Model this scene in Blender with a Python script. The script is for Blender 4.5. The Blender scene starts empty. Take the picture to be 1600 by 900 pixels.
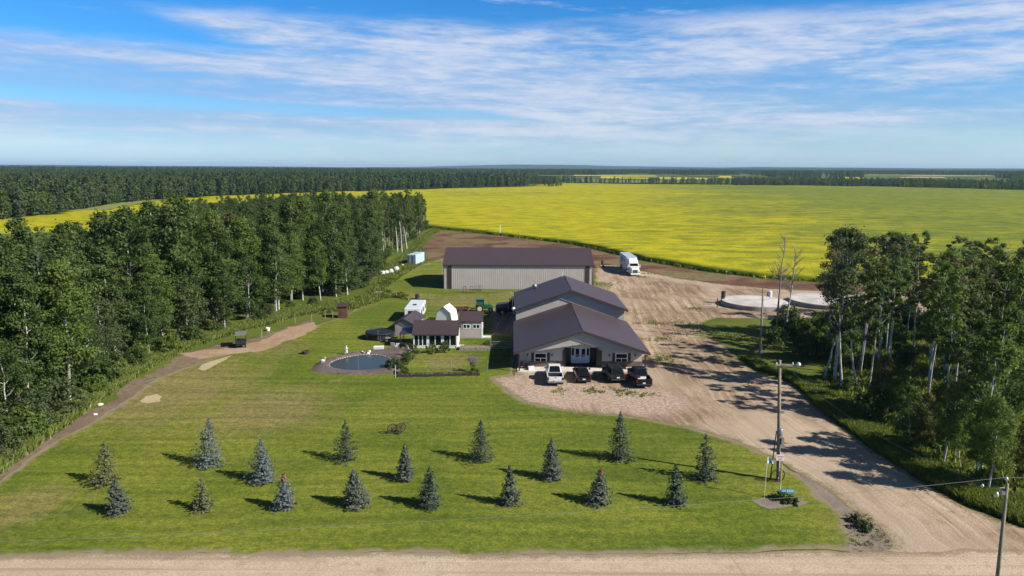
import bpy, bmesh, math, random
import numpy as np
from mathutils import Vector, Matrix
from mathutils.geometry import delaunay_2d_cdt
R = math.radians
scene = bpy.context.scene
COL = scene.collection
# ------------------------------------------------------------------ camera
CAM_H = 26.0
FPX = 1100.0                     # focal length in photograph pixels (1600 wide)
PITCH, ROLL = R(9.55), R(0.25)
cam = bpy.data.cameras.new("camera")
cam.sensor_width = 36.0
cam.lens = FPX / 1600 * 36
cam.clip_start = 0.5
cam.clip_end = 40000
camo = bpy.data.objects.new("camera", cam)
COL.objects.link(camo)
camo.matrix_world = Matrix.Translation((0, 0, CAM_H)) @ Matrix.Rotation(R(90) - PITCH, 4, 'X') @ Matrix.Rotation(ROLL, 4, 'Z')
scene.camera = camo
# ------------------------------------------------------------------ light
SUN_AZ, SUN_EL = R(112.5), R(35.5)            # clockwise from the view direction +Y
sun = bpy.data.lights.new("sun", 'SUN')
sun.energy = 5.0
sun.angle = R(0.53)
sun.color = (1.0, 0.94, 0.85)
suno = bpy.data.objects.new("sun", sun)
COL.objects.link(suno)
sd = Vector((math.sin(SUN_AZ) * math.cos(SUN_EL), math.cos(SUN_AZ) * math.cos(SUN_EL), math.sin(SUN_EL)))
suno.rotation_euler = sd.to_track_quat('Z', 'Y').to_euler()
suno.location = sd * 200
world = bpy.data.worlds.new("World")
scene.world = world
world.use_nodes = True
scene.view_settings.view_transform = 'Standard'
scene.view_settings.look = 'None'
scene.view_settings.gamma = 1
scene.view_settings.use_curve_mapping = False
scene.view_settings.exposure = 0.50
scene.cycles.max_bounces = 6
scene.cycles.diffuse_bounces = 3
scene.cycles.glossy_bounces = 2
scene.cycles.transmission_bounces = 3
scene.cycles.transparent_max_bounces = 8
scene.cycles.volume_bounces = 0
scene.cycles.use_adaptive_sampling = True
scene.cycles.caustics_reflective = False
scene.cycles.caustics_refractive = False


class NT:
    """small wrapper for building node trees"""
    def __init__(self, tree):
        self.t = tree
        self.n = tree.nodes
        self.l = tree.links

    def _in(self, sock, v):
        if hasattr(v, 'is_output'):
            self.l.new(v, sock)
        elif v is not None:
            if sock.type == 'RGBA' and len(v) == 3:
                v = (*v, 1)
            sock.default_value = v

    def node(self, typ, **kw):
        nd = self.n.new(typ)
        for k, v in kw.items():
            setattr(nd, k, v)
        return nd

    def math(self, op, a, b=None, c=None, clamp=False):
        nd = self.node('ShaderNodeMath', operation=op, use_clamp=clamp)
        for i, v in enumerate((a, b, c)):
            if v is not None:
                self._in(nd.inputs[i], v)
        return nd.outputs[0]

    def mix(self, f, a, b, blend='MIX'):
        nd = self.node('ShaderNodeMix', data_type='RGBA', blend_type=blend)
        nd.clamp_factor = True
        self._in(nd.inputs[0], f)
        self._in(nd.inputs[6], a)
        self._in(nd.inputs[7], b)
        return nd.outputs[2]

    def noise(self, vec, scale, detail=4, rough=0.55, dist=0.0, col=False):
        nd = self.node('ShaderNodeTexNoise')
        if vec is not None:
            self.l.new(vec, nd.inputs['Vector'])
        nd.inputs['Scale'].default_value = scale
        nd.inputs['Detail'].default_value = detail
        nd.inputs['Roughness'].default_value = rough
        nd.inputs['Distortion'].default_value = dist
        return nd.outputs[1 if col else 0]

    def mapping(self, vec, scale=(1, 1, 1), rot=(0, 0, 0), loc=(0, 0, 0)):
        nd = self.node('ShaderNodeMapping')
        self.l.new(vec, nd.inputs[0])
        nd.inputs['Location'].default_value = loc
        nd.inputs['Rotation'].default_value = rot
        nd.inputs['Scale'].default_value = scale
        return nd.outputs[0]

    def step(self, v, lo, hi, a=0.0, b=1.0):
        nd = self.node('ShaderNodeMapRange', interpolation_type='SMOOTHSTEP')
        self._in(nd.inputs[0], v)
        self._in(nd.inputs[1], lo)
        self._in(nd.inputs[2], hi)
        nd.inputs[3].default_value = a
        nd.inputs[4].default_value = b
        return nd.outputs[0]

    def attr(self, name):
        nd = self.node('ShaderNodeAttribute', attribute_name=name)
        return nd.outputs['Fac']

    def comb(self, x, y, z):
        nd = self.node('ShaderNodeCombineXYZ')
        for i, v in enumerate((x, y, z)):
            self._in(nd.inputs[i], v)
        return nd.outputs[0]


# ------------------------------------------------------------------ sky
w = NT(world.node_tree)
bg = w.n['Background']
bg.inputs[1].default_value = 0.072
sky = w.node('ShaderNodeTexSky', sky_type='NISHITA', sun_disc=False)
sky.sun_elevation = SUN_EL
sky.sun_rotation = SUN_AZ
tc = w.node('ShaderNodeTexCoord').outputs['Generated']
sep = w.node('ShaderNodeSeparateXYZ')
w.l.new(tc, sep.inputs[0])
ele = w.math('ARCSINE', sep.outputs[2])
azi = w.math('ARCTAN2', sep.outputs[0], sep.outputs[1])
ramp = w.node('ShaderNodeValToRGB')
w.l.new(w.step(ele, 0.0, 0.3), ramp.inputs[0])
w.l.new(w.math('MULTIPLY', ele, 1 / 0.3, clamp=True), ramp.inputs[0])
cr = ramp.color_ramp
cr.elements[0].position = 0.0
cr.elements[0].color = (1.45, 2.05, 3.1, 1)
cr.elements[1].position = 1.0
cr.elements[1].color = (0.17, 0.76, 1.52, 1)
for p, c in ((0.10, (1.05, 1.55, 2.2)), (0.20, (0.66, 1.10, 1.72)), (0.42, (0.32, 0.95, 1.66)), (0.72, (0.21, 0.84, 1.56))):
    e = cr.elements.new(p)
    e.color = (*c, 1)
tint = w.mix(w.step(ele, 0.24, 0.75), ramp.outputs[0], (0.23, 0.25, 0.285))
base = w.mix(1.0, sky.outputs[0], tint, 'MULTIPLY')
# cirrus: an upper band under a slanting edge and a low, soft layer, both drawn out along the horizon
warp = w.noise(w.comb(w.math('MULTIPLY', azi, 5.0), w.math('MULTIPLY', ele, 30.0), 0.3), 1.0, 4)
wz = w.math('MULTIPLY', w.math('SUBTRACT', warp, 0.5), 0.034)
e2 = w.math('ADD', ele, wz)
e3 = w.math('ADD', w.math('ADD', ele, w.math('MULTIPLY', wz, 0.35)), w.math('MULTIPLY', azi, 0.02))
streak = w.noise(w.comb(w.math('MULTIPLY', azi, 3.6), w.math('MULTIPLY', e3, 44.0), 1.7), 1.0, 7, 0.62, 0.15)
puff = w.noise(w.comb(w.math('MULTIPLY', azi, 22.0), w.math('MULTIPLY', e3, 125.0), 4.2), 1.0, 5, 0.62, 0.25)
broad = w.noise(w.comb(w.math('MULTIPLY', azi, 2.2), w.math('MULTIPLY', e3, 17.0), 12.6), 1.0, 3, 0.5)
tex = w.math('ADD', w.math('ADD', w.math('MULTIPLY', streak, 0.42), w.math('MULTIPLY', puff, 0.26)), w.math('MULTIPLY', broad, 0.32))
top = w.step(e2, 0.206, 0.178)
low_edge = w.math('SUBTRACT', 0.190, w.math('MULTIPLY', w.math('ADD', azi, 0.49), 0.25))
right = w.step(w.math('SUBTRACT', e2, low_edge), -0.010, 0.014)
upper = w.math('MULTIPLY', w.math('MULTIPLY', top, right), w.math('MULTIPLY', w.step(azi, -0.53, -0.38), w.step(e2, 0.040, 0.066)))
lower = w.math('MULTIPLY', w.step(e2, 0.160, 0.138), w.step(azi, 0.6, 0.1, 0.45, 1.0))
gap = w.math('MULTIPLY', w.step(w.math('ABSOLUTE', w.math('SUBTRACT', e3, 0.072)), 0.012, 0.003), w.step(azi, 0.35, 0.05, 0.0, 0.8))
near = w.step(ele, 0.015, 0.060, 0.30, 1.0)
lower = w.math('MULTIPLY', w.math('MULTIPLY', lower, near), w.math('SUBTRACT', 1.0, gap))
d_up = w.math('MULTIPLY', upper, w.step(tex, 0.36, 0.60, 0.12, 0.95))
d_lo = w.math('MULTIPLY', lower, w.step(tex, 0.34, 0.58, 0.42, 0.95))
wisp = w.math('MULTIPLY', w.math('MULTIPLY', w.step(ele, 0.17, 0.21), w.step(tex, 0.54, 0.68)), 0.55)
dens = w.math('MAXIMUM', w.math('MAXIMUM', d_up, d_lo), wisp)
cloud = w.mix(w.step(w.math('ADD', tex, w.math('MULTIPLY', azi, 0.05)), 0.35, 0.62), (3.3, 4.7, 7.3), (7.2, 7.6, 8.7))
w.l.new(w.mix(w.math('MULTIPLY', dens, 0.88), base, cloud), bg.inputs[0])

# ------------------------------------------------------------------ geometry of the place
_cR, _sR = math.cos(ROLL), math.sin(ROLL)


def ray(px, py):
    x, y = (px - 800) / FPX, (450 - py) / FPX
    x, y = x * _cR - y * _sR, x * _sR + y * _cR
    return np.array([x, math.cos(PITCH) + y * math.sin(PITCH), -math.sin(PITCH) + y * math.cos(PITCH)])


TR = np.array([0, 1350, 2000, 3000, 5000, 9000, 15000.])
TZ = np.array([0, 0, 8, 12.5, 17.5, 23, 25.])


def terrain(x, y):
    return np.interp(np.hypot(x, y), TR, TZ)


def G(px, py, z=0.0):
    """the point of the level plane z that the photograph shows at px, py"""
    d = ray(px, py)
    t = (z - CAM_H) / min(d[2], -1e-4)
    p = d * t
    if math.hypot(p[0], p[1]) > 1300 and z == 0:
        ts = np.linspace(600, 9000, 3000)
        hit = CAM_H + d[2] * ts <= terrain(d[0] * ts, d[1] * ts)
        p = d * (ts[np.argmax(hit)] if hit.any() else 9000)
    return np.array([p[0], p[1], z])


def A(px, py, Y):
    d = ray(px, py)
    return np.array([0, 0, CAM_H]) + d * (Y / d[1])


def gp(*pts):
    return np.array([G(*p)[:2] for p in pts])


# ------------------------------------------------------------------ objects, names, meshes
def tag(o, label=None, cat=None, group=None, kind=None):
    for k, v in (('label', label), ('category', cat), ('group', group), ('kind', kind)):
        if v:
            o[k] = v
    return o


def thing(name, label, cat, loc=(0, 0, 0), rz=0.0, group=None):
    o = bpy.data.objects.new(name, None)
    COL.objects.link(o)
    o.empty_display_size = 0.3
    o.location = loc
    o.rotation_euler = (0, 0, rz)
    return tag(o, label, cat, group)


def dup(src, loc=None, rz=None, scale=None, label=None, group=None):
    def cp(o, par):
        c = o.copy()
        COL.objects.link(c)
        if par is not None:
            c.parent = par
        for ch in kids.get(o.name, ()):
            cp(ch, c)
        return c
    kids = {}
    for q in src.children_recursive:
        kids.setdefault(q.parent.name, []).append(q)
    r = cp(src, None)
    if loc is not None:
        r.location = loc
    if rz is not None:
        r.rotation_euler = (0, 0, rz)
    if scale is not None:
        r.scale = scale if hasattr(scale, '__len__') else (scale,) * 3
    if label:
        r['label'] = label
    if group:
        r['group'] = group
    return r


class MB:
    """collects simple shapes into one mesh"""
    def __init__(self):
        self.v, self.f, self.m = [], [], []

    def add(self, vs, fs, mi=0):
        k = len(self.v)
        self.v += [tuple(p) for p in vs]
        self.f += [tuple(i + k for i in f) for f in fs]
        self.m += [mi] * len(fs)
        return self

    def box(self, x0, x1, y0, y1, z0, z1, mi=0):
        vs = [(x, y, z) for z in (z0, z1) for y in (y0, y1) for x in (x0, x1)]
        return self.add(vs, [(0, 2, 3, 1), (4, 5, 7, 6), (0, 1, 5, 4), (2, 6, 7, 3), (0, 4, 6, 2), (1, 3, 7, 5)], mi)

    def tube(self, pts, rad, n=8, mi=0, caps=True):
        pts = [Vector(p) for p in pts]
        if not hasattr(rad, '__len__'):
            rad = [rad] * len(pts)
        vs, fs = [], []
        up = None
        for i, p in enumerate(pts):
            t = (pts[min(i + 1, len(pts) - 1)] - pts[max(i - 1, 0)]).normalized()
            if up is None:
                up = Vector((1, 0, 0)) if abs(t.x) < 0.8 else Vector((0, 1, 0))
            a = t.cross(up).normalized()
            up = a.cross(t).normalized()
            for k in range(n):
                th = 2 * math.pi * k / n
                vs.append(p + (a * math.cos(th) + up * math.sin(th)) * rad[i])
        for i in range(len(pts) - 1):
            for k in range(n):
                k2 = (k + 1) % n
                fs.append((i * n + k, i * n + k2, (i + 1) * n + k2, (i + 1) * n + k))
        if caps:
            fs.append(tuple(range(n)))
            fs.append(tuple(range(len(vs) - 1, len(vs) - n - 1, -1)))
        return self.add(vs, fs, mi)

    def loft(self, rings, mi=0, caps=True):
        n = len(rings[0])
        vs = [p for r in rings for p in r]
        fs = []
        for i in range(len(rings) - 1):
            for k in range(n):
                k2 = (k + 1) % n
                fs.append((i * n + k, i * n + k2, (i + 1) * n + k2, (i + 1) * n + k))
        if caps:
            fs.append(tuple(range(n - 1, -1, -1)))
            fs.append(tuple(range(len(vs) - n, len(vs))))
        return self.add(vs, fs, mi)

    def prism(self, poly, axis, a, b, mi=0):
        """poly: 2-D outline in the two other axes"""
        def P(u, v, w_):
            return {'x': (w_, u, v), 'y': (u, w_, v), 'z': (u, v, w_)}[axis]
        n = len(poly)
        vs = [P(u, v, a) for u, v in poly] + [P(u, v, b) for u, v in poly]
        fs = [tuple(range(n)), tuple(range(2 * n - 1, n - 1, -1))]
        fs += [(i, i + n, (i + 1) % n + n, (i + 1) % n) for i in range(n)]
        return self.add(vs, fs, mi)

    def quad(self, a, b, c, d, mi=0):
        return self.add([a, b, c, d], [(0, 1, 2, 3)], mi)

    def plate(self, a, b, c, d, th, mi=0):
        """a four-cornered sheet with thickness th, grown against its normal"""
        a, b, c, d = map(Vector, (a, b, c, d))
        n = (b - a).cross(d - a).normalized() * th
        vs = [a, b, c, d, a - n, b - n, c - n, d - n]
        return self.add(vs, [(0, 1, 2, 3), (7, 6, 5, 4), (0, 4, 5, 1), (1, 5, 6, 2), (2, 6, 7, 3), (3, 7, 4, 0)], mi)

    def lathe(self, prof, n=16, c=(0, 0, 0), mi=0):
        rings = [[(c[0] + r * math.cos(2 * math.pi * k / n), c[1] + r * math.sin(2 * math.pi * k / n), c[2] + z) for k in range(n)] for r, z in prof]
        return self.loft(rings, mi)

    def torus(self, c, R_, r, axis='y', n=20, m=6, mi=0):
        vs, fs = [], []
        for i in range(n):
            a = 2 * math.pi * i / n
            for j in range(m):
                b = 2 * math.pi * j / m
                q = R_ + r * math.cos(b)
                u, v, w_ = q * math.cos(a), q * math.sin(a), r * math.sin(b)
                p = {'y': (u, w_, v), 'x': (w_, u, v), 'z': (u, v, w_)}[axis]
                vs.append((c[0] + p[0], c[1] + p[1], c[2] + p[2]))
        for i in range(n):
            for j in range(m):
                fs.append((i * m + j, i * m + (j + 1) % m, ((i + 1) % n) * m + (j + 1) % m, ((i + 1) % n) * m + j))
        return self.add(vs, fs, mi)

    def build(self, name, mats, parent=None, world=False, smooth=False, bevel=0.0, kind=None, label=None):
        me = bpy.data.meshes.new(name)
        v = self.v
        if world and parent is not None:
            root = parent
            while root.parent is not None:
                root = root.parent
            L = root.location
            v = [(p[0] - L[0], p[1] - L[1], p[2] - L[2]) for p in v]
        me.from_pydata(v, [], self.f)
        if not isinstance(mats, (list, tuple)):
            mats = [mats]
        for m in mats:
            me.materials.append(m)
        if len(mats) > 1:
            me.polygons.foreach_set('material_index', self.m)
        bm = bmesh.new()
        bm.from_mesh(me)
        bmesh.ops.recalc_face_normals(bm, faces=bm.faces)
        bm.to_mesh(me)
        bm.free()
        if smooth:
            me.polygons.foreach_set('use_smooth', [True] * len(me.polygons))
        me.update()
        o = bpy.data.objects.new(name, me)
        COL.objects.link(o)
        if parent is not None:
            o.parent = parent
        if bevel:
            md = o.modifiers.new('bevel', 'BEVEL')
            md.width = bevel
            md.segments = 2
            md.limit_method = 'ANGLE'
        if kind:
            o['kind'] = kind
        if label:
            o['label'] = label
        return o


def mesh_np(name, V, F, mats, attrs=None, fattrs=None, parent=None, smooth=False, mat_idx=None):
    """V (n,3), F (m,k) one polygon size"""
    me = bpy.data.meshes.new(name)
    V = np.asarray(V, dtype=np.float32)
    F = np.asarray(F, dtype=np.int32)
    m, k = F.shape
    me.vertices.add(len(V))
    me.vertices.foreach_set('co', V.ravel())
    me.loops.add(m * k)
    me.loops.foreach_set('vertex_index', F.ravel())
    me.polygons.add(m)
    me.polygons.foreach_set('loop_start', np.arange(0, m * k, k, dtype=np.int32))
    for nm, a in (attrs or {}).items():
        at = me.attributes.new(nm, 'FLOAT', 'POINT')
        at.data.foreach_set('value', np.asarray(a, dtype=np.float32))
    for nm, a in (fattrs or {}).items():
        at = me.attributes.new(nm, 'FLOAT', 'FACE')
        at.data.foreach_set('value', np.asarray(a, dtype=np.float32))
    for mm in (mats if isinstance(mats, (list, tuple)) else [mats]):
        me.materials.append(mm)
    if mat_idx is not None:
        me.polygons.foreach_set('material_index', np.asarray(mat_idx, dtype=np.int32))
    me.update(calc_edges=True)
    me.polygons.foreach_set('use_smooth', np.full(m, smooth))
    o = bpy.data.objects.new(name, me)
    COL.objects.link(o)
    if parent is not None:
        o.parent = parent
    return o


# ------------------------------------------------------------------ materials
def newmat(name):
    m = bpy.data.materials.new(name)
    m.use_nodes = True
    t = NT(m.node_tree)
    b = m.node_tree.nodes['Principled BSDF']
    return m, t, b


def paint(name, c, rough=0.5, metal=0.0, var=0.15, scale=1.5, bump=0.0, coat=0.0, c2=None, spec=None):
    """a painted or plain surface with mottling"""
    m, t, b = newmat(name)
    co = t.node('ShaderNodeTexCoord').outputs['Object']
    n = t.noise(co, scale, 5, 0.6)
    d = c2 or tuple(x * (1 - var) for x in c)
    f = t.step(n, 0.3, 0.7)
    t._in(b.inputs['Base Color'], t.mix(f, d, c))
    b.inputs['Roughness'].default_value = rough
    b.inputs['Metallic'].default_value = metal
    b.inputs['Coat Weight'].default_value = coat
    if spec is not None:
        b.inputs['Specular IOR Level'].default_value = spec
    if bump:
        bp = t.node('ShaderNodeBump')
        bp.inputs['Strength'].default_value = bump
        bp.inputs['Distance'].default_value = 0.02
        t.l.new(t.noise(co, scale * 12, 3), bp.inputs['Height'])
        t.l.new(bp.outputs[0], b.inputs['Normal'])
    return m


def leafmat(name, c1, c2, c3=None, trans=0.42, rough=0.55):
    """leaves: natural tone per leaf clump and per tree, thin enough to let light through"""
    m, t, b = newmat(name)
    info = t.node('ShaderNodeObjectInfo')
    tone = t.attr('tone')
    f = t.math('ADD', t.math('MULTIPLY', tone, 0.75), t.math('MULTIPLY', info.outputs['Random'], 0.30), clamp=True)
    col = t.mix(f, c1, c2)
    if c3:
        col = t.mix(t.step(tone, 0.90, 0.97), col, c3)
    t.l.new(col, b.inputs['Base Color'])
    b.inputs['Roughness'].default_value = rough
    b.inputs['Specular IOR Level'].default_value = 0.25
    tr = t.node('ShaderNodeBsdfTranslucent')
    t.l.new(t.mix(1.0, col, (1.30, 1.40, 0.70), 'MULTIPLY'), tr.inputs[0])
    mx = t.node('ShaderNodeMixShader')
    mx.inputs[0].default_value = trans
    t.l.new(b.outputs[0], mx.inputs[1])
    t.l.new(tr.outputs[0], mx.inputs[2])
    t.l.new(mx.outputs[0], t.n['Material Output'].inputs[0])
    return m


def bark(name, c1, c2, marks=0.5):
    m, t, b = newmat(name)
    co = t.node('ShaderNodeTexCoord').outputs['Object']
    n = t.noise(t.mapping(co, (2.5, 2.5, 1.2)), 1.6, 4, 0.6)
    f = t.step(n, 0.5 - 0.1 * marks, 0.68)
    t.l.new(t.mix(f, c1, c2), b.inputs['Base Color'])
    b.inputs['Roughness'].default_value = 0.85
    return m


M = {}
M['leaf_aspen'] = leafmat('aspen_leaf', (0.046, 0.082, 0.020), (0.122, 0.168, 0.044), (0.17, 0.20, 0.06))
M['leaf_light'] = leafmat('pale_leaf', (0.082, 0.128, 0.024), (0.165, 0.220, 0.046), (0.20, 0.22, 0.06))
M['leaf_grey'] = leafmat('grey_leaf', (0.062, 0.090, 0.036), (0.128, 0.156, 0.066))
M['leaf_olive'] = leafmat('olive_leaf', (0.09, 0.095, 0.034), (0.165, 0.155, 0.058), (0.20, 0.13, 0.055))
M['needle_dark'] = leafmat('spruce_needle', (0.030, 0.052, 0.022), (0.066, 0.095, 0.042), trans=0.1)
M['needle_blue'] = leafmat('blue_needle', (0.072, 0.090, 0.085), (0.145, 0.170, 0.166), trans=0.1)
M['needle_grey'] = leafmat('grey_needle', (0.058, 0.074, 0.052), (0.125, 0.142, 0.105), trans=0.1)
M['needle_olive'] = leafmat('olive_needle', (0.075, 0.085, 0.036), (0.16, 0.16, 0.075), trans=0.1)
M['needle_green'] = leafmat('green_needle', (0.036, 0.054, 0.034), (0.078, 0.102, 0.066), trans=0.1)
M['needle_brown'] = leafmat('brown_needle', (0.16, 0.085, 0.05), (0.30, 0.17, 0.10), trans=0.1)
M['bark_white'] = bark('aspen_bark', (0.50, 0.48, 0.43), (0.13, 0.12, 0.10))
M['bark_grey'] = bark('grey_bark', (0.22, 0.20, 0.17), (0.09, 0.08, 0.065))
M['bark_brown'] = bark('brown_bark', (0.10, 0.075, 0.055), (0.05, 0.04, 0.03))
M['grass_long'] = leafmat('long_grass', (0.115, 0.155, 0.024), (0.225, 0.255, 0.060), (0.32, 0.29, 0.13), trans=0.35)
M['grass_dry'] = leafmat('dry_grass', (0.17, 0.16, 0.06), (0.30, 0.27, 0.13), trans=0.3)
M['canola_plant'] = leafmat('canola_plant', (0.12, 0.18, 0.026), (0.22, 0.27, 0.036), (0.62, 0.48, 0.02), trans=0.25)
M['roof'] = paint('brown_metal_roof', (0.076, 0.055, 0.060), 0.52, 0.0, 0.10, 0.35, spec=0.3)
M['roof_trim'] = paint('brown_trim', (0.055, 0.036, 0.036), 0.45, 0.0, 0.15, 2)
M['roof_cap'] = paint('ridge_cap', (0.16, 0.125, 0.135), 0.35, 0.0, 0.1, 2)
M['siding'] = paint('beige_siding', (0.43, 0.385, 0.345), 0.6, 0, 0.10, 0.8)
M['siding2'] = paint('shed_siding', (0.43, 0.365, 0.34), 0.6, 0, 0.12, 1.0)
M['shopwall'] = paint('shop_steel', (0.47, 0.42, 0.385), 0.5, 0.0, 0.10, 0.5)
M['stone'] = paint('brown_stone', (0.17, 0.115, 0.085), 0.85, 0, 0.5, 6, 0.6)
M['darkbrown'] = paint('dark_brown', (0.045, 0.03, 0.026), 0.6, 0, 0.2, 2)
M['white'] = paint('white_paint', (0.80, 0.80, 0.79), 0.45, 0, 0.06, 1)
M['offwhite'] = paint('off_white', (0.70, 0.69, 0.66), 0.5, 0, 0.12, 2)
M['bluewhite'] = paint('blue_white_door', (0.62, 0.68, 0.76), 0.4, 0, 0.05, 1)
M['concrete'] = paint('concrete', (0.66, 0.62, 0.56), 0.85, 0, 0.22, 1.2, 0.3)
M['conc_pad'] = paint('pale_concrete', (0.62, 0.58, 0.55), 0.9, 0, 0.25, 0.35, 0.3, c2=(0.42, 0.38, 0.35))
M['conc_side'] = paint('grey_concrete', (0.30, 0.29, 0.28), 0.9, 0, 0.3, 0.6, 0.3)
M['glass'] = paint('dark_glass', (0.010, 0.011, 0.013), 0.12, 0, 0.2, 1, spec=0.35)
M['black'] = paint('black_paint', (0.010, 0.010, 0.011), 0.3, 0, 0.2, 1, coat=0.15, spec=0.3)
M['darkblue'] = paint('dark_teal_paint', (0.012, 0.017, 0.019), 0.3, 0, 0.2, 1, coat=0.15, spec=0.3)
M['carwhite'] = paint('white_car_paint', (0.78, 0.78, 0.77), 0.3, 0, 0.04, 1, coat=0.5)
M['rubber'] = paint('tyre_rubber', (0.02, 0.02, 0.02), 0.85, 0, 0.3, 3)
M['plastic'] = paint('black_plastic', (0.025, 0.025, 0.027), 0.6, 0, 0.2, 3)
M['chrome'] = paint('chrome', (0.55, 0.56, 0.57), 0.18, 0.9, 0.1, 2)
M['alloy'] = paint('alloy_rim', (0.42, 0.43, 0.44), 0.35, 0.7, 0.2, 3)
M['red_lens'] = paint('red_lens', (0.10, 0.010, 0.010), 0.3, 0, 0.1, 3)
M['plate'] = paint('plate_white', (0.75, 0.75, 0.73), 0.5, 0, 0.05, 3)
M['trailer'] = paint('trailer_white', (0.76, 0.77, 0.79), 0.45, 0, 0.08, 0.5)
M['trailer_roof'] = paint('trailer_roof', (0.55, 0.60, 0.66), 0.4, 0.2, 0.12, 0.6)
M['logo'] = paint('trailer_logo_blue', (0.16, 0.20, 0.32), 0.5, 0, 0.2, 1)
M['green'] = paint('tractor_green', (0.02, 0.13, 0.045), 0.4, 0, 0.25, 2, coat=0.3)
M['cream'] = paint('cream_rim', (0.62, 0.55, 0.36), 0.5, 0, 0.2, 3)
M['teal_glass'] = paint('cab_glass', (0.05, 0.11, 0.12), 0.1, 0, 0.2, 2)
M['red_steel'] = paint('red_steel', (0.17, 0.03, 0.032), 0.6, 0, 0.45, 2)
M['rust'] = paint('rusty_steel', (0.20, 0.075, 0.04), 0.85, 0, 0.5, 3)
M['container'] = paint('light_blue_steel', (0.50, 0.62, 0.74), 0.45, 0.1, 0.12, 0.7)
M['container2'] = paint('blue_grey_steel', (0.36, 0.43, 0.58), 0.5, 0.1, 0.2, 0.7)
M['wood_pole'] = bark('pole_wood', (0.25, 0.215, 0.165), (0.13, 0.11, 0.085))
M['wood_grey'] = bark('weathered_wood', (0.30, 0.25, 0.20), (0.15, 0.12, 0.10))
M['wood_red'] = paint('red_brown_wood', (0.13, 0.047, 0.037), 0.75, 0, 0.35, 3, 0.4)
M['wood_dark'] = paint('dark_wood', (0.06, 0.045, 0.037), 0.8, 0, 0.4, 3, 0.4)
M['steel_grey'] = paint('grey_steel', (0.33, 0.34, 0.35), 0.5, 0.5, 0.2, 3)
M['iron'] = paint('rusty_iron', (0.075, 0.045, 0.033), 0.8, 0.2, 0.4, 5)
M['tarp'] = paint('black_tarp', (0.014, 0.016, 0.019), 0.6, 0, 0.3, 1)
M['wire'] = paint('wire_grey', (0.24, 0.235, 0.22), 0.5, 0.3, 0.05, 3)
M['bale'] = paint('white_wrap', (0.74, 0.74, 0.74), 0.5, 0, 0.3, 2, 0.4, c2=(0.42, 0.42, 0.44))
M['stone_white'] = paint('white_stone', (0.78, 0.76, 0.72), 0.7, 0, 0.12, 4)
M['rock'] = paint('pond_rock', (0.30, 0.26, 0.23), 0.9, 0, 0.4, 2, 0.5)
M['sign_blue'] = paint('sign_blue', (0.05, 0.32, 0.66), 0.5, 0, 0.05, 3)
M['sign_ltblue'] = paint('sign_pale_blue', (0.42, 0.66, 0.85), 0.5, 0, 0.05, 3)
M['flag_blue'] = paint('flag_blue', (0.02, 0.10, 0.36), 0.7, 0, 0.1, 3)
M['sign_red'] = paint('sign_red', (0.55, 0.09, 0.10), 0.5, 0, 0.05, 3)
M['yellow'] = paint('yellow_post', (0.60, 0.52, 0.14), 0.5, 0, 0.15, 3)
M['lamp'] = paint('lamp_grey', (0.62, 0.66, 0.68), 0.3, 0.2, 0.1, 3)
M['purple'] = leafmat('purple_flower', (0.16, 0.11, 0.24), (0.34, 0.26, 0.46))
M['pink'] = leafmat('pink_flower', (0.5, 0.08, 0.14), (0.6, 0.2, 0.25))
# ------------------------------------------------------------------ ground materials
def bumped(t, b, h, strength, dist):
    bp = t.node('ShaderNodeBump')
    bp.inputs['Strength'].default_value = strength
    bp.inputs['Distance'].default_value = dist
    t.l.new(h, bp.inputs['Height'])
    t.l.new(bp.outputs[0], b.inputs['Normal'])


def soilmix(t, b, P, c1, c2, c3, green=0.0, edge=True, scale=1.0):
    big = t.noise(P, 0.09 * scale, 5, 0.6, 0.8)
    mid = t.noise(P, 0.7 * scale, 5, 0.65)
    fine = t.noise(P, 5.0 * scale, 4, 0.7)
    c = t.mix(t.step(big, 0.35, 0.65), c1, c2)
    c = t.mix(t.step(mid, 0.52, 0.72), c, c3)
    c = t.mix(t.step(fine, 0.25, 0.75), t.mix(1.0, c, (0.72, 0.72, 0.72), 'MULTIPLY'), t.mix(1.0, c, (1.18, 1.18, 1.18), 'MULTIPLY'))
    if green:
        g = t.math('ADD', t.math('MULTIPLY', big, 0.5), t.math('MULTIPLY', mid, 0.5))
        c = t.mix(t.step(g, 0.62 - green * 0.2, 0.70 - green * 0.2), c, t.mix(fine, (0.07, 0.10, 0.018), (0.15, 0.17, 0.045)))
    return c, big, mid, fine


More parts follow.
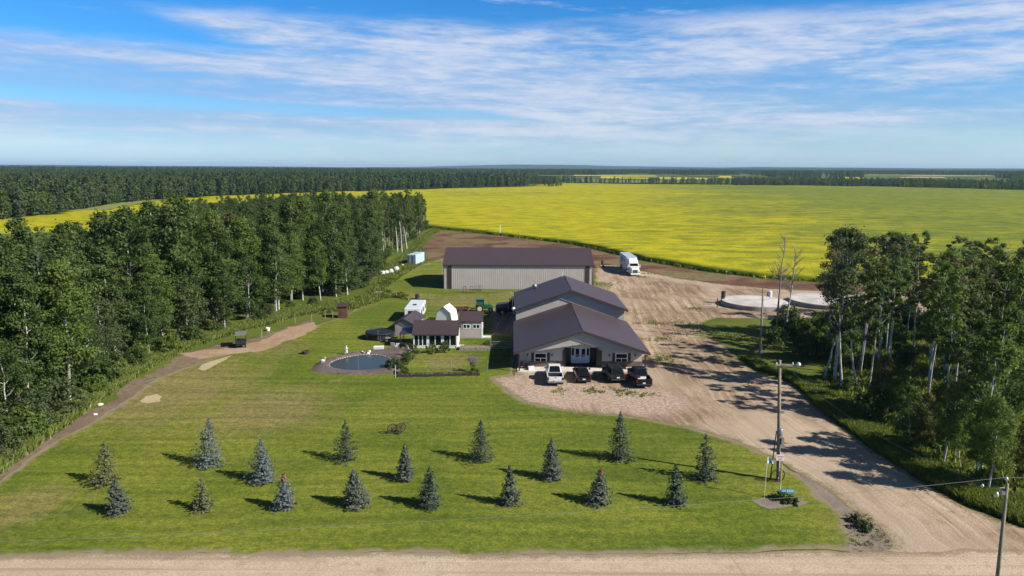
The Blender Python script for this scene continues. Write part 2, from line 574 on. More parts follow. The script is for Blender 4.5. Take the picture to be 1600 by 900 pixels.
def mat_lawn():
    m, t, b = newmat('lawn_grass')
    P = t.node('ShaderNodeTexCoord').outputs['Object']
    big = t.noise(P, 0.055, 4, 0.55, 0.5)
    mid = t.noise(P, 0.42, 5, 0.62)
    fine = t.noise(P, 4.5, 4, 0.7)
    warp = t.noise(P, 0.045, 2, 0.5, col=True)
    vm = t.node('ShaderNodeVectorMath', operation='MULTIPLY_ADD')
    t.l.new(warp, vm.inputs[0])
    vm.inputs[1].default_value = (4, 4, 0)
    t.l.new(P, vm.inputs[2])
    mow = t.noise(t.mapping(vm.outputs[0], (0.035, 0.85, 1)), 1.0, 3, 0.6)
    mow2 = t.noise(t.mapping(vm.outputs[0], (0.9, 0.05, 1), (0, 0, R(28))), 1.0, 3, 0.6)
    c = t.mix(t.step(big, 0.32, 0.68), (0.094, 0.138, 0.013), (0.172, 0.196, 0.026))
    dry = t.math('ADD', t.attr('dry'), t.math('ADD', t.math('MULTIPLY', t.math('SUBTRACT', mid, 0.5), 1.3), t.math('MULTIPLY', t.math('SUBTRACT', mow2, 0.5), 0.9)))
    c = t.mix(t.step(dry, 0.10, 0.95, 0, 0.8), c, (0.235, 0.195, 0.078))
    c = t.mix(t.step(mow, 0.36, 0.64), t.mix(1.0, c, (0.82, 0.85, 0.86), 'MULTIPLY'), t.mix(1.0, c, (1.15, 1.12, 1.1), 'MULTIPLY'))
    c = t.mix(t.step(fine, 0.28, 0.72), t.mix(1.0, c, (0.62, 0.68, 0.70), 'MULTIPLY'), t.mix(1.0, c, (1.36, 1.28, 1.2), 'MULTIPLY'))
    m3 = t.noise(P, 1.5, 4, 0.7)
    c = t.mix(t.step(m3, 0.34, 0.66), t.mix(1.0, c, (0.72, 0.78, 0.8), 'MULTIPLY'), t.mix(1.0, c, (1.25, 1.17, 1.15), 'MULTIPLY'))
    e = t.math('ADD', t.attr('edge'), t.math('ADD', t.math('MULTIPLY', t.math('SUBTRACT', mid, 0.5), 2.6), t.math('MULTIPLY', t.math('SUBTRACT', fine, 0.5), 1.6)))
    c = t.mix(t.step(e, 0.75, 0.05), c, t.mix(fine, (0.17, 0.13, 0.085), (0.36, 0.29, 0.20)))
    t.l.new(c, b.inputs['Base Color'])
    b.inputs['Roughness'].default_value = 0.9
    b.inputs['Specular IOR Level'].default_value = 0.15
    bumped(t, b, t.math('ADD', fine, t.math('MULTIPLY', t.noise(P, 16, 3, 0.7), 0.6)), 0.7, 0.07)
    return m


def mat_drive():
    m, t, b = newmat('driveway_dirt')
    P = t.node('ShaderNodeTexCoord').outputs['Object']
    c, big, mid, fine = soilmix(t, b, P, (0.290, 0.200, 0.125), (0.47, 0.360, 0.250), (0.235, 0.155, 0.095))
    u, v = t.attr('u'), t.attr('v')
    wob = t.math('MULTIPLY', t.math('SUBTRACT', t.noise(P, 0.12, 3), 0.5), 2.2)
    uv = t.comb(t.math('ADD', u, wob), t.math('MULTIPLY', v, 0.035), 0.0)
    tr = t.noise(uv, 0.75, 4, 0.62)
    tr2 = t.noise(uv, 2.6, 3, 0.6)
    c = t.mix(t.step(tr, 0.42, 0.74, 0, 0.9), c, (0.20, 0.132, 0.084))
    c = t.mix(t.math('MULTIPLY', t.step(tr2, 0.52, 0.68, 0, 0.9), t.step(mid, 0.35, 0.6)), c, (0.50, 0.395, 0.285))
    tr3 = t.noise(uv, 1.7, 3, 0.6)
    c = t.mix(t.step(tr3, 0.40, 0.62), t.mix(1.0, c, (0.80, 0.78, 0.76), 'MULTIPLY'), t.mix(1.0, c, (1.12, 1.12, 1.12), 'MULTIPLY'))
    c = t.mix(t.step(t.noise(P, 0.05, 3, 0.5, 0.5), 0.45, 0.62, 0, 0.6), c, (0.50, 0.40, 0.30))
    red = t.noise(P, 0.16, 4, 0.6, 1.0)
    c = t.mix(t.math('MULTIPLY', t.step(red, 0.55, 0.70, 0, 0.65), t.attr('rough')), c, (0.235, 0.125, 0.065))
    # stony pale gravel in front of the house
    gv = t.noise(P, 2.6, 5, 0.8)
    gcol = t.mix(t.step(gv, 0.36, 0.66), (0.25, 0.172, 0.122), (0.60, 0.475, 0.375))
    c = t.mix(t.step(t.math('ADD', t.attr('gravel'), t.math('MULTIPLY', t.math('SUBTRACT', mid, 0.5), 0.7)), 0.25, 0.75, 0, 0.85), c, gcol)
    wd = t.math('ADD', t.attr('weeds'), t.math('ADD', t.math('MULTIPLY', t.math('SUBTRACT', mid, 0.5), 1.5), t.math('MULTIPLY', t.math('SUBTRACT', big, 0.5), 0.8)))
    c = t.mix(t.step(wd, 0.42, 0.75, 0, 0.9), c, t.mix(fine, (0.075, 0.095, 0.02), (0.19, 0.19, 0.06)))
    e = t.math('ADD', t.attr('edge'), t.math('ADD', t.math('MULTIPLY', t.math('SUBTRACT', mid, 0.5), 3.0), t.math('MULTIPLY', t.math('SUBTRACT', fine, 0.5), 1.5)))
    c = t.mix(t.step(e, 0.9, 0.0, 0, 0.8), c, t.mix(fine, (0.10, 0.10, 0.03), (0.26, 0.21, 0.11)))
    t.l.new(c, b.inputs['Base Color'])
    b.inputs['Roughness'].default_value = 0.95
    b.inputs['Specular IOR Level'].default_value = 0.1
    bumped(t, b, t.math('ADD', t.math('ADD', fine, t.math('MULTIPLY', gv, 0.7)), t.math('MULTIPLY', tr, 0.15)), 0.6, 0.07)
    return m


def mat_road():
    m, t, b = newmat('gravel_road')
    P = t.node('ShaderNodeTexCoord').outputs['Object']
    c, big, mid, fine = soilmix(t, b, P, (0.47, 0.365, 0.255), (0.53, 0.42, 0.305), (0.39, 0.295, 0.20), scale=1.4)
    tr = t.noise(t.mapping(P, (0.02, 1.1, 1)), 1.0, 4, 0.65)
    c = t.mix(t.step(tr, 0.50, 0.68, 0, 0.8), c, (0.33, 0.245, 0.165))
    c = t.mix(t.step(t.noise(t.mapping(P, (0.02, 2.6, 1)), 1.0, 3), 0.56, 0.7, 0, 0.5), c, (0.60, 0.49, 0.37))
    e = t.math('ADD', t.attr('edge'), t.math('ADD', t.math('MULTIPLY', t.math('SUBTRACT', mid, 0.5), 1.5), t.math('MULTIPLY', t.math('SUBTRACT', fine, 0.5), 1.3)))
    c = t.mix(t.step(e, 0.75, 0.1, 0, 0.75), c, (0.22, 0.165, 0.10))
    t.l.new(c, b.inputs['Base Color'])
    b.inputs['Roughness'].default_value = 0.95
    b.inputs['Specular IOR Level'].default_value = 0.1
    bumped(t, b, t.math('ADD', fine, t.noise(P, 18, 3)), 0.5, 0.04)
    return m


def mat_soil(name, c1, c2, c3, green=0.0, scale=1.0, bump=0.12):
    m, t, b = newmat(name)
    P = t.node('ShaderNodeTexCoord').outputs['Object']
    c, big, mid, fine = soilmix(t, b, P, c1, c2, c3, green, scale=scale)
    t.l.new(c, b.inputs['Base Color'])
    b.inputs['Roughness'].default_value = 0.95
    b.inputs['Specular IOR Level'].default_value = 0.1
    bumped(t, b, t.math('ADD', mid, fine), 0.6, bump)
    return m


def mat_canola():
    m, t, b = newmat('canola_bloom')
    P = t.node('ShaderNodeTexCoord').outputs['Object']
    big = t.noise(t.mapping(P, (0.55, 1.0, 1)), 0.0075, 5, 0.55, 0.6)
    mid = t.noise(t.mapping(P, (0.35, 1.0, 1)), 0.035, 5, 0.6, 0.4)
    strk = t.noise(t.mapping(P, (0.10, 1.0, 1), (0, 0, R(-7))), 0.10, 4, 0.6)
    fine = t.noise(P, 1.1, 4, 0.75)
    sep = t.node('ShaderNodeSeparateXYZ')
    t.l.new(P, sep.inputs[0])
    # the east of the field is further past bloom than the west
    east = t.step(t.math('ADD', sep.outputs[0], t.math('MULTIPLY', sep.outputs[1], -0.12)), -60.0, 260.0, 0.08, -0.13)
    m2 = t.noise(t.mapping(P, (0.6, 1.0, 1)), 0.14, 5, 0.68)
    f = t.math('ADD', t.math('ADD', t.math('MULTIPLY', big, 0.38), t.math('MULTIPLY', mid, 0.27)), t.math('ADD', t.math('MULTIPLY', strk, 0.20), t.math('MULTIPLY', m2, 0.25)))
    f = t.math('ADD', f, east)
    c = t.mix(t.step(f, 0.40, 0.66), (0.195, 0.222, 0.024), (0.445, 0.395, 0.010))
    c = t.mix(t.step(m2, 0.36, 0.64), t.mix(1.0, c, (0.68, 0.78, 0.9), 'MULTIPLY'), t.mix(1.0, c, (1.18, 1.12, 0.9), 'MULTIPLY'))
    c = t.mix(t.step(fine, 0.30, 0.70, 0.0, 1.0), t.mix(1.0, c, (0.66, 0.72, 0.8), 'MULTIPLY'), t.mix(1.0, c, (1.12, 1.10, 0.9), 'MULTIPLY'))
    e = t.math('ADD', t.attr('edge'), t.math('MULTIPLY', t.math('SUBTRACT', mid, 0.5), 8))
    c = t.mix(t.step(e, 3.0, 0.0, 0, 0.75), c, (0.16, 0.20, 0.03))
    t.l.new(c, b.inputs['Base Color'])
    b.inputs['Roughness'].default_value = 0.85
    b.inputs['Specular IOR Level'].default_value = 0.1
    bumped(t, b, t.math('ADD', fine, t.math('MULTIPLY', mid, 2.0)), 0.6, 0.5)
    return m


def mat_ground():
    m, t, b = newmat('rough_grass_ground')
    P = t.node('ShaderNodeTexCoord').outputs['Object']
    big = t.noise(P, 0.03, 5, 0.6, 0.5)
    mid = t.noise(P, 0.4, 5, 0.62)
    fine = t.noise(P, 3.5, 4, 0.7)
    c = t.mix(t.step(big, 0.35, 0.65), (0.080, 0.118, 0.016), (0.135, 0.160, 0.030))
    c = t.mix(t.step(mid, 0.52, 0.70, 0, 0.8), c, (0.14, 0.115, 0.055))
    c = t.mix(t.step(fine, 0.28, 0.72), t.mix(1.0, c, (0.66, 0.68, 0.7), 'MULTIPLY'), t.mix(1.0, c, (1.28, 1.25, 1.2), 'MULTIPLY'))
    t.l.new(c, b.inputs['Base Color'])
    b.inputs['Roughness'].default_value = 0.95
    b.inputs['Specular IOR Level'].default_value = 0.1
    bumped(t, b, t.math('ADD', mid, fine), 0.7, 0.2)
    return m


M['lawn'] = mat_lawn()
M['drive'] = mat_drive()
M['road'] = mat_road()
M['canola'] = mat_canola()
M['ground'] = mat_ground()
M['soil'] = mat_soil('field_soil', (0.115, 0.060, 0.036), (0.26, 0.160, 0.104), (0.055, 0.034, 0.024), green=0.52, scale=0.8)
M['mulch'] = mat_soil('leaf_litter', (0.19, 0.130, 0.098), (0.25, 0.180, 0.135), (0.12, 0.085, 0.062), green=0.45, scale=2)
M['path'] = mat_soil('sandy_path', (0.36, 0.235, 0.15), (0.43, 0.31, 0.21), (0.26, 0.16, 0.10), scale=2)
M['sand'] = mat_soil('pale_sand', (0.50, 0.41, 0.27), (0.46, 0.37, 0.23), (0.34, 0.28, 0.15), scale=3)
M['pondgravel'] = mat_soil('pond_gravel', (0.125, 0.098, 0.090), (0.18, 0.145, 0.130), (0.075, 0.060, 0.055), scale=3.5)
M['ash'] = mat_soil('bed_mulch', (0.30, 0.24, 0.20), (0.24, 0.19, 0.155), (0.17, 0.13, 0.10), scale=4)
M['pasture'] = mat_soil('pasture', (0.20, 0.235, 0.055), (0.24, 0.25, 0.07), (0.17, 0.20, 0.05), scale=0.15)
M['farfield'] = mat_soil('far_canola', (0.57, 0.47, 0.03), (0.52, 0.43, 0.03), (0.42, 0.38, 0.05), scale=0.05)
M['fargreen'] = mat_soil('far_green_field', (0.15, 0.19, 0.07), (0.19, 0.22, 0.08), (0.13, 0.16, 0.06), scale=0.05)


# ------------------------------------------------------------------ ground sheets
rng = np.random.default_rng(7)


def vnoise(x, y, seed=0):
    """cheap smooth value noise for outlines and terrain"""
    xi, yi = np.floor(x).astype(int), np.floor(y).astype(int)
    fx, fy = x - xi, y - yi
    fx, fy = fx * fx * (3 - 2 * fx), fy * fy * (3 - 2 * fy)

    def h(i, j):
        k = (i * 374761393 + j * 668265263 + seed * 974634777) & 0x7fffffff
        k = ((k ^ (k >> 13)) * 1274126177) & 0x7fffffff
        return ((k ^ (k >> 16)) & 0xffff) / 65535.0
    return (h(xi, yi) * (1 - fx) + h(xi + 1, yi) * fx) * (1 - fy) + (h(xi, yi + 1) * (1 - fx) + h(xi + 1, yi + 1) * fx) * fy


def inpoly(P, poly):
    x, y = P[:, 0], P[:, 1]
    r = np.zeros(len(P), bool)
    n = len(poly)
    for i in range(n):
        x1, y1 = poly[i]
        x2, y2 = poly[(i + 1) % n]
        if y1 == y2:
            continue
        c = ((y1 > y) != (y2 > y)) & (x < (x2 - x1) * (y - y1) / (y2 - y1) + x1)
        r ^= c
    return r


def distline(P, line, closed=True):
    n = len(line)
    best = np.full(len(P), 1e9)
    for i in range(n if closed else n - 1):
        a, b = line[i], line[(i + 1) % n]
        d = b - a
        L = max((d * d).sum(), 1e-9)
        t = np.clip(((P - a) @ d) / L, 0, 1)
        q = a + t[:, None] * d
        best = np.minimum(best, np.hypot(*(P - q).T))
    return best


def roughen(poly, step, amp):
    """subdivide an outline and make it ragged"""
    out = []
    n = len(poly)
    for i in range(n):
        a, b = poly[i], poly[(i + 1) % n]
        L = np.hypot(*(b - a))
        dist = np.hypot(*((a + b) / 2))
        s = step * max(1.0, dist / 90.0)
        k = max(1, int(min(L / s, 260)))
        t = np.arange(k)[:, None] / k
        out.append(a + (b - a) * t)
    P = np.vstack(out)
    for sc, am in ((0.25, 0.5), (0.7, 0.35), (2.0, 0.2)):
        P = P + amp * am * 2 * np.stack([vnoise(P[:, 0] * sc, P[:, 1] * sc, 3) - 0.5, vnoise(P[:, 0] * sc + 50, P[:, 1] * sc, 4) - 0.5], 1)
    return P


def sheet(name, poly, z, mat, step=0.6, amp=0.5, grid=1.5, extra=None, skirt=False, zf=None, kind='structure', far=False):
    poly = np.asarray(poly, float)
    B = roughen(poly, step, amp)
    lo, hi = B.min(0), B.max(0)
    pts = []
    if grid:
        gx, gy = np.meshgrid(np.arange(lo[0], hi[0], grid), np.arange(lo[1], hi[1], grid))
        Pn = np.stack([gx.ravel(), gy.ravel()], 1)
        Pn = Pn + rng.uniform(-0.3, 0.3, Pn.shape) * grid
        if far:                       # thin the grid out with distance
            keep = rng.random(len(Pn)) < np.clip((far / np.hypot(*Pn.T)) ** 2, 0.0, 1)
            Pn = Pn[keep]
        Pn = Pn[inpoly(Pn, B)]
        if len(Pn):
            d = distline(Pn, B)
            Pn = Pn[d > min(step, grid) * 0.6]
        pts = Pn
    allp = np.vstack([B, pts]) if len(pts) else B
    nb = len(B)
    vs, es, fs, ov, oe, of = delaunay_2d_cdt([Vector(p) for p in allp], [(i, (i + 1) % nb) for i in range(nb)], [], 1, 1e-5)
    V2 = np.array([v[:] for v in vs])
    F = np.array([f[:3] for f in fs], dtype=np.int32)
    a, b_, c_ = V2[F[:, 0]], V2[F[:, 1]], V2[F[:, 2]]
    cr_ = (b_[:, 0] - a[:, 0]) * (c_[:, 1] - a[:, 1]) - (b_[:, 1] - a[:, 1]) * (c_[:, 0] - a[:, 0])
    F[cr_ < 0] = F[cr_ < 0][:, ::-1]
    edge = distline(V2, B)
    edge = np.minimum(edge, 20)
    Z = np.full(len(V2), z)
    if zf is not None:
        Z = Z + zf(V2[:, 0], V2[:, 1], edge)
    attrs = {'edge': edge}
    for k, fn in (extra or {}).items():
        attrs[k] = fn(V2)
    V = np.column_stack([V2, Z])
    if skirt:
        cnt = {}
        for f in F:
            for i in range(3):
                e = (f[i], f[(i + 1) % 3])
                cnt[e] = cnt.get(e, 0) + 1
        bd = [e for e in cnt if (e[1], e[0]) not in cnt]
        base = len(V)
        used = sorted({i for e in bd for i in e})
        idx = {u: base + k for k, u in enumerate(used)}
        low = V[used].copy()
        low[:, 2] -= skirt
        V = np.vstack([V, low])
        for k in attrs:
            attrs[k] = np.concatenate([attrs[k], np.asarray(attrs[k])[used]])
        ex = []
        for i, j in bd:
            ex += [(i, idx[i], j), (j, idx[i], idx[j])]
        F = np.vstack([F, np.array(ex, dtype=np.int32)])
    o = mesh_np(name, V, F, mat, attrs, smooth=zf is not None)
    if kind:
        o['kind'] = kind
    return o


def blobs(lst, wobble=0.0):
    """soft patches: (px, py, half width, half height, strength) in the photograph, laid on the ground"""
    items = []
    for px, py, rx, ry, s in lst:
        c = G(px, py)[:2]
        ax = abs(G(px + rx, py)[0] - c[0])
        ay = abs(G(px, py - ry)[1] - G(px, py + ry)[1]) / 2
        items.append((c, ax, ay, s))

    def fn(P):
        v = np.zeros(len(P))
        for c, ax, ay, s in items:
            d = np.hypot((P[:, 0] - c[0]) / ax, (P[:, 1] - c[1]) / ay)
            v = np.maximum(v, s * np.clip(1.3 - d, 0, 1))
        return v
    return fn


# base terrain: level near the farm, rising gently beyond the field
rings = np.concatenate([[0.5], np.linspace(20, 200, 10), np.geomspace(240, 15000, 46)])
na = 128
th = np.linspace(0, 2 * math.pi, na, endpoint=False)
V = [(0, 0, 0)]
for r_ in rings:
    for a_ in th:
        x, y = r_ * math.cos(a_), r_ * math.sin(a_)
        V.append((x, y, float(terrain(x, y)) - (0.6 if r_ > 1200 else 0)))
F = [(0, 1 + k, 1 + (k + 1) % na, 0) for k in range(na)]
quads = []
for i in range(len(rings) - 1):
    for k in range(na):
        a0 = 1 + i * na
        quads.append((a0 + k, a0 + na + k, a0 + na + (k + 1) % na, a0 + (k + 1) % na))
mb = MB()
mb.v = V
mb.f = quads + [(0, 1 + k, 1 + (k + 1) % na) for k in range(na)]
mb.m = [0] * len(mb.f)
g_ = mb.build('ground', M['ground'], smooth=True)
g_['kind'] = 'structure'

# lawn
LAWN_L = [(-160, 868), (0, 752), (60, 707), (150, 657), (200, 621), (250, 590), (330, 560), (380, 546), (440, 532), (500, 507), (545, 492), (585, 462), (606, 437), (650, 418), (692, 404)]
LAWN_R = [(700, 452), (800, 456), (812, 470), (806, 520), (800, 586), (770, 590), (782, 602), (800, 616), (822, 629), (880, 640), (960, 649), (1020, 657), (1080, 669), (1150, 690), (1205, 715), (1245, 742), (1282, 772), (1312, 806), (1330, 838), (1322, 860)]
ROAD_TOP = [(1340, 861), (900, 864), (400, 866), (0, 867)]
lawn_poly = gp(*LAWN_L, *LAWN_R, *ROAD_TOP)
DRY = [(700, 566, 60, 18, 0.75), (410, 640, 130, 45, 0.9), (880, 760, 300, 30, 0.12), (560, 640, 200, 30, 0.2), (250, 610, 170, 60, 1.0), (45, 790, 100, 45, 0.75), (330, 575, 90, 22, 0.7), (440, 545, 60, 22, 0.6),
       (720, 470, 80, 14, 0.75), (650, 463, 40, 6, 0.9), (520, 600, 60, 15, 0.4), (480, 640, 60, 25, 0.45), (420, 480, 60, 30, 0.3), (790, 462, 40, 6, 0.7), (600, 512, 60, 12, 0.1), (200, 680, 80, 30, 0.3),
       (560, 478, 40, 10, 0.6), (1300, 820, 25, 40, 0.5)]
DRY += [(b[0], b[1], 15, 4, 0.75) for b in ((325, 727), (411, 752), (164, 757), (187, 802), (317, 796), (444, 795), (540, 720), (558, 792), (633, 750), (672, 791), (750, 720), (797, 788), (863, 749), (935, 786), (968, 719), (1055, 789), (1103, 750))]
sheet('lawn', lawn_poly, 0.012, M['lawn'], 0.5, 0.55, 1.2, {'dry': blobs(DRY)})

# soil and litter along the wood
sheet('litter_strip', gp((-160, 855), (-60, 792), (0, 735), (60, 690), (150, 639), (200, 603), (250, 572), (330, 542), (400, 524), (470, 502), (500, 506), (450, 532), (380, 552), (330, 566), (250, 596), (200, 628), (150, 664), (60, 714), (0, 758), (-160, 872)),
      0.006, M['mulch'], 0.5, 2.2, 2.0)
sheet('dirt_path', gp((285, 553), (330, 545), (362, 543), (405, 532), (430, 518), (455, 509), (490, 503), (500, 508), (478, 522), (440, 537), (400, 550), (350, 556), (310, 562)), 0.018, M['path'], 0.5, 1.2, 1.5)
sheet('sand_patch', gp((214, 627), (225, 619), (245, 617), (251, 621), (243, 629), (225, 631)), 0.02, M['sand'], 0.3, 0.7, 0.8)
sheet('sand_patch', gp((305, 577), (318, 569), (345, 560), (362, 556), (350, 564), (332, 573), (316, 580)), 0.022, M['sand'], 0.3, 0.7, 0.8)
# bare soil behind the shop and along the field edge
sheet('bare_soil', gp((650, 408), (655, 392), (668, 376), (690, 361), (740, 364), (800, 371), (850, 378), (900, 384), (950, 396), (1010, 409), (1100, 425), (1200, 437), (1300, 443), (1480, 447), (1480, 464),
                      (1300, 457), (1200, 453), (1130, 446), (1060, 437), (1010, 427), (965, 417), (932, 416), (928, 430), (925, 404), (760, 402), (692, 404)), 0.008, M['soil'], 0.8, 2.0, 4.0)
# yard and driveway
DRIVE = [(1560, 905), (1480, 850), (1420, 800), (1350, 752), (1285, 712), (1215, 668), (1150, 622), (1098, 570), (1060, 520), (1035, 480), (1015, 450), (998, 432)]
cl = gp(*DRIVE)
seg = [np.linspace(0, 1, 24, endpoint=False)[:, None] * (cl[i + 1] - cl[i]) + cl[i] for i in range(len(cl) - 1)]
cl = np.vstack(seg + [cl[-1:]])
for _ in range(40):
    cl[1:-1] = (cl[:-2] + cl[1:-1] * 2 + cl[2:]) / 4
cs = np.concatenate([[0], np.cumsum(np.hypot(*np.diff(cl, axis=0).T))])


def drive_uv(P):
    d = np.hypot(P[:, None, 0] - cl[None, :, 0], P[:, None, 1] - cl[None, :, 1])
    k = d.argmin(1)
    tg = np.gradient(cl, axis=0)[k]
    tg /= np.hypot(*tg.T)[:, None]
    r_ = P - cl[k]
    return r_[:, 0] * tg[:, 1] - r_[:, 1] * tg[:, 0], cs[k] + (r_ * tg).sum(1)


yard = gp((770, 590), (782, 602), (800, 616), (822, 629), (880, 640), (960, 649), (1020, 657), (1080, 669), (1150, 690), (1205, 715), (1250, 741), (1300, 770), (1345, 805), (1385, 838), (1392, 854), (1372, 866),
          (1450, 872), (1700, 872), (1660, 848), (1600, 826), (1520, 794), (1460, 764), (1400, 728), (1360, 700), (1328, 676), (1288, 648), (1256, 616), (1222, 592), (1180, 580), (1150, 555), (1120, 530), (1098, 505), (1120, 497),
          (1250, 497), (1480, 494), (1480, 462), (1300, 455), (1200, 451), (1130, 444), (1060, 435), (1010, 425), (965, 415), (932, 413), (926, 450), (880, 470), (800, 478), (770, 484), (764, 502), (765, 524), (802, 526), (805, 586), (780, 588))
GRAVEL = [(880, 615, 110, 25, 1.0), (1000, 625, 110, 30, 0.9), (800, 595, 30, 14, 1.0), (1120, 640, 90, 40, 0.45)]
WEEDS = [(1100, 520, 60, 22, 0.6), (1150, 470, 60, 3, 0.3), (1040, 440, 40, 4, 0.45), (1180, 620, 30, 12, 0.35), (940, 445, 20, 8, 0.8), (1035, 570, 12, 25, 0.6), (1020, 500, 20, 25, 0.35), (925, 612, 12, 4, 0.75), (985, 616, 30, 4, 0.6), (960, 608, 40, 4, 0.35), (1130, 560, 40, 14, 0.6), (1250, 640, 20, 20, 0.4),
         (1050, 545, 30, 8, 0.4), (1000, 432, 12, 2, 0.5), (785, 478, 30, 6, 0.3), (870, 470, 40, 6, 0.4), (1080, 462, 30, 4, 0.3)]
ROUGH = [(1060, 600, 60, 40, 0.5), (1050, 450, 120, 30, 1.0), (950, 430, 40, 15, 1.0), (1200, 490, 150, 12, 0.9), (1020, 500, 60, 40, 0.7)]
sheet('driveway', yard, 0.020, M['drive'], 0.5, 0.7, 1.3, {'u': lambda P: drive_uv(P)[0], 'v': lambda P: drive_uv(P)[1], 'gravel': blobs(GRAVEL), 'weeds': blobs(WEEDS), 'rough': blobs(ROUGH)})
sheet('soil_verge', gp((1235, 738), (1262, 744), (1300, 768), (1345, 803), (1385, 836), (1394, 852), (1375, 868), (1325, 868), (1318, 840), (1300, 800), (1270, 765)), 0.009, M['ash'], 0.5, 0.9, 1.0)
# road along the front
rt = gp((1700, 858), (1340, 863), (900, 865), (400, 866), (0, 867), (-200, 868))
road = np.vstack([[[300, 50.5]], [[90, 46.6]], rt, [[-300, 42.8]], [[-300, 33.0]], [[300, 35.5]]])
sheet('gravel_road', road, 0.028, M['road'], 0.6, 0.45, 1.6)


# the canola crop: a metre-high stand
def crop_z(x, y, e):
    und = (vnoise(x / 45, y / 45, 11) - 0.5) * 0.9 + (vnoise(x / 9, y / 9, 12) - 0.5) * 0.35 + (vnoise(x / 2.5, y / 2.5, 13) - 0.5) * 0.22
    return und * np.clip(e / 6, 0.25, 1) - 0.35 * np.clip(1 - e / 1.5, 0, 1)


field = gp((676, 357), (700, 359), (740, 363), (800, 370), (850, 376), (900, 382), (950, 394), (1010, 407), (1100, 423), (1200, 435), (1300, 441), (1480, 446), (1750, 452), (2000, 440),
           (2000, 300), (1600, 298), (1400, 293), (1200, 290), (1000, 288.5), (882, 287), (835, 289.5), (825, 292.5), (700, 296), (560, 300), (420, 304), (310, 309.5), (190, 321), (130, 331), (60, 339), (0, 346), (-200, 356), (-200, 372))
far_w = np.array([[-128, 320], [-100, 330], [-60, 334]])
field = np.vstack([field, far_w])
sheet('canola_field', field, 1.25, M['canola'], 1.2, 1.2, 4.0, skirt=1.6, zf=crop_z, far=230)
sheet('pasture_strip', gp((100, 333), (130, 329.5), (190, 319.5), (240, 314.5), (270, 314), (215, 322), (170, 331), (130, 334)), 1.4, M['pasture'], 2.0, 2.0, 12.0)


def on_terrain(dz):
    return lambda x, y, e: terrain(x, y) + dz


def far_sheet(name, mat, px):
    sheet(name, gp(*px), 0.0, mat, 12, 10, 60, zf=on_terrain(1.2), far=1200)


FARFIELDS = [('distant_canola_field', 'farfield', [(708, 276.8), (785, 277.2), (788, 274.2), (712, 273.6)]),
             ('distant_canola_field', 'farfield', [(938, 279.5), (1016, 280.5), (1016, 276.8), (940, 276.2)]),
             ('distant_canola_field', 'farfield', [(1030, 281), (1115, 281.5), (1100, 278.6), (1032, 277.6)]),
             ('distant_canola_field', 'farfield', [(1122, 278.5), (1143, 278.7), (1143, 275.6), (1124, 275.4)]),
             ('distant_canola_field', 'farfield', [(1318, 280.0), (1345, 280.2), (1345, 277.6), (1318, 277.4)]),
             ('distant_canola_field', 'farfield', [(1520, 288.5), (1640, 289), (1640, 284.5), (1560, 284.6)]),
             ('distant_green_field', 'fargreen', [(900, 286), (1140, 287.5), (1120, 282), (905, 281)]),
             ('distant_green_field', 'fargreen', [(1340, 285), (1520, 286), (1510, 282), (1345, 281.5)])]
rfd = np.random.default_rng(77)
for i in range(13):
    x0, y0 = rfd.uniform(840, 1560), rfd.uniform(270.5, 281)
    y0 += (x0 - 900) * 0.0045
    wd, hd = rfd.uniform(50, 150), rfd.uniform(0.9, 1.7) * (0.5 + (y0 - 270) / 14)
    FARFIELDS.append(('distant_green_field' if i % 4 else 'distant_canola_field', 'fargreen' if i % 4 else 'farfield', [(x0, y0), (x0 + wd, y0 + wd * .006), (x0 + wd * .93, y0 - hd + wd * .006), (x0 + wd * .06, y0 - hd)]))
for nm, mt, px in FARFIELDS:
    far_sheet(nm, M[mt], px)


# blue hills on the horizon
def ridge(dist, a0, a1, hfun, depth=1500, n=160):
    vs, fs = [], []
    for i in range(n + 1):
        a = a0 + (a1 - a0) * i / n
        h = hfun(a)
        for r_, z_ in ((dist - depth, 0), (dist - depth * 0.35, h * 0.75), (dist, h), (dist + depth, 0)):
            vs.append((math.sin(a) * r_, math.cos(a) * r_, terrain(0, r_) - 2 + z_))
    for i in range(n):
        for k in range(3):
            fs.append((i * 4 + k, i * 4 + k + 1, i * 4 + 5 + k, i * 4 + 4 + k))
    mb = MB()
    mb.add(vs, fs)
    o = mb.build('hills', M['hill'], smooth=True)
    o['kind'] = 'structure'


M['hill'] = mat_soil('wooded_hill', (0.035, 0.055, 0.022), (0.05, 0.07, 0.03), (0.03, 0.045, 0.02), scale=0.01)


def h1(a):
    x = 800 + math.tan(a) * FPX
    b = np.interp(x, [-200, 300, 560, 640, 720, 800, 900, 1000, 1120, 1300, 1420, 1700, 2200], [30, 26, 24, 26, 42, 60, 55, 44, 34, 40, 36, 30, 20])
    return float(b * 1.4 + 10 * (vnoise(np.array([x / 60.]), np.array([0.5]), 5)[0] - 0.5))


def h2(a):
    x = 800 + math.tan(a) * FPX
    b = np.interp(x, [-200, 600, 1000, 1200, 1500, 1700, 2200], [14, 14, 30, 52, 34, 40, 20])
    return float(b * 0.85 + 9 * (vnoise(np.array([x / 45.]), np.array([2.5]), 6)[0] - 0.5))


ridge(11500, -0.9, 0.9, h1)
ridge(7600, -0.9, 0.9, h2, 900)
# ------------------------------------------------------------------ plants
def unit(v):
    return v / np.maximum(np.linalg.norm(v, axis=-1, keepdims=True), 1e-9)


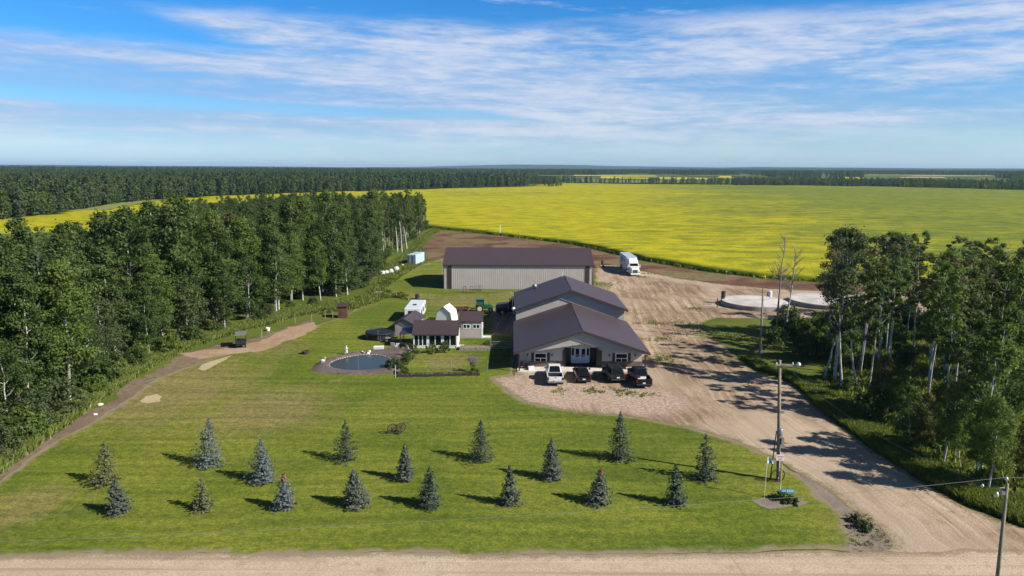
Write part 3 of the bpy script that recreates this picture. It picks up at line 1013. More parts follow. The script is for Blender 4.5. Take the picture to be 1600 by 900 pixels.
def leaves(C, nrm, size, asp, r):
    """one kite-shaped leaf spray at each centre C, facing nrm"""
    n = len(C)
    nrm = unit(nrm)
    t = unit(np.cross(nrm, unit(r.normal(size=(n, 3)))))
    b = np.cross(nrm, t)
    s = (size * r.uniform(0.65, 1.35, n))[:, None]
    a = s * asp
    fold = nrm * s * r.uniform(-0.15, 0.25, n)[:, None]
    V = np.stack([C - t * s, C + b * a * 0.8 + fold, C + t * s * 0.9, C - b * a + fold], 1).reshape(-1, 3)
    F = np.arange(4 * n).reshape(n, 4)
    return V, F


def cloud(cent, rad, count, size, r, flat=0.7, up=0.45):
    """leaf clumps: shells of sprays round the clump centres"""
    cs_, ns_, tn = [], [], []
    for c, q, k in zip(cent, rad, count):
        d = unit(r.normal(size=(k, 3)))
        rr = q * r.uniform(0.25, 1.0, k)[:, None] ** 0.6
        rr = np.where(r.random((k, 1)) < 0.35, q * np.clip(np.abs(r.normal(0, 1.0, (k, 1))), 0, 1.75), rr)
        p = d * rr * np.array([1, 1, flat])
        cs_.append(c + p)
        ns_.append(d * 0.9 + np.array([0, 0, up]) + r.normal(size=(k, 3)) * 0.45)
        tn.append(np.clip(r.normal(0.45, 0.2) + r.normal(0, 0.16, k), 0, 1))
    C = np.vstack(cs_)
    V, F = leaves(C, np.vstack(ns_), size, 0.62, r)
    return V, F, np.concatenate(tn)


def trunk_pts(H, lean, r, wob=0.25):
    k = 7
    z = np.linspace(0, H, k)
    off = np.cumsum(r.normal(0, wob, (k, 2)), 0) * (z / H)[:, None]
    return np.column_stack([lean[0] * z + off[:, 0], lean[1] * z + off[:, 1], z])


def at_h(P, z):
    return np.array([np.interp(z, P[:, 2], P[:, 0]), np.interp(z, P[:, 2], P[:, 1]), z])


def limbs(mb, P, H, z0, z1, n, length, r, rad, rise=0.8, twigs=2):
    tips = []
    for i in range(n):
        z = r.uniform(z0, z1)
        a = at_h(P, z)
        th = r.uniform(0, 2 * math.pi)
        L = length * r.uniform(0.6, 1.2) * (1.15 - 0.6 * (z - z0) / max(z1 - z0, .1))
        d = unit(np.array([math.cos(th), math.sin(th), rise * r.uniform(0.6, 1.3)]))
        m = a + d * L * 0.5 + np.array([0, 0, -0.05 * L])
        e = a + d * L + np.array([0, 0, 0.12 * L])
        rr = rad * (1.1 - 0.6 * z / H)
        mb.tube([a, m, e], [rr, rr * 0.65, rr * 0.25], 5, caps=False)
        tips += [m, e]
        for _ in range(twigs):
            s = a + (e - a) * r.uniform(0.35, 0.85)
            q = s + unit(d + r.normal(0, 0.7, 3)) * L * r.uniform(0.25, 0.5)
            mb.tube([s, q], [rr * 0.35, rr * 0.12], 3, caps=False)
            tips.append(q)
    return tips


def broadleaf(name, seed, H, base, width, leafm, barkm, nclump, nleaf, size, lean=(0, 0), shape='oval', r0=None, open_=0.0, group=None):
    """a leafy tree: trunk with limbs, crown of leaf clumps"""
    r = np.random.default_rng(seed)
    t = thing(name, None, None)
    P = trunk_pts(H * 0.93, lean, r, 0.16)
    mb = MB()
    rr = r0 or 0.011 * H
    z = P[:, 2]
    mb.tube(P, list(rr * (1.05 - 0.85 * z / H)), 7, caps=False)
    limbs(mb, P, H, H * base, H * 0.88, 12, width * 0.42, r, rr * 0.42)
    mb.build('trunk', barkm, t, smooth=True)
    cent, rad, cnt = [], [], []
    for i in range(nclump):
        u = (i + r.uniform(0, 1)) / nclump
        zz = H * (base + (1 - base) * u)
        if shape == 'oval':
            prof = math.sin(math.pi * min(1, 0.10 + 0.90 * u ** 0.85)) ** 0.6
        elif shape in ('flat', 'wisp'):
            prof = 0.35 + 0.65 * math.sin(math.pi * min(1.0, u * 0.93 + 0.02)) ** 0.5 * u ** 0.5
        else:
            prof = (1.02 - u) ** 0.55 * min(1, u * 5 + 0.5)
        q = width / 2 * prof * math.sqrt(r.uniform(0.05, 1))
        th = r.uniform(0, 2 * math.pi)
        c = at_h(P, min(zz, H * 0.93)) + np.array([q * math.cos(th), q * math.sin(th), zz - min(zz, H * 0.93)])
        if r.random() < open_:
            continue
        cent.append(c)
        s = r.uniform(0.55, 1.15) * (0.75 + 0.03 * H) * (0.65 + 0.35 * prof) * (0.52 if shape == 'wisp' else 1.0)
        rad.append(s)
        cnt.append(int(nleaf * s * r.uniform(0.7, 1.2)))
    V, F, tn = cloud(cent, rad, cnt, size, r)
    mesh_np('crown', V, F, leafm, fattrs={'tone': tn}, parent=t)
    return t


def conifer(name, seed, H, W, needle, barkm, tiers, per, npb, size, top_brown=None, gap=0.0, foot=0.04):
    """a spruce: whorls of drooping boughs made of needle sprays"""
    r = np.random.default_rng(seed)
    t = thing(name, None, None)
    mb = MB()
    mb.tube([(0, 0, 0), (0, 0, H * 0.5), (0, 0, H * 0.99)], [0.018 * H + 0.03, 0.011 * H, 0.004], 7, caps=False)
    mb.build('trunk', barkm, t, smooth=True)
    C, N, T = [], [], []
    bulge = r.uniform(0.85, 1.15, 12)
    for i in range(tiers):
        u = (i + r.uniform(-0.2, 0.2)) / tiers
        u = min(max(u, 0.0), 0.995)
        z = H * (foot + (1 - foot) * u)
        rad = W / 2 * ((1 - u) ** 0.78) * (0.86 + 0.14 * min(1, u * 9)) + 0.02 * W
        k = max(4, int(per * (0.35 + 0.65 * (1 - u))))
        ph = r.uniform(0, 6.28)
        for j in range(k):
            if r.random() < gap:
                continue
            th = ph + 2 * math.pi * j / k + r.uniform(-0.25, 0.25)
            L = rad * r.uniform(0.66, 1.16) * bulge[int(th / 6.283 * 12) % 12]
            d = np.array([math.cos(th), math.sin(th), 0])
            m = max(3, int(npb * (0.3 + 0.7 * L / (W / 2))))
            s = r.uniform(0.18, 1.0, m)
            droop = -0.22 * (1 - u) * L
            sw = (1 - s * 0.55) * L * 0.30
            p = d[None] * (s * L)[:, None] + np.array([-d[1], d[0], 0])[None] * (r.uniform(-1, 1, m) * sw)[:, None]
            p[:, 2] += z + droop * np.sin(s * 1.9) + 0.16 * L * s ** 3 + r.normal(0, 0.02 * H / 4, m)
            C.append(p)
            N.append(d[None] * 0.55 + np.array([0, 0, 0.8]) + r.normal(0, 0.45, (m, 3)))
            T.append(np.clip(r.normal(0.42, 0.15) + r.normal(0, 0.12, m) + 0.22 * s, 0, 1))
    # leader
    p = np.column_stack([r.normal(0, 0.03, 14), r.normal(0, 0.03, 14), H * r.uniform(0.94, 1.03, 14)])
    C.append(p)
    N.append(r.normal(0, 1, (14, 3)))
    T.append(np.full(14, 0.5))
    C, N, T = np.vstack(C), np.vstack(N), np.concatenate(T)
    V, F = leaves(C, N, size, 0.5, r)
    mats = [needle]
    mi = None
    if top_brown:
        mats = [needle, M['needle_brown']]
        mi = ((C[:, 2] > H * top_brown) & (r.random(len(C)) < 0.85)).astype(int)
    mesh_np('crown', V, F, mats, fattrs={'tone': T}, parent=t, mat_idx=mi)
    return t


def baretree(name, seed, H, r0, barkm, n=16, length=3.0, lean=(0, 0), z0=0.45, leafm=None, nleaf=0):
    r = np.random.default_rng(seed)
    t = thing(name, None, None)
    P = trunk_pts(H, lean, r, 0.2)
    mb = MB()
    mb.tube(P, list(r0 * (1.0 - 0.86 * P[:, 2] / H)), 7, caps=False)
    mb.build('trunk', barkm, t, smooth=True)
    mb = MB()
    tips = limbs(mb, P, H, H * z0, H * 0.97, n, length, r, r0 * 0.45, 1.0, 4)
    mb.build('branches', M['bark_grey'], t, smooth=True)
    if leafm:
        idx = r.choice(len(tips), min(nleaf, len(tips)), replace=False)
        cent = [tips[i] for i in idx]
        V, F, tn = cloud(cent, r.uniform(0.5, 1.0, len(cent)), r.integers(70, 130, len(cent)), 0.20, r)
        mesh_np('crown', V, F, leafm, fattrs={'tone': tn}, parent=t)
    return t


def shrub(name, seed, H, W, leafm, nclump, nleaf, size):
    r = np.random.default_rng(seed)
    t = thing(name, None, None)
    mb = MB()
    cent, rad, cnt = [], [], []
    for i in range(nclump):
        th, u = r.uniform(0, 6.283), r.uniform(0, 1)
        q = W / 2 * math.sqrt(r.uniform(0, 1)) * (1 - 0.55 * u ** 2)
        c = np.array([q * math.cos(th), q * math.sin(th), H * (0.16 + 0.72 * u)])
        cent.append(c)
        s = r.uniform(0.6, 1.1) * 0.17 * (W + H) / 2
        rad.append(s)
        cnt.append(int(nleaf * r.uniform(0.7, 1.2)))
        if i < 8:
            mb.tube([(0, 0, 0), c * 0.6, c], [0.03, 0.02, 0.008], 4, caps=False)
    mb.build('stem', M['bark_brown'], t)
    V, F, tn = cloud(cent, rad, cnt, size, r, 0.85)
    V[:, 2] = np.maximum(V[:, 2], 0.02)
    mesh_np('foliage', V, F, leafm, fattrs={'tone': tn}, parent=t)
    return t


def tufts(name, P, h, mat, r, blades=5, wid=0.10, zf=None, label=None):
    """standing grass and weeds: bent blades at the points P"""
    n = len(P)
    base = np.repeat(P, blades, 0)
    k = len(base)
    base = base + r.normal(0, 0.13, (k, 2))
    hh = (np.repeat(h if hasattr(h, '__len__') else np.full(n, h), blades) * r.uniform(0.5, 1.25, k))
    th = r.uniform(0, 6.283, k)
    d = np.column_stack([np.cos(th), np.sin(th)])
    s = np.column_stack([-d[:, 1], d[:, 0]])
    ww = (wid * r.uniform(0.6, 1.4, k))[:, None]
    z0 = np.zeros(k)
    b1 = np.column_stack([base - s * ww, z0])
    b2 = np.column_stack([base + s * ww, z0])
    m = np.column_stack([base + d * (hh * 0.22)[:, None] + s * ww * 0.8, hh * 0.62])
    tip = np.column_stack([base + d * (hh * r.uniform(0.3, 0.8, k))[:, None], hh])
    V = np.stack([b1, b2, m, tip], 1).reshape(-1, 3)
    F = np.arange(4 * k).reshape(k, 4)
    tone = np.clip(np.repeat(r.normal(0.45, 0.2, n), blades) + r.normal(0, 0.15, k), 0, 1)
    o = mesh_np(name, V, F, mat, fattrs={'tone': tone})
    o['kind'] = 'stuff'
    if label:
        o['label'] = label
    return o


def scatter(poly, spacing, r, jitter=0.58):
    lo, hi = poly.min(0), poly.max(0)
    gx, gy = np.meshgrid(np.arange(lo[0], hi[0], spacing), np.arange(lo[1], hi[1], spacing))
    P = np.stack([gx.ravel(), gy.ravel()], 1)
    P = P + r.uniform(-jitter, jitter, P.shape) * spacing
    return P[inpoly(P, poly)]


def randin(poly, n, r):
    lo, hi = poly.min(0), poly.max(0)
    out = np.zeros((0, 2))
    while len(out) < n:
        P = r.uniform(lo, hi, (n * 2, 2))
        out = np.vstack([out, P[inpoly(P, poly)]])
    return out[:n]


RV = np.random.default_rng(21)
# ---- the kinds of forest tree (the first planted use is the original, the rest are copies)
KINDS = {}
for i, (sd_, H, b_, w_, lm, sh) in enumerate([(1, 16, 0.22, 6.2, 'leaf_aspen', 'oval'), (2, 15, 0.15, 6.8, 'leaf_aspen', 'oval'), (3, 17, 0.30, 5.8, 'leaf_light', 'oval'),
                                              (4, 14, 0.12, 6.4, 'leaf_grey', 'oval'), (5, 16, 0.20, 7.0, 'leaf_aspen', 'cone'), (6, 15, 0.25, 6.0, 'leaf_olive', 'oval')]):
    KINDS['leafy%d' % i] = dict(fn=lambda sd_=sd_, H=H, b_=b_, w_=w_, lm=lm, sh=sh: broadleaf('leafy_tree', 100 + sd_, H, b_, w_, M[lm], M['bark_white'], 84, 120, 0.18, (RV.normal(0, .02), RV.normal(0, .02)), sh), name='leafy_tree')
for i, (sd_, H, w_, lm) in enumerate([(11, 17, 4.6, 'leaf_aspen'), (12, 18, 4.2, 'leaf_light'), (13, 16, 5.0, 'leaf_grey'), (14, 17, 4.4, 'leaf_olive')]):
    KINDS['tall%d' % i] = dict(fn=lambda sd_=sd_, H=H, w_=w_, lm=lm: broadleaf('aspen_tree', 200 + sd_, H, 0.46, w_, M[lm], M['bark_white'], 80, 115, 0.18, (RV.normal(0, .045), RV.normal(0, .03)), 'wisp', 0.12, 0.36), name='aspen_tree')
for i, (sd_, H, w_) in enumerate([(21, 15, 4.4), (22, 13, 4.8)]):
    KINDS['spruce%d' % i] = dict(fn=lambda sd_=sd_, H=H, w_=w_: conifer('spruce_tree', 300 + sd_, H, w_, M['needle_dark'], M['bark_brown'], 30, 13, 11, 0.30, foot=0.06), name='spruce_tree')
for i, (sd_, H, w_, lm) in enumerate([(31, 4.2, 4.6, 'leaf_aspen'), (32, 3.4, 4.0, 'leaf_light'), (33, 5.0, 4.4, 'leaf_grey'), (34, 3.0, 3.8, 'leaf_aspen')]):
    KINDS['bush%d' % i] = dict(fn=lambda sd_=sd_, H=H, w_=w_, lm=lm: shrub('bush', 400 + sd_, H, w_, M[lm], 30, 62, 0.19), name='bush')
PROTO = {}


def plant(kind, x, y, scale=1.0, label=None, cat='tree', group=None, rz=None, zscale=1.0):
    rz = RV.uniform(0, 6.283) if rz is None else rz
    if kind not in PROTO:
        o = PROTO[kind] = KINDS[kind]['fn']()
        o.location = (x, y, 0)
        o.rotation_euler = (0, 0, rz)
        o.scale = (scale, scale, scale * zscale)
    else:
        o = dup(PROTO[kind], (x, y, 0), rz, (scale, scale, scale * zscale))
    for k in ('label', 'category', 'group'):
        if k in o:
            del o[k]
    return tag(o, label, cat, group)


# ---- the wood left of the lawn
edge_px = [(-60, 776), (0, 726), (40, 690), (90, 650), (142, 618), (192, 588), (230, 564), (268, 547), (322, 531), (370, 515), (420, 498), (470, 484), (520, 470), (566, 452), (590, 430), (598, 412), (612, 398), (630, 384), (645, 374), (660, 362), (672, 352)]
WE = gp(*edge_px)
wood = np.vstack([WE, [[-52, 338], [-84, 332], [-112, 300], [-122, 262], [-112, 215], [-99, 170], [-90, 138], [-80, 100], [-66, 66], [-60, 56]]])
spots = scatter(wood, 4.3, RV)
de = distline(spots, WE, closed=False)
cand = []
for p, d in zip(spots, de):
    D = math.hypot(*p)
    cand.append((d + 0.045 * D + RV.uniform(0, 2.5), p, d, D))
cand.sort(key=lambda c: c[0])
LEFTG = 'trees in the wood left of the lawn'
LOOK = {'airy2': 'half bare pale aspen', 'airy3': 'half bare grey aspen', 'leafy0': 'mid green leafy aspen', 'leafy1': 'broad leafy aspen', 'leafy2': 'light green aspen', 'leafy3': 'grey green aspen', 'leafy4': 'tapering leafy aspen', 'leafy5': 'olive leafy aspen',
        'tall0': 'bare trunked aspen', 'tall1': 'pale bare trunked aspen', 'tall2': 'greyish bare trunked aspen', 'tall3': 'olive bare trunked aspen', 'spruce0': 'dark tall spruce', 'spruce1': 'dark stout spruce'}
LMARK = [((20, 715), 'at the picture edge'), ((150, 645), 'by the white stone'), ((230, 600), 'above the sandy patch'), ((377, 540), 'behind the utility cart'), ((460, 505), 'by the path end'), ((533, 497), 'behind the outhouse'), ((592, 459), 'behind the scrap pile'), ((610, 428), 'behind the wrapped bales'), ((646, 405), 'behind the blue container'), ((672, 352), 'at the field end')]
RMARK = [((1600, 790), 'at the picture edge'), ((1480, 745), 'above the leaning pole'), ((1380, 675), 'along the drive'), ((1310, 616), 'at the near corner'), ((1300, 560), 'behind the thicket'), ((1400, 500), 'beside the round pad'), ((1600, 520), 'far back'), ((1500, 600), 'in the middle')]


def place(p, d, marks, rows, wood_):
    m_ = min(marks, key=lambda m: np.hypot(*(G(*m[0])[:2] - p)))
    return '%s %s, %s' % (rows[0] if d < 4 else rows[1] if d < 10 else rows[2], wood_, m_[1])



n_one = 0
rest = []
for s_, p, d, D in cand:
    if n_one >= 285:
        rest.append((p, D))
        continue
    far_end = p[1] > 185
    u = RV.random()
    if far_end and d < 9:
        kind = 'tall%d' % RV.integers(4) if u < 0.6 else 'leafy%d' % RV.choice([0, 2, 4])
    elif u < 0.17 and d > 2 and p[1] > 90:
        kind = 'spruce%d' % RV.integers(2)
    elif u < 0.24:
        kind = 'tall%d' % RV.integers(3) if u > 0.195 else 'leafy1'
    else:
        kind = 'leafy%d' % RV.choice(6, p=[.24, .22, .14, .15, .19, .06])
    sc = RV.uniform(0.64, 1.16) * (0.88 if d < 4 else 1.0) * np.interp(p[1], [160, 200, 250, 300], [1.02, 0.97, 0.92, 0.84])
    bx = 800 + p[0] / p[1] * FPX
    if bx < 60 and p[1] > 95:
        sc *= 1.13
    if 185 < bx < 275 and 100 < p[1] < 180:
        sc *= 1.16
    if p[1] < 130 and p[0] < -75:
        sc *= 0.86
    lab = LOOK[kind] + ' ' + place(p, d, LMARK, ('at the front edge of', 'behind the edge of', 'deep in'), 'the left wood')
    plant(kind, p[0], p[1], sc, lab, 'tree', LEFTG + {'l': ', leafy', 't': ', bare trunked', 's': ', spruces'}[kind[0]], zscale=RV.uniform(0.92, 1.08))
    n_one += 1


def instanced(name, P, srcs, smin, smax, label=None, seed=3, flat=1.0):
    """one woodland object: copies of crown meshes stood at the points P by geometry nodes"""
    me = bpy.data.meshes.new(name)
    me.from_pydata([tuple(p) for p in P], [], [])
    o = bpy.data.objects.new(name, me)
    COL.objects.link(o)
    ng = bpy.data.node_groups.new(name, 'GeometryNodeTree')
    ng.interface.new_socket('Geometry', in_out='INPUT', socket_type='NodeSocketGeometry')
    ng.interface.new_socket('Geometry', in_out='OUTPUT', socket_type='NodeSocketGeometry')
    t = NT(ng)
    gi, go = t.node('NodeGroupInput'), t.node('NodeGroupOutput')
    g2i = t.node('GeometryNodeGeometryToInstance')
    for s in srcs[::-1]:
        oi = t.node('GeometryNodeObjectInfo', transform_space='ORIGINAL')
        oi.inputs['Object'].default_value = s
        oi.inputs['As Instance'].default_value = False
        t.l.new(oi.outputs['Geometry'], g2i.inputs[0])
    ip = t.node('GeometryNodeInstanceOnPoints')
    t.l.new(gi.outputs[0], ip.inputs['Points'])
    t.l.new(g2i.outputs[0], ip.inputs['Instance'])
    ip.inputs['Pick Instance'].default_value = True
    ri = t.node('FunctionNodeRandomValue', data_type='INT')
    ri.inputs['Min'].default_value = 0
    ri.inputs['Max'].default_value = len(srcs) - 1
    ri.inputs['Seed'].default_value = seed
    t.l.new(ri.outputs[2], ip.inputs['Instance Index'])
    rs = t.node('FunctionNodeRandomValue', data_type='FLOAT')
    rs.inputs['Min'].default_value = smin
    rs.inputs['Max'].default_value = smax
    rs.inputs['Seed'].default_value = seed + 1
    sx = t.comb(rs.outputs[1], rs.outputs[1], t.math('MULTIPLY', rs.outputs[1], flat))
    t.l.new(sx, ip.inputs['Scale'])
    rr = t.node('FunctionNodeRandomValue', data_type='FLOAT')
    rr.inputs['Min'].default_value = 0
    rr.inputs['Max'].default_value = 6.28
    rr.inputs['Seed'].default_value = seed + 2
    t.l.new(t.comb(0.0, 0.0, rr.outputs[1]), ip.inputs['Rotation'])
    t.l.new(ip.outputs[0], go.inputs[0])
    md = o.modifiers.new('trees', 'NODES')
    md.node_group = ng
    o['kind'] = 'stuff'
    if label:
        o['label'] = label
    return o


def part_of(kind, nm):
    return [c for c in PROTO[kind].children if c.name.split('.')[0] == nm][0]


if rest:
    instanced('woodland', [(p[0], p[1], 0) for p, D in rest], [part_of(k, 'crown') for k in ('leafy0', 'leafy1', 'leafy4', 'tall0', 'leafy3')], 0.70, 0.98, 'the deeper trees of the wood left of the lawn')

# ---- the wood right of the driveway
RG = 'trees in the wood right of the driveway'
redge = gp((1610, 792), (1540, 768), (1475, 742), (1425, 706), (1375, 672), (1330, 636), (1300, 616), (1288, 596), (1300, 566), (1330, 540))
RW = np.vstack([redge, [[50.5, 116], [66, 124], [98, 126], [104, 96], [92, 66], [60, 48]]])
KINDS['airy2'] = dict(fn=lambda: baretree('aspen_tree', 505, 16.5, 0.15, M['bark_white'], 24, 3.0, (0.03, 0.0), 0.42, M['leaf_light'], 34), name='aspen_tree')
KINDS['airy3'] = dict(fn=lambda: baretree('aspen_tree', 506, 17.0, 0.15, M['bark_grey'], 26, 3.2, (-0.02, 0.0), 0.40, M['leaf_grey'], 26), name='aspen_tree')
rs_ = scatter(RW, 6.0, RV)
for p in rs_:
    u = RV.random()
    D = p[1]
    if p[0] / p[1] * FPX > 870:
        continue
    if u < 0.16:
        k = 'airy%d' % RV.integers(2, 4)
        g_n = ', half bare'
    elif u < 0.74:
        k = 'tall%d' % RV.integers(4)
        lab = 'tall aspen with a bare pale trunk in the wood right of the driveway'
        g_n = ', bare trunked'
    elif u < 0.92:
        k = 'leafy%d' % RV.choice(6, p=[.22, .18, .2, .12, .18, .10])
        lab = 'bushy leafy aspen in the wood right of the driveway'
        g_n = ', leafy'
    else:
        continue
    sc = RV.uniform(0.86, 1.04) * np.interp(D, [50, 75, 100, 125], [0.78, 0.95, 1.0, 0.92])
    lab = LOOK[k] + ' ' + place(p, distline(p[None], redge, closed=False)[0], RMARK, ('at the front edge of', 'behind the edge of', 'deep in'), 'the right wood')
    plant(k, p[0], p[1], sc, lab, 'tree', RG + g_n)
KINDS['dead0'] = dict(fn=lambda: baretree('dead_tree', 501, 16.5, 0.19, M['bark_grey'], 30, 2.4, (0.015, 0.0), 0.5), name='dead_tree')
KINDS['dead1'] = dict(fn=lambda: baretree('dead_tree', 502, 15.0, 0.18, M['bark_white'], 26, 2.2, (0.02, 0.0), 0.5), name='dead_tree')
KINDS['airy0'] = dict(fn=lambda: baretree('aspen_tree', 503, 18.5, 0.22, M['bark_white'], 26, 4.2, (0.0, 0.0), 0.42, M['leaf_grey'], 30), name='aspen_tree')
KINDS['airy1'] = dict(fn=lambda: baretree('aspen_tree', 504, 19.0, 0.20, M['bark_grey'], 26, 3.6, (0.02, 0.0), 0.45, M['leaf_olive'], 12), name='aspen_tree')
for k, px, sc, lab in [('dead0', (1212, 536), 1.0, 'leafless dead tree with pale trunk, left one of the pair by the round pad'),
                       ('dead1', (1226, 530), 1.0, 'leafless dead tree leaning right, right one of the pair by the round pad'),
                       ('airy0', (1303, 600), 0.98, 'tall thinly leaved aspen with a wide crown at the near corner of the right wood'),
                       ('airy1', (1342, 585), 0.95, 'tallest half bare aspen with grey twigs above the right wood'),
                       ('airy0', (1372, 570), 0.90, 'thinly leaved aspen behind the half bare one in the right wood'),
                       ('airy1', (1290, 560), 0.86, 'half bare grey aspen beside the bushes under the round pad')]:
    q = G(*px)
    plant(k, q[0], q[1], sc, lab, 'tree', None, rz=0.6 if k[0] == 'd' else None)
# leaning white trunks at the wood's edge
for i, (px, px2, h_) in enumerate([((1288, 594), (1303, 520), 8), ((1315, 616), (1319, 520), 11), ((1336, 612), (1342, 540), 9), ((1454, 588), (1452, 500), 12), ((1550, 590), (1570, 480), 13), ((1566, 610), (1590, 490), 13), ((1584, 612), (1606, 500), 13), ((1346, 570), (1358, 500), 9)]):
    q = G(*px)
    e = A(px2[0], px2[1], q[1])
    nm = 'bare%d' % i
    lean = ((e[0] - q[0]) / max(e[2], 1), 0.0)
    KINDS[nm] = dict(fn=lambda i=i, lean=lean, h_=h_: baretree('aspen_tree', 520 + i, h_, 0.17, M['bark_white'], 6, 2.0, lean, 0.6, M['leaf_aspen'], 5), name='aspen_tree')
    plant(nm, q[0], q[1], 1.0, ['white aspen stem leaning right by the grassy verge of the driveway', 'straight white aspen stem at the near corner of the right wood', 'thinner white aspen stem beside the straight one at the corner of the right wood', 'white aspen stem standing alone in mid right wood',
                                'white aspen stem slanting up at the far right edge, first of three', 'white aspen stem slanting up at the far right edge, middle of three', 'white aspen stem slanting up at the far right edge, last of three', 'short pale aspen stem behind the airy aspens'][i], 'tree', None, rz=0.0)
for i, (px, px2, lab) in enumerate([((572, 428), (561, 350), 'long white aspen stem leaning left by the bales, left one of two'), ((580, 428), (567, 349), 'long white aspen stem leaning left by the bales, right one of two'),
                                    ((593, 397), (590, 330), 'white stem first in the group at the far end of the left wood'), ((600, 399), (596, 338), 'white stem second in the group at the far end of the left wood'),
                                    ((621, 394), (615, 316), 'white stem third in the group at the far end of the left wood'), ((628, 394), (621, 332), 'white stem fourth in the group at the far end of the left wood'), ((636, 391), (630, 336), 'white aspen stem nearest the blue container')]):
    q = G(*px)
    e = A(px2[0], px2[1], q[1])
    nm = 'stem%d' % i
    KINDS[nm] = dict(fn=lambda i=i, q=q, e=e: baretree('aspen_tree', 560 + i, max(e[2], 6), 0.24, M['bark_white'], 7, 2.2, ((e[0] - q[0]) / max(e[2], 1), 0.0), 0.7, M['leaf_aspen'], 9), name='aspen_tree')
    plant(nm, q[0], q[1], 1.0, lab, 'tree', None, rz=0.0)
for i in range(len(redge) - 1):
    L = np.hypot(*(redge[i + 1] - redge[i]))
    for s in np.arange(0, 1, 3.0 / L):
        q = redge[i] + (redge[i + 1] - redge[i]) * s + RV.normal(0, 0.9, 2) + np.array([1.4, 0.8])
        if i < 5 and RV.random() < 0.75:
            k = 'leafy%d' % RV.choice([0, 1, 2, 4, 5])
            plant(k, q[0], q[1], RV.uniform(0.30, 0.52), 'young ' + LOOK[k].replace('aspen', 'sapling') + ' ' + place(q, 0, RMARK, ('at the front edge of',) * 3, 'the right wood'), 'tree', RG + ', saplings')
# bushes along the right wood and before the pad
BG = 'bushes under the right wood'
bush_poly = gp((1205, 560), (1235, 566), (1280, 572), (1300, 590), (1330, 560), (1420, 520), (1440, 497), (1340, 493), (1290, 503), (1240, 508), (1212, 520))
TMARK = [((1200, 555), 'beside the bare utility pole'), ((1218, 525), 'at the foot of the dead trees'), ((1245, 508), 'between the two round pads'), ((1300, 498), 'before the farther round pad'), ((1400, 500), 'at its right end'), ((1260, 565), 'above the grassy verge'), ((1300, 590), 'at its near corner'), ((1310, 540), 'in its middle')]
for p in scatter(bush_poly, 3.6, RV):
    kb = RV.integers(4)
    plant('bush%d' % kb, p[0], p[1], RV.uniform(0.75, 1.05), ('dense', 'light green', 'tall grey green', 'low dark')[kb] + ' bush in the thicket ' + min(TMARK, key=lambda m: np.hypot(*(G(*m[0])[:2] - p)))[1], 'bush', 'bushes in the thicket before the round pads')
for p in scatter(RW, 4.6, RV):
    if p[0] / p[1] * FPX > 870:
        continue
    if RV.random() < 0.6:
        plant('bush%d' % RV.choice([0, 1, 1, 1, 1, 3]), p[0], p[1], RV.uniform(0.5, 1.05), 'leafy bush ' + place(p, distline(p[None], redge, closed=False)[0], RMARK, ('at the front edge of', 'under the second rows of', 'under the deep trees of'), 'the right wood'), 'bush', BG)
# bushes at the foot of the left wood
k = 0
for i in range(len(WE) - 1):
    L = np.hypot(*(WE[i + 1] - WE[i]))
    for s in np.arange(0, 1, 3.4 / L):
        q = WE[i] + (WE[i + 1] - WE[i]) * s + RV.normal(0, 0.8, 2)
        q = q + np.array([-0.9, 0.5])
        if RV.random() < (0.92 if q[1] < 115 else 0.7):
            plant('bush%d' % RV.integers(4), q[0], q[1], RV.uniform(0.55, 1.15) if q[1] < 115 else RV.uniform(0.4, 0.8), 'low leafy bush ' + place(q, 0, LMARK, ('at the foot of',) * 3, 'the left wood'), 'bush', 'bushes at the foot of the left wood')

# ---- rough grass and undergrowth
r = np.random.default_rng(31)
verge = np.vstack([gp((-80, 800), (0, 741), (60, 697), (110, 661), (170, 618), (215, 588), (262, 560), (330, 533), (400, 513), (470, 494), (530, 482)), gp((530, 470), (470, 480), (400, 500), (320, 524), (250, 548), (190, 578), (130, 622), (60, 676), (0, 722), (-80, 776))])
tufts('long_grass', randin(verge, 12000, r), 0.7, M['grass_long'], r, 5, 0.07, label='bright long grass between the left wood and the lawn')
verge2 = gp((500, 492), (560, 482), (612, 464), (640, 470), (600, 452), (640, 424), (668, 408), (660, 392), (664, 372), (690, 360), (676, 357), (655, 372), (630, 398), (610, 410), (596, 430), (570, 462), (520, 478))
tufts('long_grass', randin(verge2, 6500, r), 0.55, M['grass_long'], r, 5, 0.10, label='long grass and weeds along the wood beside the yard')
verge3 = gp((1178, 562), (1200, 580), (1240, 588), (1290, 606), (1340, 648), (1400, 690), (1470, 738), (1540, 766), (1640, 800), (1640, 835), (1600, 822), (1520, 790), (1460, 760), (1400, 724), (1360, 696), (1328, 672), (1288, 643), (1256, 611), (1222, 588), (1185, 578), (1165, 562))
tufts('long_grass', randin(verge3, 15000, r), 0.65, M['grass_long'], r, 5, 0.06, label='long grass on the right verge of the driveway')
tufts('undergrowth', randin(RW, 22000, r), 0.9, M['grass_long'], r, 4, 0.12, label='undergrowth on the floor of the right wood')
corner = gp((1322, 800), (1345, 800), (1385, 838), (1392, 855), (1345, 862), (1330, 850))
tufts('dry_weeds', randin(corner, 70, r), 0.2, M['grass_dry'], r, 5, 0.04, label='dry weeds on the corner of road and driveway')
wq = []
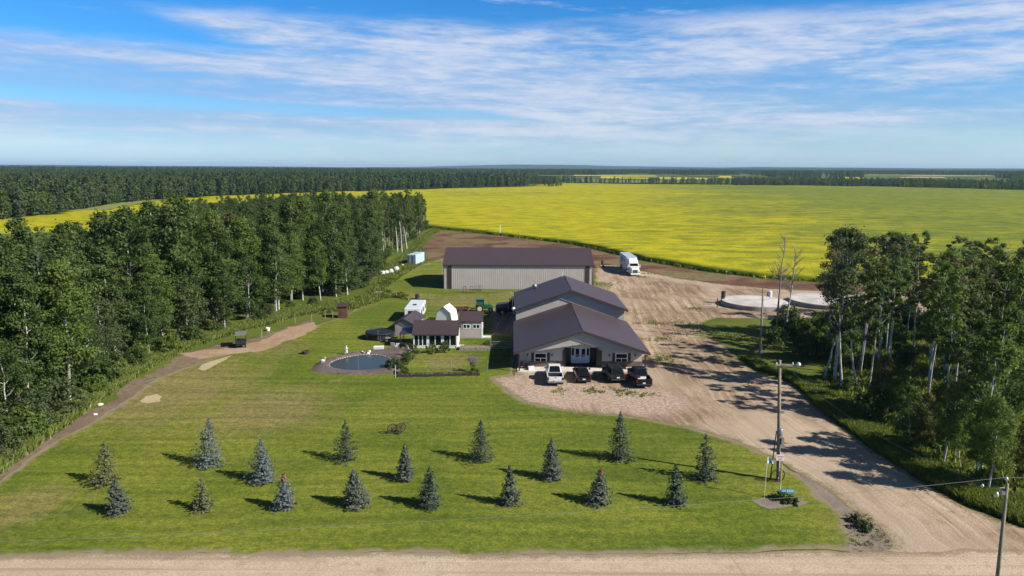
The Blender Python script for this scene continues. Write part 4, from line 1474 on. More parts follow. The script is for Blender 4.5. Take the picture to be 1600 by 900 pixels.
for px, py, n, s in ((926, 612, 26, .5), (985, 615, 24, .7), (962, 609, 14, .7), (1010, 618, 12, .5), (1035, 560, 50, 1.0), (1030, 530, 40, 1.0), (1022, 505, 36, 1.0), (1085, 483, 30, .8), (1060, 505, 26, 1.2), (1000, 433, 26, .8), (1012, 428, 20, .8), (945, 444, 50, 1.6), (1150, 528, 60, 1.8), (1105, 520, 50, 1.8), (880, 612, 10, .6)):
    c = G(px, py)[:2]
    wq.append(c + r.normal(0, s, (n, 2)) * np.array([1.3, 1.0]))
tufts('weeds', np.vstack(wq), 0.30, M['grass_long'], r, 5, 0.06, label='small weeds growing in the gravel of the yard')
# ragged front of the crop
fr = gp((676, 357), (700, 359), (740, 363), (800, 370), (850, 376), (900, 382), (950, 394), (1010, 407), (1100, 423), (1200, 435), (1300, 441), (1480, 446))
pts = []
for i in range(len(fr) - 1):
    n = int(np.hypot(*(fr[i + 1] - fr[i])) * 6)
    t_ = r.random(n)[:, None]
    pts.append(fr[i] + (fr[i + 1] - fr[i]) * t_ + np.column_stack([r.normal(0, 0.4, n), r.normal(0.5, 1.1, n)]))
tufts('crop_edge', np.vstack(pts), 0.85, M['canola_plant'], r, 5, 0.14, label='ragged green front of the canola crop')

# ---- young spruces on the lawn
SP = [((325, 726), (322, 654), 44, 'needle_blue', 0, 'tallest blue spruce at the left, behind its row'),
      ((411, 751), (412, 687), 44, 'needle_blue', 0, 'dense blue spruce right of the tallest blue one'),
      ((164, 756), (166, 693), 40, 'needle_olive', 0, 'thin yellowish spruce in the back row, leftmost there'),
      ((187, 801), (184, 750), 36, 'needle_grey', 0, 'small grey green spruce, leftmost in the front row'),
      ((317, 795), (318, 747), 38, 'needle_olive', 0, 'small yellowish spruce in front of the tallest blue spruce'),
      ((444, 794), (441, 739), 38, 'needle_blue', 0.80, 'blue spruce with a brown dying top at the left'),
      ((540, 719), (542, 660), 40, 'needle_green', 0, 'open dark spruce left of the iron wheels'),
      ((555, 790), (554, 735), 40, 'needle_grey', 0, 'broad grey spruce in the front row below the iron wheels'),
      ((633, 749), (634, 694), 30, 'needle_grey', 0, 'slim grey spruce just below the iron wheels'),
      ((670, 790), (672, 729), 38, 'needle_green', 0, 'tapering green spruce in the front row, before the slim grey one'),
      ((750, 718), (748, 658), 42, 'needle_green', 0, 'dark loose spruce right of the iron wheels'),
      ((797, 787), (798, 727), 32, 'needle_grey', 0, 'narrow spiky grey spruce in the middle of the front row'),
      ((863, 748), (863, 687), 36, 'needle_grey', 0, 'grey spruce straight below the white pickup'),
      ((935, 785), (935, 732), 38, 'needle_grey', 0.82, 'compact spruce with a brown top right of centre'),
      ((968, 718), (968, 645), 40, 'needle_green', 0, 'tall dark spruce nearest the parked cars'),
      ((1055, 788), (1057, 728), 34, 'needle_green', 0, 'slim dark spruce in the front row, rightmost there'),
      ((1103, 749), (1103, 680), 44, 'needle_green', 0, 'full green spruce nearest the driveway')]
for i, (b_, t_, wpx, ndl, brown, lab) in enumerate(SP):
    q = G(*b_)
    H = A(t_[0], t_[1], q[1])[2]
    W = wpx / FPX * q[1] * 1.14
    dens = 0.30 if ndl == 'needle_olive' else (0.12 if ndl == 'needle_green' else 0.0)
    o = conifer('spruce_tree', 600 + i, H, W * RV.uniform(1.02, 1.25), M[ndl], M['bark_brown'], int(RV.integers(18, 25)), int(RV.integers(11, 15)), 17, 0.115, brown or None, dens + RV.uniform(0, 0.10))
    o.location = (q[0], q[1], 0.01)
    o.rotation_euler = (R(RV.normal(0, 1.6)), R(RV.normal(0, 2.0)), 0)
    tag(o, lab, 'tree', 'young spruces on the lawn')

# ---- garden plants
for i, (px, H, W, lm, lab) in enumerate([((645, 561), 2.6, 2.2, 'leaf_grey', 'tall grey green shrub at the left corner of the sunroom'), ((637, 570), 2.0, 2.0, 'leaf_aspen', 'dark shrub at the pond end of the garden'),
                                         ((674, 552), 1.5, 2.0, 'leaf_light', 'light green shrub under the middle sunroom windows'), ((694, 551), 1.8, 2.2, 'leaf_aspen', 'dark green shrub under the right sunroom windows'),
                                         ((620, 579), 1.6, 2.4, 'leaf_grey', 'grey leaved shrub on the right bank of the pond'), ((612, 574), 1.2, 1.8, 'leaf_grey', 'small grey shrub at the edge of the pond water'),
                                         ((631, 584), 1.1, 1.6, 'leaf_light', 'pale leafy plant beside the first planter box'), ((740, 585), 1.0, 1.5, 'leaf_light', 'green leafy plant under the purple flowers'),
                                         ((1347, 826), 0.6, 1.6, 'leaf_grey', 'low grey green bush on the corner of road and driveway'), ((1338, 815), 0.5, 1.1, 'leaf_olive', 'small scrubby bush on the corner beside the driveway'),
                                         ((1222, 781), 0.6, 1.8, 'leaf_aspen', 'low plants round the foot of the blue sign'), ((1237, 786), 0.5, 1.2, 'leaf_aspen', 'small green plant right of the blue sign'),
                                         ((627, 466), 1.3, 3.2, 'leaf_olive', 'brushy low bush on the grass beside the white trailer'), ((605, 446), 2.2, 3.4, 'leaf_light', 'yellow green bush below the white wrapped bales'),
                                         ((762, 541), 0.9, 1.4, 'leaf_light', 'small plant in the raised bed by the house')]):
    q = G(*px)
    o = shrub('garden_shrub', 700 + i, H, W, M[lm], 20, 46, 0.10)
    o.location = (q[0], q[1], 0.01)
    tag(o, lab, 'shrub')
q = G(739, 581)
o = shrub('flowering_plant', 730, 1.7, 1.3, M['leaf_light'], 8, 30, 0.09)
rq = np.random.default_rng(5)
V, F, tn = cloud([np.array([rq.normal(0, .3), rq.normal(0, .3), 1.6 + rq.uniform(-.2, .4)]) for _ in range(10)], [0.3] * 10, [34] * 10, 0.075, rq)
mesh_np('blossom', V, F, M['purple'], fattrs={'tone': tn}, parent=o)
o.location = (q[0], q[1], 0.01)
tag(o, 'purple flowering plant behind the row of planter boxes', 'plant')

# ---- woods and tree belts beyond the field
def lowtree(name, seed, H, W, n, size, lm, barkm='bark_brown', cone=False):
    r = np.random.default_rng(seed)
    t = thing(name, None, None)
    mb = MB()
    mb.tube([(0, 0, 0), (0, 0, H * .8)], [0.2, 0.06], 5, caps=False)
    mb.build('trunk', M[barkm], t)
    cent, rad = [], []
    for i in range(16):
        u = i / 15
        prof = (1 - u) ** .7 if cone else math.sin(math.pi * min(1, .12 + .86 * u)) ** .6
        th = r.uniform(0, 6.28)
        q = W / 2 * prof * math.sqrt(r.random()) * 0.8
        cent.append(np.array([q * math.cos(th), q * math.sin(th), H * (.14 + .80 * u)]))
        rad.append(W * (.13 + .2 * prof) * (0.7 if cone else 1))
    V, F, tn = cloud(cent, rad, [n] * 16, size, r, .9)
    mesh_np('crown', V, F, M[lm], fattrs={'tone': tn}, parent=t)
    return t


FAR = []
for i, (nm, H, W, lm, cone) in enumerate([('leafy_tree', 15, 7, 'leaf_aspen', False), ('leafy_tree', 16, 8, 'leaf_aspen', False), ('leafy_tree', 14, 7, 'leaf_grey', False), ('spruce_tree', 17, 5.5, 'needle_dark', True), ('leafy_tree', 15, 7, 'leaf_light', False)]):
    FAR.append(lowtree(nm, 800 + i, H, W, 22, 0.75, lm, cone=cone))
copse = [(852, 291.5, .62), (857, 292, .72), (861, 292.3, .82), (865, 292.0, .9), (869, 292.2, .92), (873, 291.6, .85), (876, 291.2, .7)]
for i, (px, py, s) in enumerate(copse):
    q = G(px, py)
    src = FAR[i] if i < 5 else None
    if src is None:
        src = dup(FAR[i - 5])
    src.location = (q[0], q[1], 0)
    src.scale = (s, s, s)
    tag(src, 'tree in the small clump standing alone at the far edge of the canola', 'tree', 'clump of trees at the far edge of the canola')
crowns = [[c for c in f.children if c.name.startswith('crown')][0] for f in FAR]


def polar(poly_test, r0, r1, a0, a1, sp, r, cap=90000):
    """points over a far sector, spacing growing with distance"""
    out = []
    rad = r0
    while rad < r1:
        s = sp(rad)
        n = int((a1 - a0) * rad / s)
        th = a0 + (np.arange(n) + r.uniform(-.45, .45, n)) / max(n, 1) * (a1 - a0)
        rr = rad + r.uniform(-.45, .45, n) * s
        out.append(np.column_stack([np.sin(th) * rr, np.cos(th) * rr]))
        rad += s
    P = np.vstack(out)
    return P[poly_test(P)][:cap]


FF = [gp(*px) for _, _, px in FARFIELDS]


def clear_of_fields(P):
    ok = np.ones(len(P), bool)
    for f in FF:
        ok &= ~inpoly(P, f)
        # keep the line of sight to the field open: no tall trees on its near side
        n = f.mean(0)
        d = np.hypot(*n)
        th = np.arctan2(P[:, 0], P[:, 1])
        tf = np.arctan2(f[:, 0], f[:, 1])
        rr = np.hypot(*P.T)
        ok &= ~((th > tf.min()) & (th < tf.max()) & (rr < d) & (rr > d * 0.55))
    return ok


# left: the big forest behind the strip of canola
nearL = gp((-400, 372), (-60, 353), (0, 345), (60, 338), (130, 329), (186, 318), (230, 314), (310, 308.5), (420, 303), (560, 299), (700, 295), (826, 291.5))
nearL = np.vstack([nearL, gp((826, 288.5), (780, 286.5), (705, 284), (640, 282))])
LF = np.vstack([nearL, [[-900, 3200], [-3200, 3200], [-3200, 300]]])
rf = np.random.default_rng(41)
PL = polar(lambda P: inpoly(P, LF), 330, 3400, -0.80, 0.06, lambda d: max(5.2, d * 0.0085), rf)
instanced('forest', [(x, y, float(terrain(x, y)) - 0.3) for x, y in PL], crowns[:4] + [crowns[0], crowns[3]], 0.72, 1.30, 'forest beyond the canola on the left', 51)
# belts right behind the field
belt = np.vstack([gp((826, 287.5), (900, 287.6), (1000, 288.2), (1150, 290.5), (1280, 291.2), (1400, 293.2), (1500, 296), (1640, 299), (1900, 302)), gp((1900, 291), (1640, 290.5), (1500, 289), (1400, 287), (1280, 285.2), (1200, 284), (1140, 285.5), (1000, 286), (905, 285), (826, 282))])
PB = polar(lambda P: inpoly(P, belt), 800, 2600, 0.0, 0.80, lambda d: d * 0.0058, rf)
thb = np.arctan2(PB[:, 0], PB[:, 1])
PB = PB[(thb > 0.300) | (thb < 0.062) | (rf.random(len(PB)) < 0.16)]
instanced('tree_belt', [(x, y, float(terrain(x, y)) - 0.3) for x, y in PB], crowns, 0.55, 0.85, 'belt of trees behind the canola field', 61)
# scattered woods out to the horizon
def woods(P):
    rr = np.hypot(*P.T)
    th = np.arctan2(P[:, 0], P[:, 1])
    n = vnoise(th * 22 + 40, np.log(rr) * 7.0, 15) * 0.65 + vnoise(th * 60, np.log(rr) * 16, 16) * 0.35
    return (n > np.where(rr < 3600, 0.34, 0.26)) & clear_of_fields(P) & ~inpoly(P, LF) & ~inpoly(P, belt) & ~((rr < 1900) & (th > 0.0)) & ~inpoly(P, field)


PF = polar(woods, 1350, 6400, -0.80, 0.80, lambda d: d * 0.0072, rf)
instanced('far_woods', [(x, y, float(terrain(x, y)) - 0.3) for x, y in PF], crowns, 0.75, 1.15, 'woods on the plain out to the horizon', 71)
print('counts', n_one, len(rest), len(rs_), len(PL), len(PB), len(PF))
# ------------------------------------------------------------------ buildings
def roof_y(mb, x0, x1, y0, y1, ze, zr, th=0.16, mi=0):
    """two slopes, ridge along y"""
    xm = (x0 + x1) / 2
    mb.plate((x0, y0, ze), (xm, y0, zr), (xm, y1, zr), (x0, y1, ze), -th, mi)
    mb.plate((x1, y0, ze), (x1, y1, ze), (xm, y1, zr), (xm, y0, zr), -th, mi)


def ribs_on_slope(mb, a, b, c, d, n, w=0.04, h=0.035):
    """standing ribs from edge a-b (eave) up to edge d-c (ridge)"""
    a, b, c, d = map(Vector, (a, b, c, d))
    nn = (b - a).cross(d - a).normalized()
    if nn.z < 0:
        nn = -nn
    s = (b - a).normalized() * w / 2
    for i in range(n + 1):
        t = i / n
        p, q = a + (b - a) * t, d + (c - d) * t
        vs = [p - s, p + s, q + s, q - s]
        vs += [v + nn * h for v in vs]
        mb.add(vs, [(0, 1, 2, 3), (4, 5, 6, 7), (0, 1, 5, 4), (1, 2, 6, 5), (2, 3, 7, 6), (3, 0, 4, 7)])


def siding(mb, poly, y, step=0.2, proud=0.018):
    """lap boards on a wall that faces the camera: poly in (x, z)"""
    xs, zs = [p[0] for p in poly], [p[1] for p in poly]
    z = min(zs)
    P = [Vector((p[0], p[1])) for p in poly]
    while z < max(zs) - 0.02:
        zz = min(z + step, max(zs))
        def span(h):
            X = []
            for i in range(len(P)):
                p, q = P[i], P[(i + 1) % len(P)]
                if (p.y - h) * (q.y - h) <= 0 and abs(p.y - q.y) > 1e-6:
                    X.append(p.x + (q.x - p.x) * (h - p.y) / (q.y - p.y))
            return (min(X), max(X)) if X else None
        s0, s1 = span(z + 1e-3), span(zz - 1e-3)
        if s0 and s1:
            mb.quad((s0[0], y - proud, z), (s0[1], y - proud, z), (s1[1], y - 0.002, zz), (s1[0], y - 0.002, zz))
            mb.quad((s0[0], y, z), (s0[1], y, z), (s0[1], y - proud, z), (s0[0], y - proud, z))
        z = zz


def window(root, x0, x1, z0, z1, y, cross='house', face=-1):
    """white frame with dark panes, set proud of a wall facing -y"""
    fr = 0.09
    mb = MB()
    for a in ((x0, x1, z0, z0 + fr), (x0, x1, z1 - fr, z1), (x0, x0 + fr, z0 + fr, z1 - fr), (x1 - fr, x1, z0 + fr, z1 - fr)):
        mb.box(a[0], a[1], y - 0.07, y - 0.005, a[2], a[3])
    xm, zm = (x0 + x1) / 2, z0 + (z1 - z0) * 0.42
    if cross == 'house':
        mb.box(x0 + fr, x1 - fr, y - 0.065, y - 0.005, zm - 0.04, zm + 0.04)
        mb.box(xm - 0.04, xm + 0.04, y - 0.065, y - 0.005, z0 + fr, zm - 0.04)
        cells = [(x0 + fr, x1 - fr, zm + 0.04, z1 - fr), (x0 + fr, xm - 0.04, z0 + fr, zm - 0.04), (xm + 0.04, x1 - fr, z0 + fr, zm - 0.04)]
    elif cross == 'pair':
        mb.box(xm - 0.05, xm + 0.05, y - 0.065, y - 0.005, z0 + fr, z1 - fr)
        cells = [(x0 + fr, xm - 0.05, z0 + fr, z1 - fr), (xm + 0.05, x1 - fr, z0 + fr, z1 - fr)]
    w_ = mb.build('window', M['white'], root, world=True)
    for c in cells:
        p = MB()
        p.box(c[0], c[1], y - 0.035, y - 0.008, c[2], c[3])
        p.build('pane', M['glass'], w_, world=True)
    return w_


# --- the house: low front gable with porch and a higher block behind
HX, HY = 9.1, 98.0
house = thing('house', 'beige house with two brown metal gables, white double doors and porch behind the parked cars', 'house', (HX, HY, 0))
mb = MB()
mb.box(0.95, 6.9, 90.75, 91.0, 0.1, 2.75)
mb.box(11.5, 17.35, 90.75, 91.0, 0.1, 2.75)
mb.box(0.95, 1.2, 91.0, 107.5, 0, 2.42)
mb.box(17.1, 17.35, 91.0, 107.5, 0, 2.42)
mb.box(6.9, 7.1, 91.0, 92.8, 0.1, 2.75)
mb.box(11.3, 11.5, 91.0, 92.8, 0.1, 2.75)
mb.box(7.1, 11.3, 92.8, 93.0, 0.1, 2.75)
siding(mb, [(0.95, 0.9), (6.9, 0.9), (6.9, 2.75), (0.95, 2.75)], 90.75)
siding(mb, [(11.5, 0.9), (17.35, 0.9), (17.35, 2.75), (11.5, 2.75)], 90.75)
mb.build('wall', M['siding'], house, world=True)
mb = MB()
mb.box(0.9, 6.9, 90.66, 90.75, 0.1, 0.88)
mb.box(11.5, 17.4, 90.66, 90.75, 0.1, 0.88)
mb.build('stone_base', M['stone'], house, world=True)
for s in (0, 1):                            # entry recess lining, left and right
    mb = MB()
    mb.box(*((7.1, 8.05) if not s else (10.55, 11.3)), 92.72, 92.8, 0.1, 2.7)
    mb.box(*((7.1, 7.16) if not s else (11.24, 11.3)), 90.8, 92.72, 0.1, 2.7)
    mb.box(*((6.75, 7.1) if not s else (11.3, 11.95)), 90.62, 90.8, 0.1, 2.4)
    mb.build('entry_lining', M['darkbrown'], house, world=True)
mb = MB()
mb.box(0.75, 17.6, 88.45, 90.66, 0, 0.14)
mb.build('porch_slab', M['concrete'], house, world=True)
mb = MB()
mb.box(7.1, 11.3, 90.66, 92.72, 0, 0.10)
mb.build('entry_floor', M['wood_dark'], house, world=True)
df = MB()
df.box(8.05, 10.55, 92.60, 92.72, 0.12, 0.2)
df.box(8.05, 10.55, 92.60, 92.72, 2.25, 2.4)
for x in (8.05, 8.45, 9.26, 10.07, 10.47):
    df.box(x, x + 0.08, 92.60, 92.72, 0.2, 2.25)
dfo = df.build('door_frame', M['white'], house, world=True)
for x in (8.53, 9.34):
    d_ = MB()
    d_.box(x, x + 0.73, 92.64, 92.70, 0.2, 2.25)
    d_.box(x + 0.08, x + 0.65, 92.62, 92.64, 0.3, 0.95)
    do = d_.build('door', M['bluewhite'], house, world=True)
    for z0, z1 in ((1.25, 2.1), (1.0, 1.18)):
        p = MB()
        p.box(x + 0.13, x + 0.60, 92.60, 92.64, z0, z1)
        p.build('pane', M['glass'], do, world=True)
    p = MB()
    p.box(x + (0.62 if x < 9 else 0.05), x + (0.68 if x < 9 else 0.11), 92.57, 92.62, 1.1, 1.22)
    p.build('handle', M['plastic'], do, world=True)
for x in (8.16, 10.18):
    p = MB()
    p.box(x + 0.02, x + 0.25, 92.66, 92.70, 1.2, 2.1)
    p.build('side_pane', M['glass'], dfo, world=True)
    p = MB()
    p.box(x - 0.03, x + 0.29, 92.67, 92.71, 0.2, 1.15)
    p.build('side_panel', M['bluewhite'], dfo, world=True)
for x0 in (3.02, 13.78):
    window(house, x0, x0 + 1.62, 0.80, 2.02, 90.75)
    for s in (x0 - 0.42, x0 + 1.66):
        p = MB()
        p.box(s, s + 0.38, 90.70, 90.75, 0.78, 2.04)
        for k in range(12):
            p.box(s + 0.05, s + 0.33, 90.68, 90.70, 0.85 + k * 0.095, 0.91 + k * 0.095)
        p.build('shutter', M['darkbrown'], house, world=True)
for x in (2.1, 5.35, 12.95, 16.4):
    p = MB()
    p.box(x - 0.07, x + 0.07, 90.58, 90.72, 1.62, 1.92)
    p.build('wall_lamp', M['plastic'], house, world=True)
for x in (0.92, 17.28):
    p = MB()
    p.box(x, x + 0.17, 88.62, 88.79, 0.14, 2.32)
    p.build('porch_post', M['darkbrown'], house, world=True)
# porch gable: low vaulted face a little behind the roof's edge
ze, zr = 2.50, 5.45
mb = MB()
face = [(0.7, 2.30), (HX, 3.62), (17.5, 2.30), (17.5, 2.40), (HX, 5.30), (0.7, 2.40)]
for (x0, x1) in ((0.7, HX), (HX, 17.5)):
    a, b = (2.30, 3.62) if x0 < 5 else (3.62, 2.30)
    c, d = (5.24, 2.46) if x0 > 5 else (2.46, 5.24)
    mb.prism([(x0, a), (x1, b), (x1, d if x0 < 5 else d), (x0, c)], 'y', 89.15, 89.30) if False else None
mb.prism([(0.7, 2.30), (HX, 3.62), (HX, 5.22), (0.7, 2.44)], 'y', 89.15, 89.30)
mb.prism([(HX + .001, 3.62), (17.5, 2.30), (17.5, 2.44), (HX + .001, 5.22)], 'y', 89.15, 89.30)
z = 2.5
while z < 5.2:                               # lap boards of the gable
    zz = min(z + 0.2, 5.2)
    def outer(h):
        return (HX - 0.7) * max(0.0, (5.2 - h) / (5.2 - 2.42))
    def inner(h):
        return (HX - 0.7) * max(0.0, (3.62 - h) / (3.62 - 2.30))
    for sg in (-1, 1):
        mb.quad((HX + sg * outer(z), 89.132, z), (HX + sg * inner(z), 89.132, z), (HX + sg * inner(zz), 89.148, zz), (HX + sg * outer(zz), 89.148, zz))
    z = zz
mb.build('gable_siding', M['siding'], house, world=True)
mb = MB()
mb.plate((0.7, 89.3, 2.30), (HX, 89.3, 3.62), (HX, 90.75, 3.62), (0.7, 90.75, 2.30), 0.05)
mb.plate((17.5, 89.3, 2.30), (17.5, 90.75, 2.30), (HX, 90.75, 3.62), (HX, 89.3, 3.62), 0.05)
mb.prism([(0.95, 2.76), (17.35, 2.76), (HX, 3.6)], 'y', 90.76, 90.95)
mb.build('porch_ceiling', M['siding'], house, world=True)
mb = MB()
roof_y(mb, 0.28, 17.95, 88.58, 107.75, ze, zr, 0.14)
mb.build('roof', M['roof'], house, world=True)
mb = MB()                                    # barge boards and eave boards
for x0, x1 in ((0.28, HX), (17.95, HX)):
    s = 0.10 if x0 < HX else -0.10
    mb.plate((x0, 88.555, ze - 0.17), (x1, 88.555, zr - 0.17), (x1, 88.555, zr + 0.03), (x0, 88.555, ze + 0.03), 0.03)
mb.box(0.22, 0.27, 88.58, 107.7, ze - 0.17, ze + 0.02)
mb.box(17.96, 18.01, 88.58, 107.7, ze - 0.17, ze + 0.02)
mb.build('fascia', M['roof_trim'], house, world=True)
mb = MB()
mb.prism([(HX - 0.22, zr - 0.045), (HX, zr + 0.045), (HX + 0.22, zr - 0.045), (HX, zr + 0.01)], 'y', 88.57, 107.6)
mb.build('ridge_cap', M['roof_cap'], house, world=True)
mb = MB()
mb.lathe([(0.06, -0.3), (0.06, 0.42), (0.10, 0.42), (0.10, 0.5)], 8, (8.2, 104.2, 5.25))
mb.build('vent_pipe', M['roof_trim'], house, world=True)
# rear block
ze2, zr2 = 4.50, 7.58
mb = MB()
mb.prism([(0.65, 0), (17.55, 0), (17.55, 4.42), (HX, 7.42), (0.65, 4.42)], 'y', 107.75, 108.0)
mb.prism([(0.65, 0), (17.55, 0), (17.55, 4.42), (HX, 7.42), (0.65, 4.42)], 'y', 121.5, 121.75)
mb.box(0.65, 0.9, 108.0, 121.5, 0, 4.42)
mb.box(17.3, 17.55, 108.0, 121.5, 0, 4.42)
siding(mb, [(0.65, 2.0), (17.55, 2.0), (17.55, 4.42), (HX, 7.42), (0.65, 4.42)], 107.75, 0.22)
mb.build('rear_wall', M['siding'], house, world=True)
mb = MB()
roof_y(mb, 0.38, 18.0, 107.05, 122.3, ze2, zr2, 0.14)
mb.build('rear_roof', M['roof'], house, world=True)
mb = MB()
for x0, x1 in ((0.38, HX), (18.0, HX)):
    mb.plate((x0, 107.02, ze2 - 0.2), (x1, 107.02, zr2 - 0.2), (x1, 107.02, zr2 + 0.03), (x0, 107.02, ze2 + 0.03), 0.03)
mb.box(0.32, 0.37, 107.05, 122.2, ze2 - 0.17, ze2 + 0.02)
mb.box(18.01, 18.06, 107.05, 122.2, ze2 - 0.17, ze2 + 0.02)
mb.build('rear_fascia', M['roof_trim'], house, world=True)
mb = MB()
mb.prism([(HX - 0.22, zr2 - 0.045), (HX, zr2 + 0.045), (HX + 0.22, zr2 - 0.045), (HX, zr2 + 0.01)], 'y', 107.04, 122.2)
mb.build('ridge_cap', M['roof_cap'], house, world=True)
mb = MB()
mb.lathe([(0.18, -0.4), (0.18, 0.25), (0.36, 0.3), (0.42, 0.55), (0.30, 0.82), (0.05, 0.9)], 12, (3.9, 119.5, 5.75))
mb.build('roof_vent', M['steel_grey'], house, world=True, smooth=True)
mb = MB()
mb.lathe([(0.05, 0), (0.05, 0.9)], 8, (HX - 0.3, 121.9, 7.45))
mb.build('vent_pipe', M['offwhite'], house, world=True)
# white globe lamp on a bracket at the rear block's corner
mb = MB()
mb.tube([(0.66, 107.9, 3.7), (0.25, 107.6, 3.9), (0.25, 107.6, 4.35)], 0.045, 6)
mb.build('lamp_bracket', M['steel_grey'], house, world=True)
mb = MB()
mb.lathe([(0.04, -0.30), (0.24, -0.16), (0.30, 0.02), (0.22, 0.20), (0.03, 0.30)], 12, (0.25, 107.6, 4.6))
mb.build('globe_lamp', M['white'], house, world=True, smooth=True)

# --- the long shop
shop = thing('machine_shed', 'long beige steel machine shed with brown roof standing before the canola field', 'shed', (1.5, 162, 0))
SX0, SX1, SY0, SY1, SE, SR = -15.0, 17.75, 153.0, 171.0, 5.35, 8.25
SYM = (SY0 + SY1) / 2
mb = MB()
mb.box(SX0, SX1, SY0, SY0 + 0.1, 0, SE - 0.05)
mb.box(SX0, SX1, SY1 - 0.1, SY1, 0, SE - 0.05)
for x0, x1 in ((SX0, SX0 + 0.1), (SX1 - 0.1, SX1)):
    mb.prism([(SY0 + 0.1, 0), (SY1 - 0.1, 0), (SY1 - 0.1, SE), (SYM, SR - 0.2), (SY0 + 0.1, SE)], 'x', x0, x1)
x = SX0 + 0.1
while x < SX1 - 0.2:
    mb.prism([(x, SY0), (x + 0.04, SY0 - 0.03), (x + 0.09, SY0 - 0.03), (x + 0.13, SY0)], 'z', 0.05, SE - 0.1)
    x += 0.42
mb.build('wall', M['shopwall'], shop, world=True)
for x0 in (-14.15, 16.1):
    p = MB()
    p.box(x0, x0 + 0.85, SY0 - 0.12, SY0 - 0.055, 0.02, SE - 0.1)
    p.build('wall_panel', M['darkbrown'], shop, world=True, label='dark brown upright strip near the wall end')
mb = MB()
for x0 in (SX0 - 0.06, SX1 - 0.04):
    mb.box(x0, x0 + 0.1, SY0 - 0.07, SY0 + 0.02, 0, SE - 0.1)
mb.box(SX0 - 0.3, SX1 + 0.3, SY0 - 0.38, SY0 - 0.30, SE - 0.12, SE + 0.08)
mb.build('corner_trim', M['roof_trim'], shop, world=True)
mb = MB()
mb.plate((SX0 - 0.3, SY0 - 0.3, SE), (SX1 + 0.3, SY0 - 0.3, SE), (SX1 + 0.3, SYM, SR), (SX0 - 0.3, SYM, SR), 0.12)
mb.plate((SX0 - 0.3, SY1 + 0.3, SE), (SX0 - 0.3, SYM, SR), (SX1 + 0.3, SYM, SR), (SX1 + 0.3, SY1 + 0.3, SE), 0.12)
ribs_on_slope(mb, (SX0 - 0.25, SY0 - 0.3, SE), (SX1 + 0.25, SY0 - 0.3, SE), (SX1 + 0.25, SYM, SR), (SX0 - 0.25, SYM, SR), 80, 0.05, 0.02)
mb.build('roof', M['roof'], shop, world=True)

# --- sunroom shed with glass front
sun_h = thing('sunroom_shed', 'garden shed with ribbed brown roof and three bays of dark glass behind shrubs', 'shed', (-11.2, 102.8, 0))
X0, X1, Y0, Y1 = -14.45, -8.0, 100.9, 105.2
mb = MB()
mb.box(X0, X1, Y1 - 0.12, Y1, 0, 2.2)
for x0 in (X0, X1 - 0.12):
    mb.prism([(Y0, 0), (Y1 - 0.12, 0), (Y1 - 0.12, 2.2), (103.1, 3.55), (Y0, 2.2)], 'x', x0, x0 + 0.12)
mb.box(X0 + 0.12, X1 - 0.12, Y0 + 0.01, Y0 + 0.15, 0, 0.32)
mb.box(X0 + 0.12, X1 - 0.12, Y0 + 0.01, Y0 + 0.15, 1.98, 2.25)
mb.build('wall', M['white'], sun_h, world=True)
mb = MB()
mb.box(X0 + 0.13, X1 - 0.13, Y0 + 1.6, Y0 + 1.7, 0.02, 2.2)
mb.build('inner_wall', M['wood_dark'], sun_h, world=True)
bays = [(-14.3, -12.55), (-12.15, -10.4), (-9.98, -8.2)]
for a, b in bays:
    fr = MB()
    fr.box(a - 0.2, a, Y0 - 0.05, Y0 + 0.06, 0.05, 2.1)
    fr.box(b, b + 0.2, Y0 - 0.05, Y0 + 0.06, 0.05, 2.1)
    fr.box(a, b, Y0 - 0.04, Y0 + 0.05, 0.32, 0.42)
    fr.box(a, b, Y0 - 0.04, Y0 + 0.05, 1.95, 2.08)
    n_p = 3 if a < -14 else 2
    ww = (b - a) / n_p
    for k in range(1, n_p):
        fr.box(a + k * ww - 0.06, a + k * ww + 0.06, Y0 - 0.04, Y0 + 0.05, 0.42, 1.95)
    wo = fr.build('window', M['white'], sun_h, world=True)
    for k in range(n_p):
        p = MB()
        p.box(a + k * ww + (0.06 if k else 0.0), a + (k + 1) * ww - (0.06 if k < n_p - 1 else 0.0), Y0 - 0.005, Y0 + 0.009, 0.42, 1.95)
        p.build('pane', M['glass'], wo, world=True)
mb = MB()
mb.plate((X0 - 0.2, Y0 - 0.35, 2.1), (X1 + 0.22, Y0 - 0.35, 2.1), (X1 + 0.22, 103.1, 3.72), (X0 - 0.2, 103.1, 3.72), 0.1)
mb.plate((X0 - 0.2, Y1 + 0.25, 2.15), (X0 - 0.2, 103.1, 3.72), (X1 + 0.22, 103.1, 3.72), (X1 + 0.22, Y1 + 0.25, 2.15), 0.1)
ribs_on_slope(mb, (X0 - 0.15, Y0 - 0.35, 2.1), (X1 + 0.17, Y0 - 0.35, 2.1), (X1 + 0.17, 103.1, 3.72), (X0 - 0.15, 103.1, 3.72), 28, 0.05, 0.04)
mb.build('roof', M['roof'], sun_h, world=True)
mb = MB()
mb.box(X0 - 0.2, X1 + 0.22, Y0 - 0.40, Y0 - 0.352, 1.95, 2.12)
mb.build('fascia', M['roof_trim'], sun_h, world=True)
mb = MB()
mb.box(X1 + 0.02, X1 + 0.9, Y0 - 0.2, Y0 + 1.2, 0, 0.22)
mb.build('step', M['offwhite'], sun_h, world=True)
# lean-to roof on its left side
mb = MB()
mb.plate((-16.6, 101.3, 1.95), (-14.46, 101.3, 2.15), (-14.46, 105.0, 2.6), (-16.6, 105.0, 2.3), 0.08)
mb.build('lean_to_roof', M['roof_trim'], sun_h, world=True)
for y in (101.4, 104.8):
    p = MB()
    p.box(-16.55, -16.43, y, y + 0.12, 0, 1.9)
    p.build('post', M['darkbrown'], sun_h, world=True)

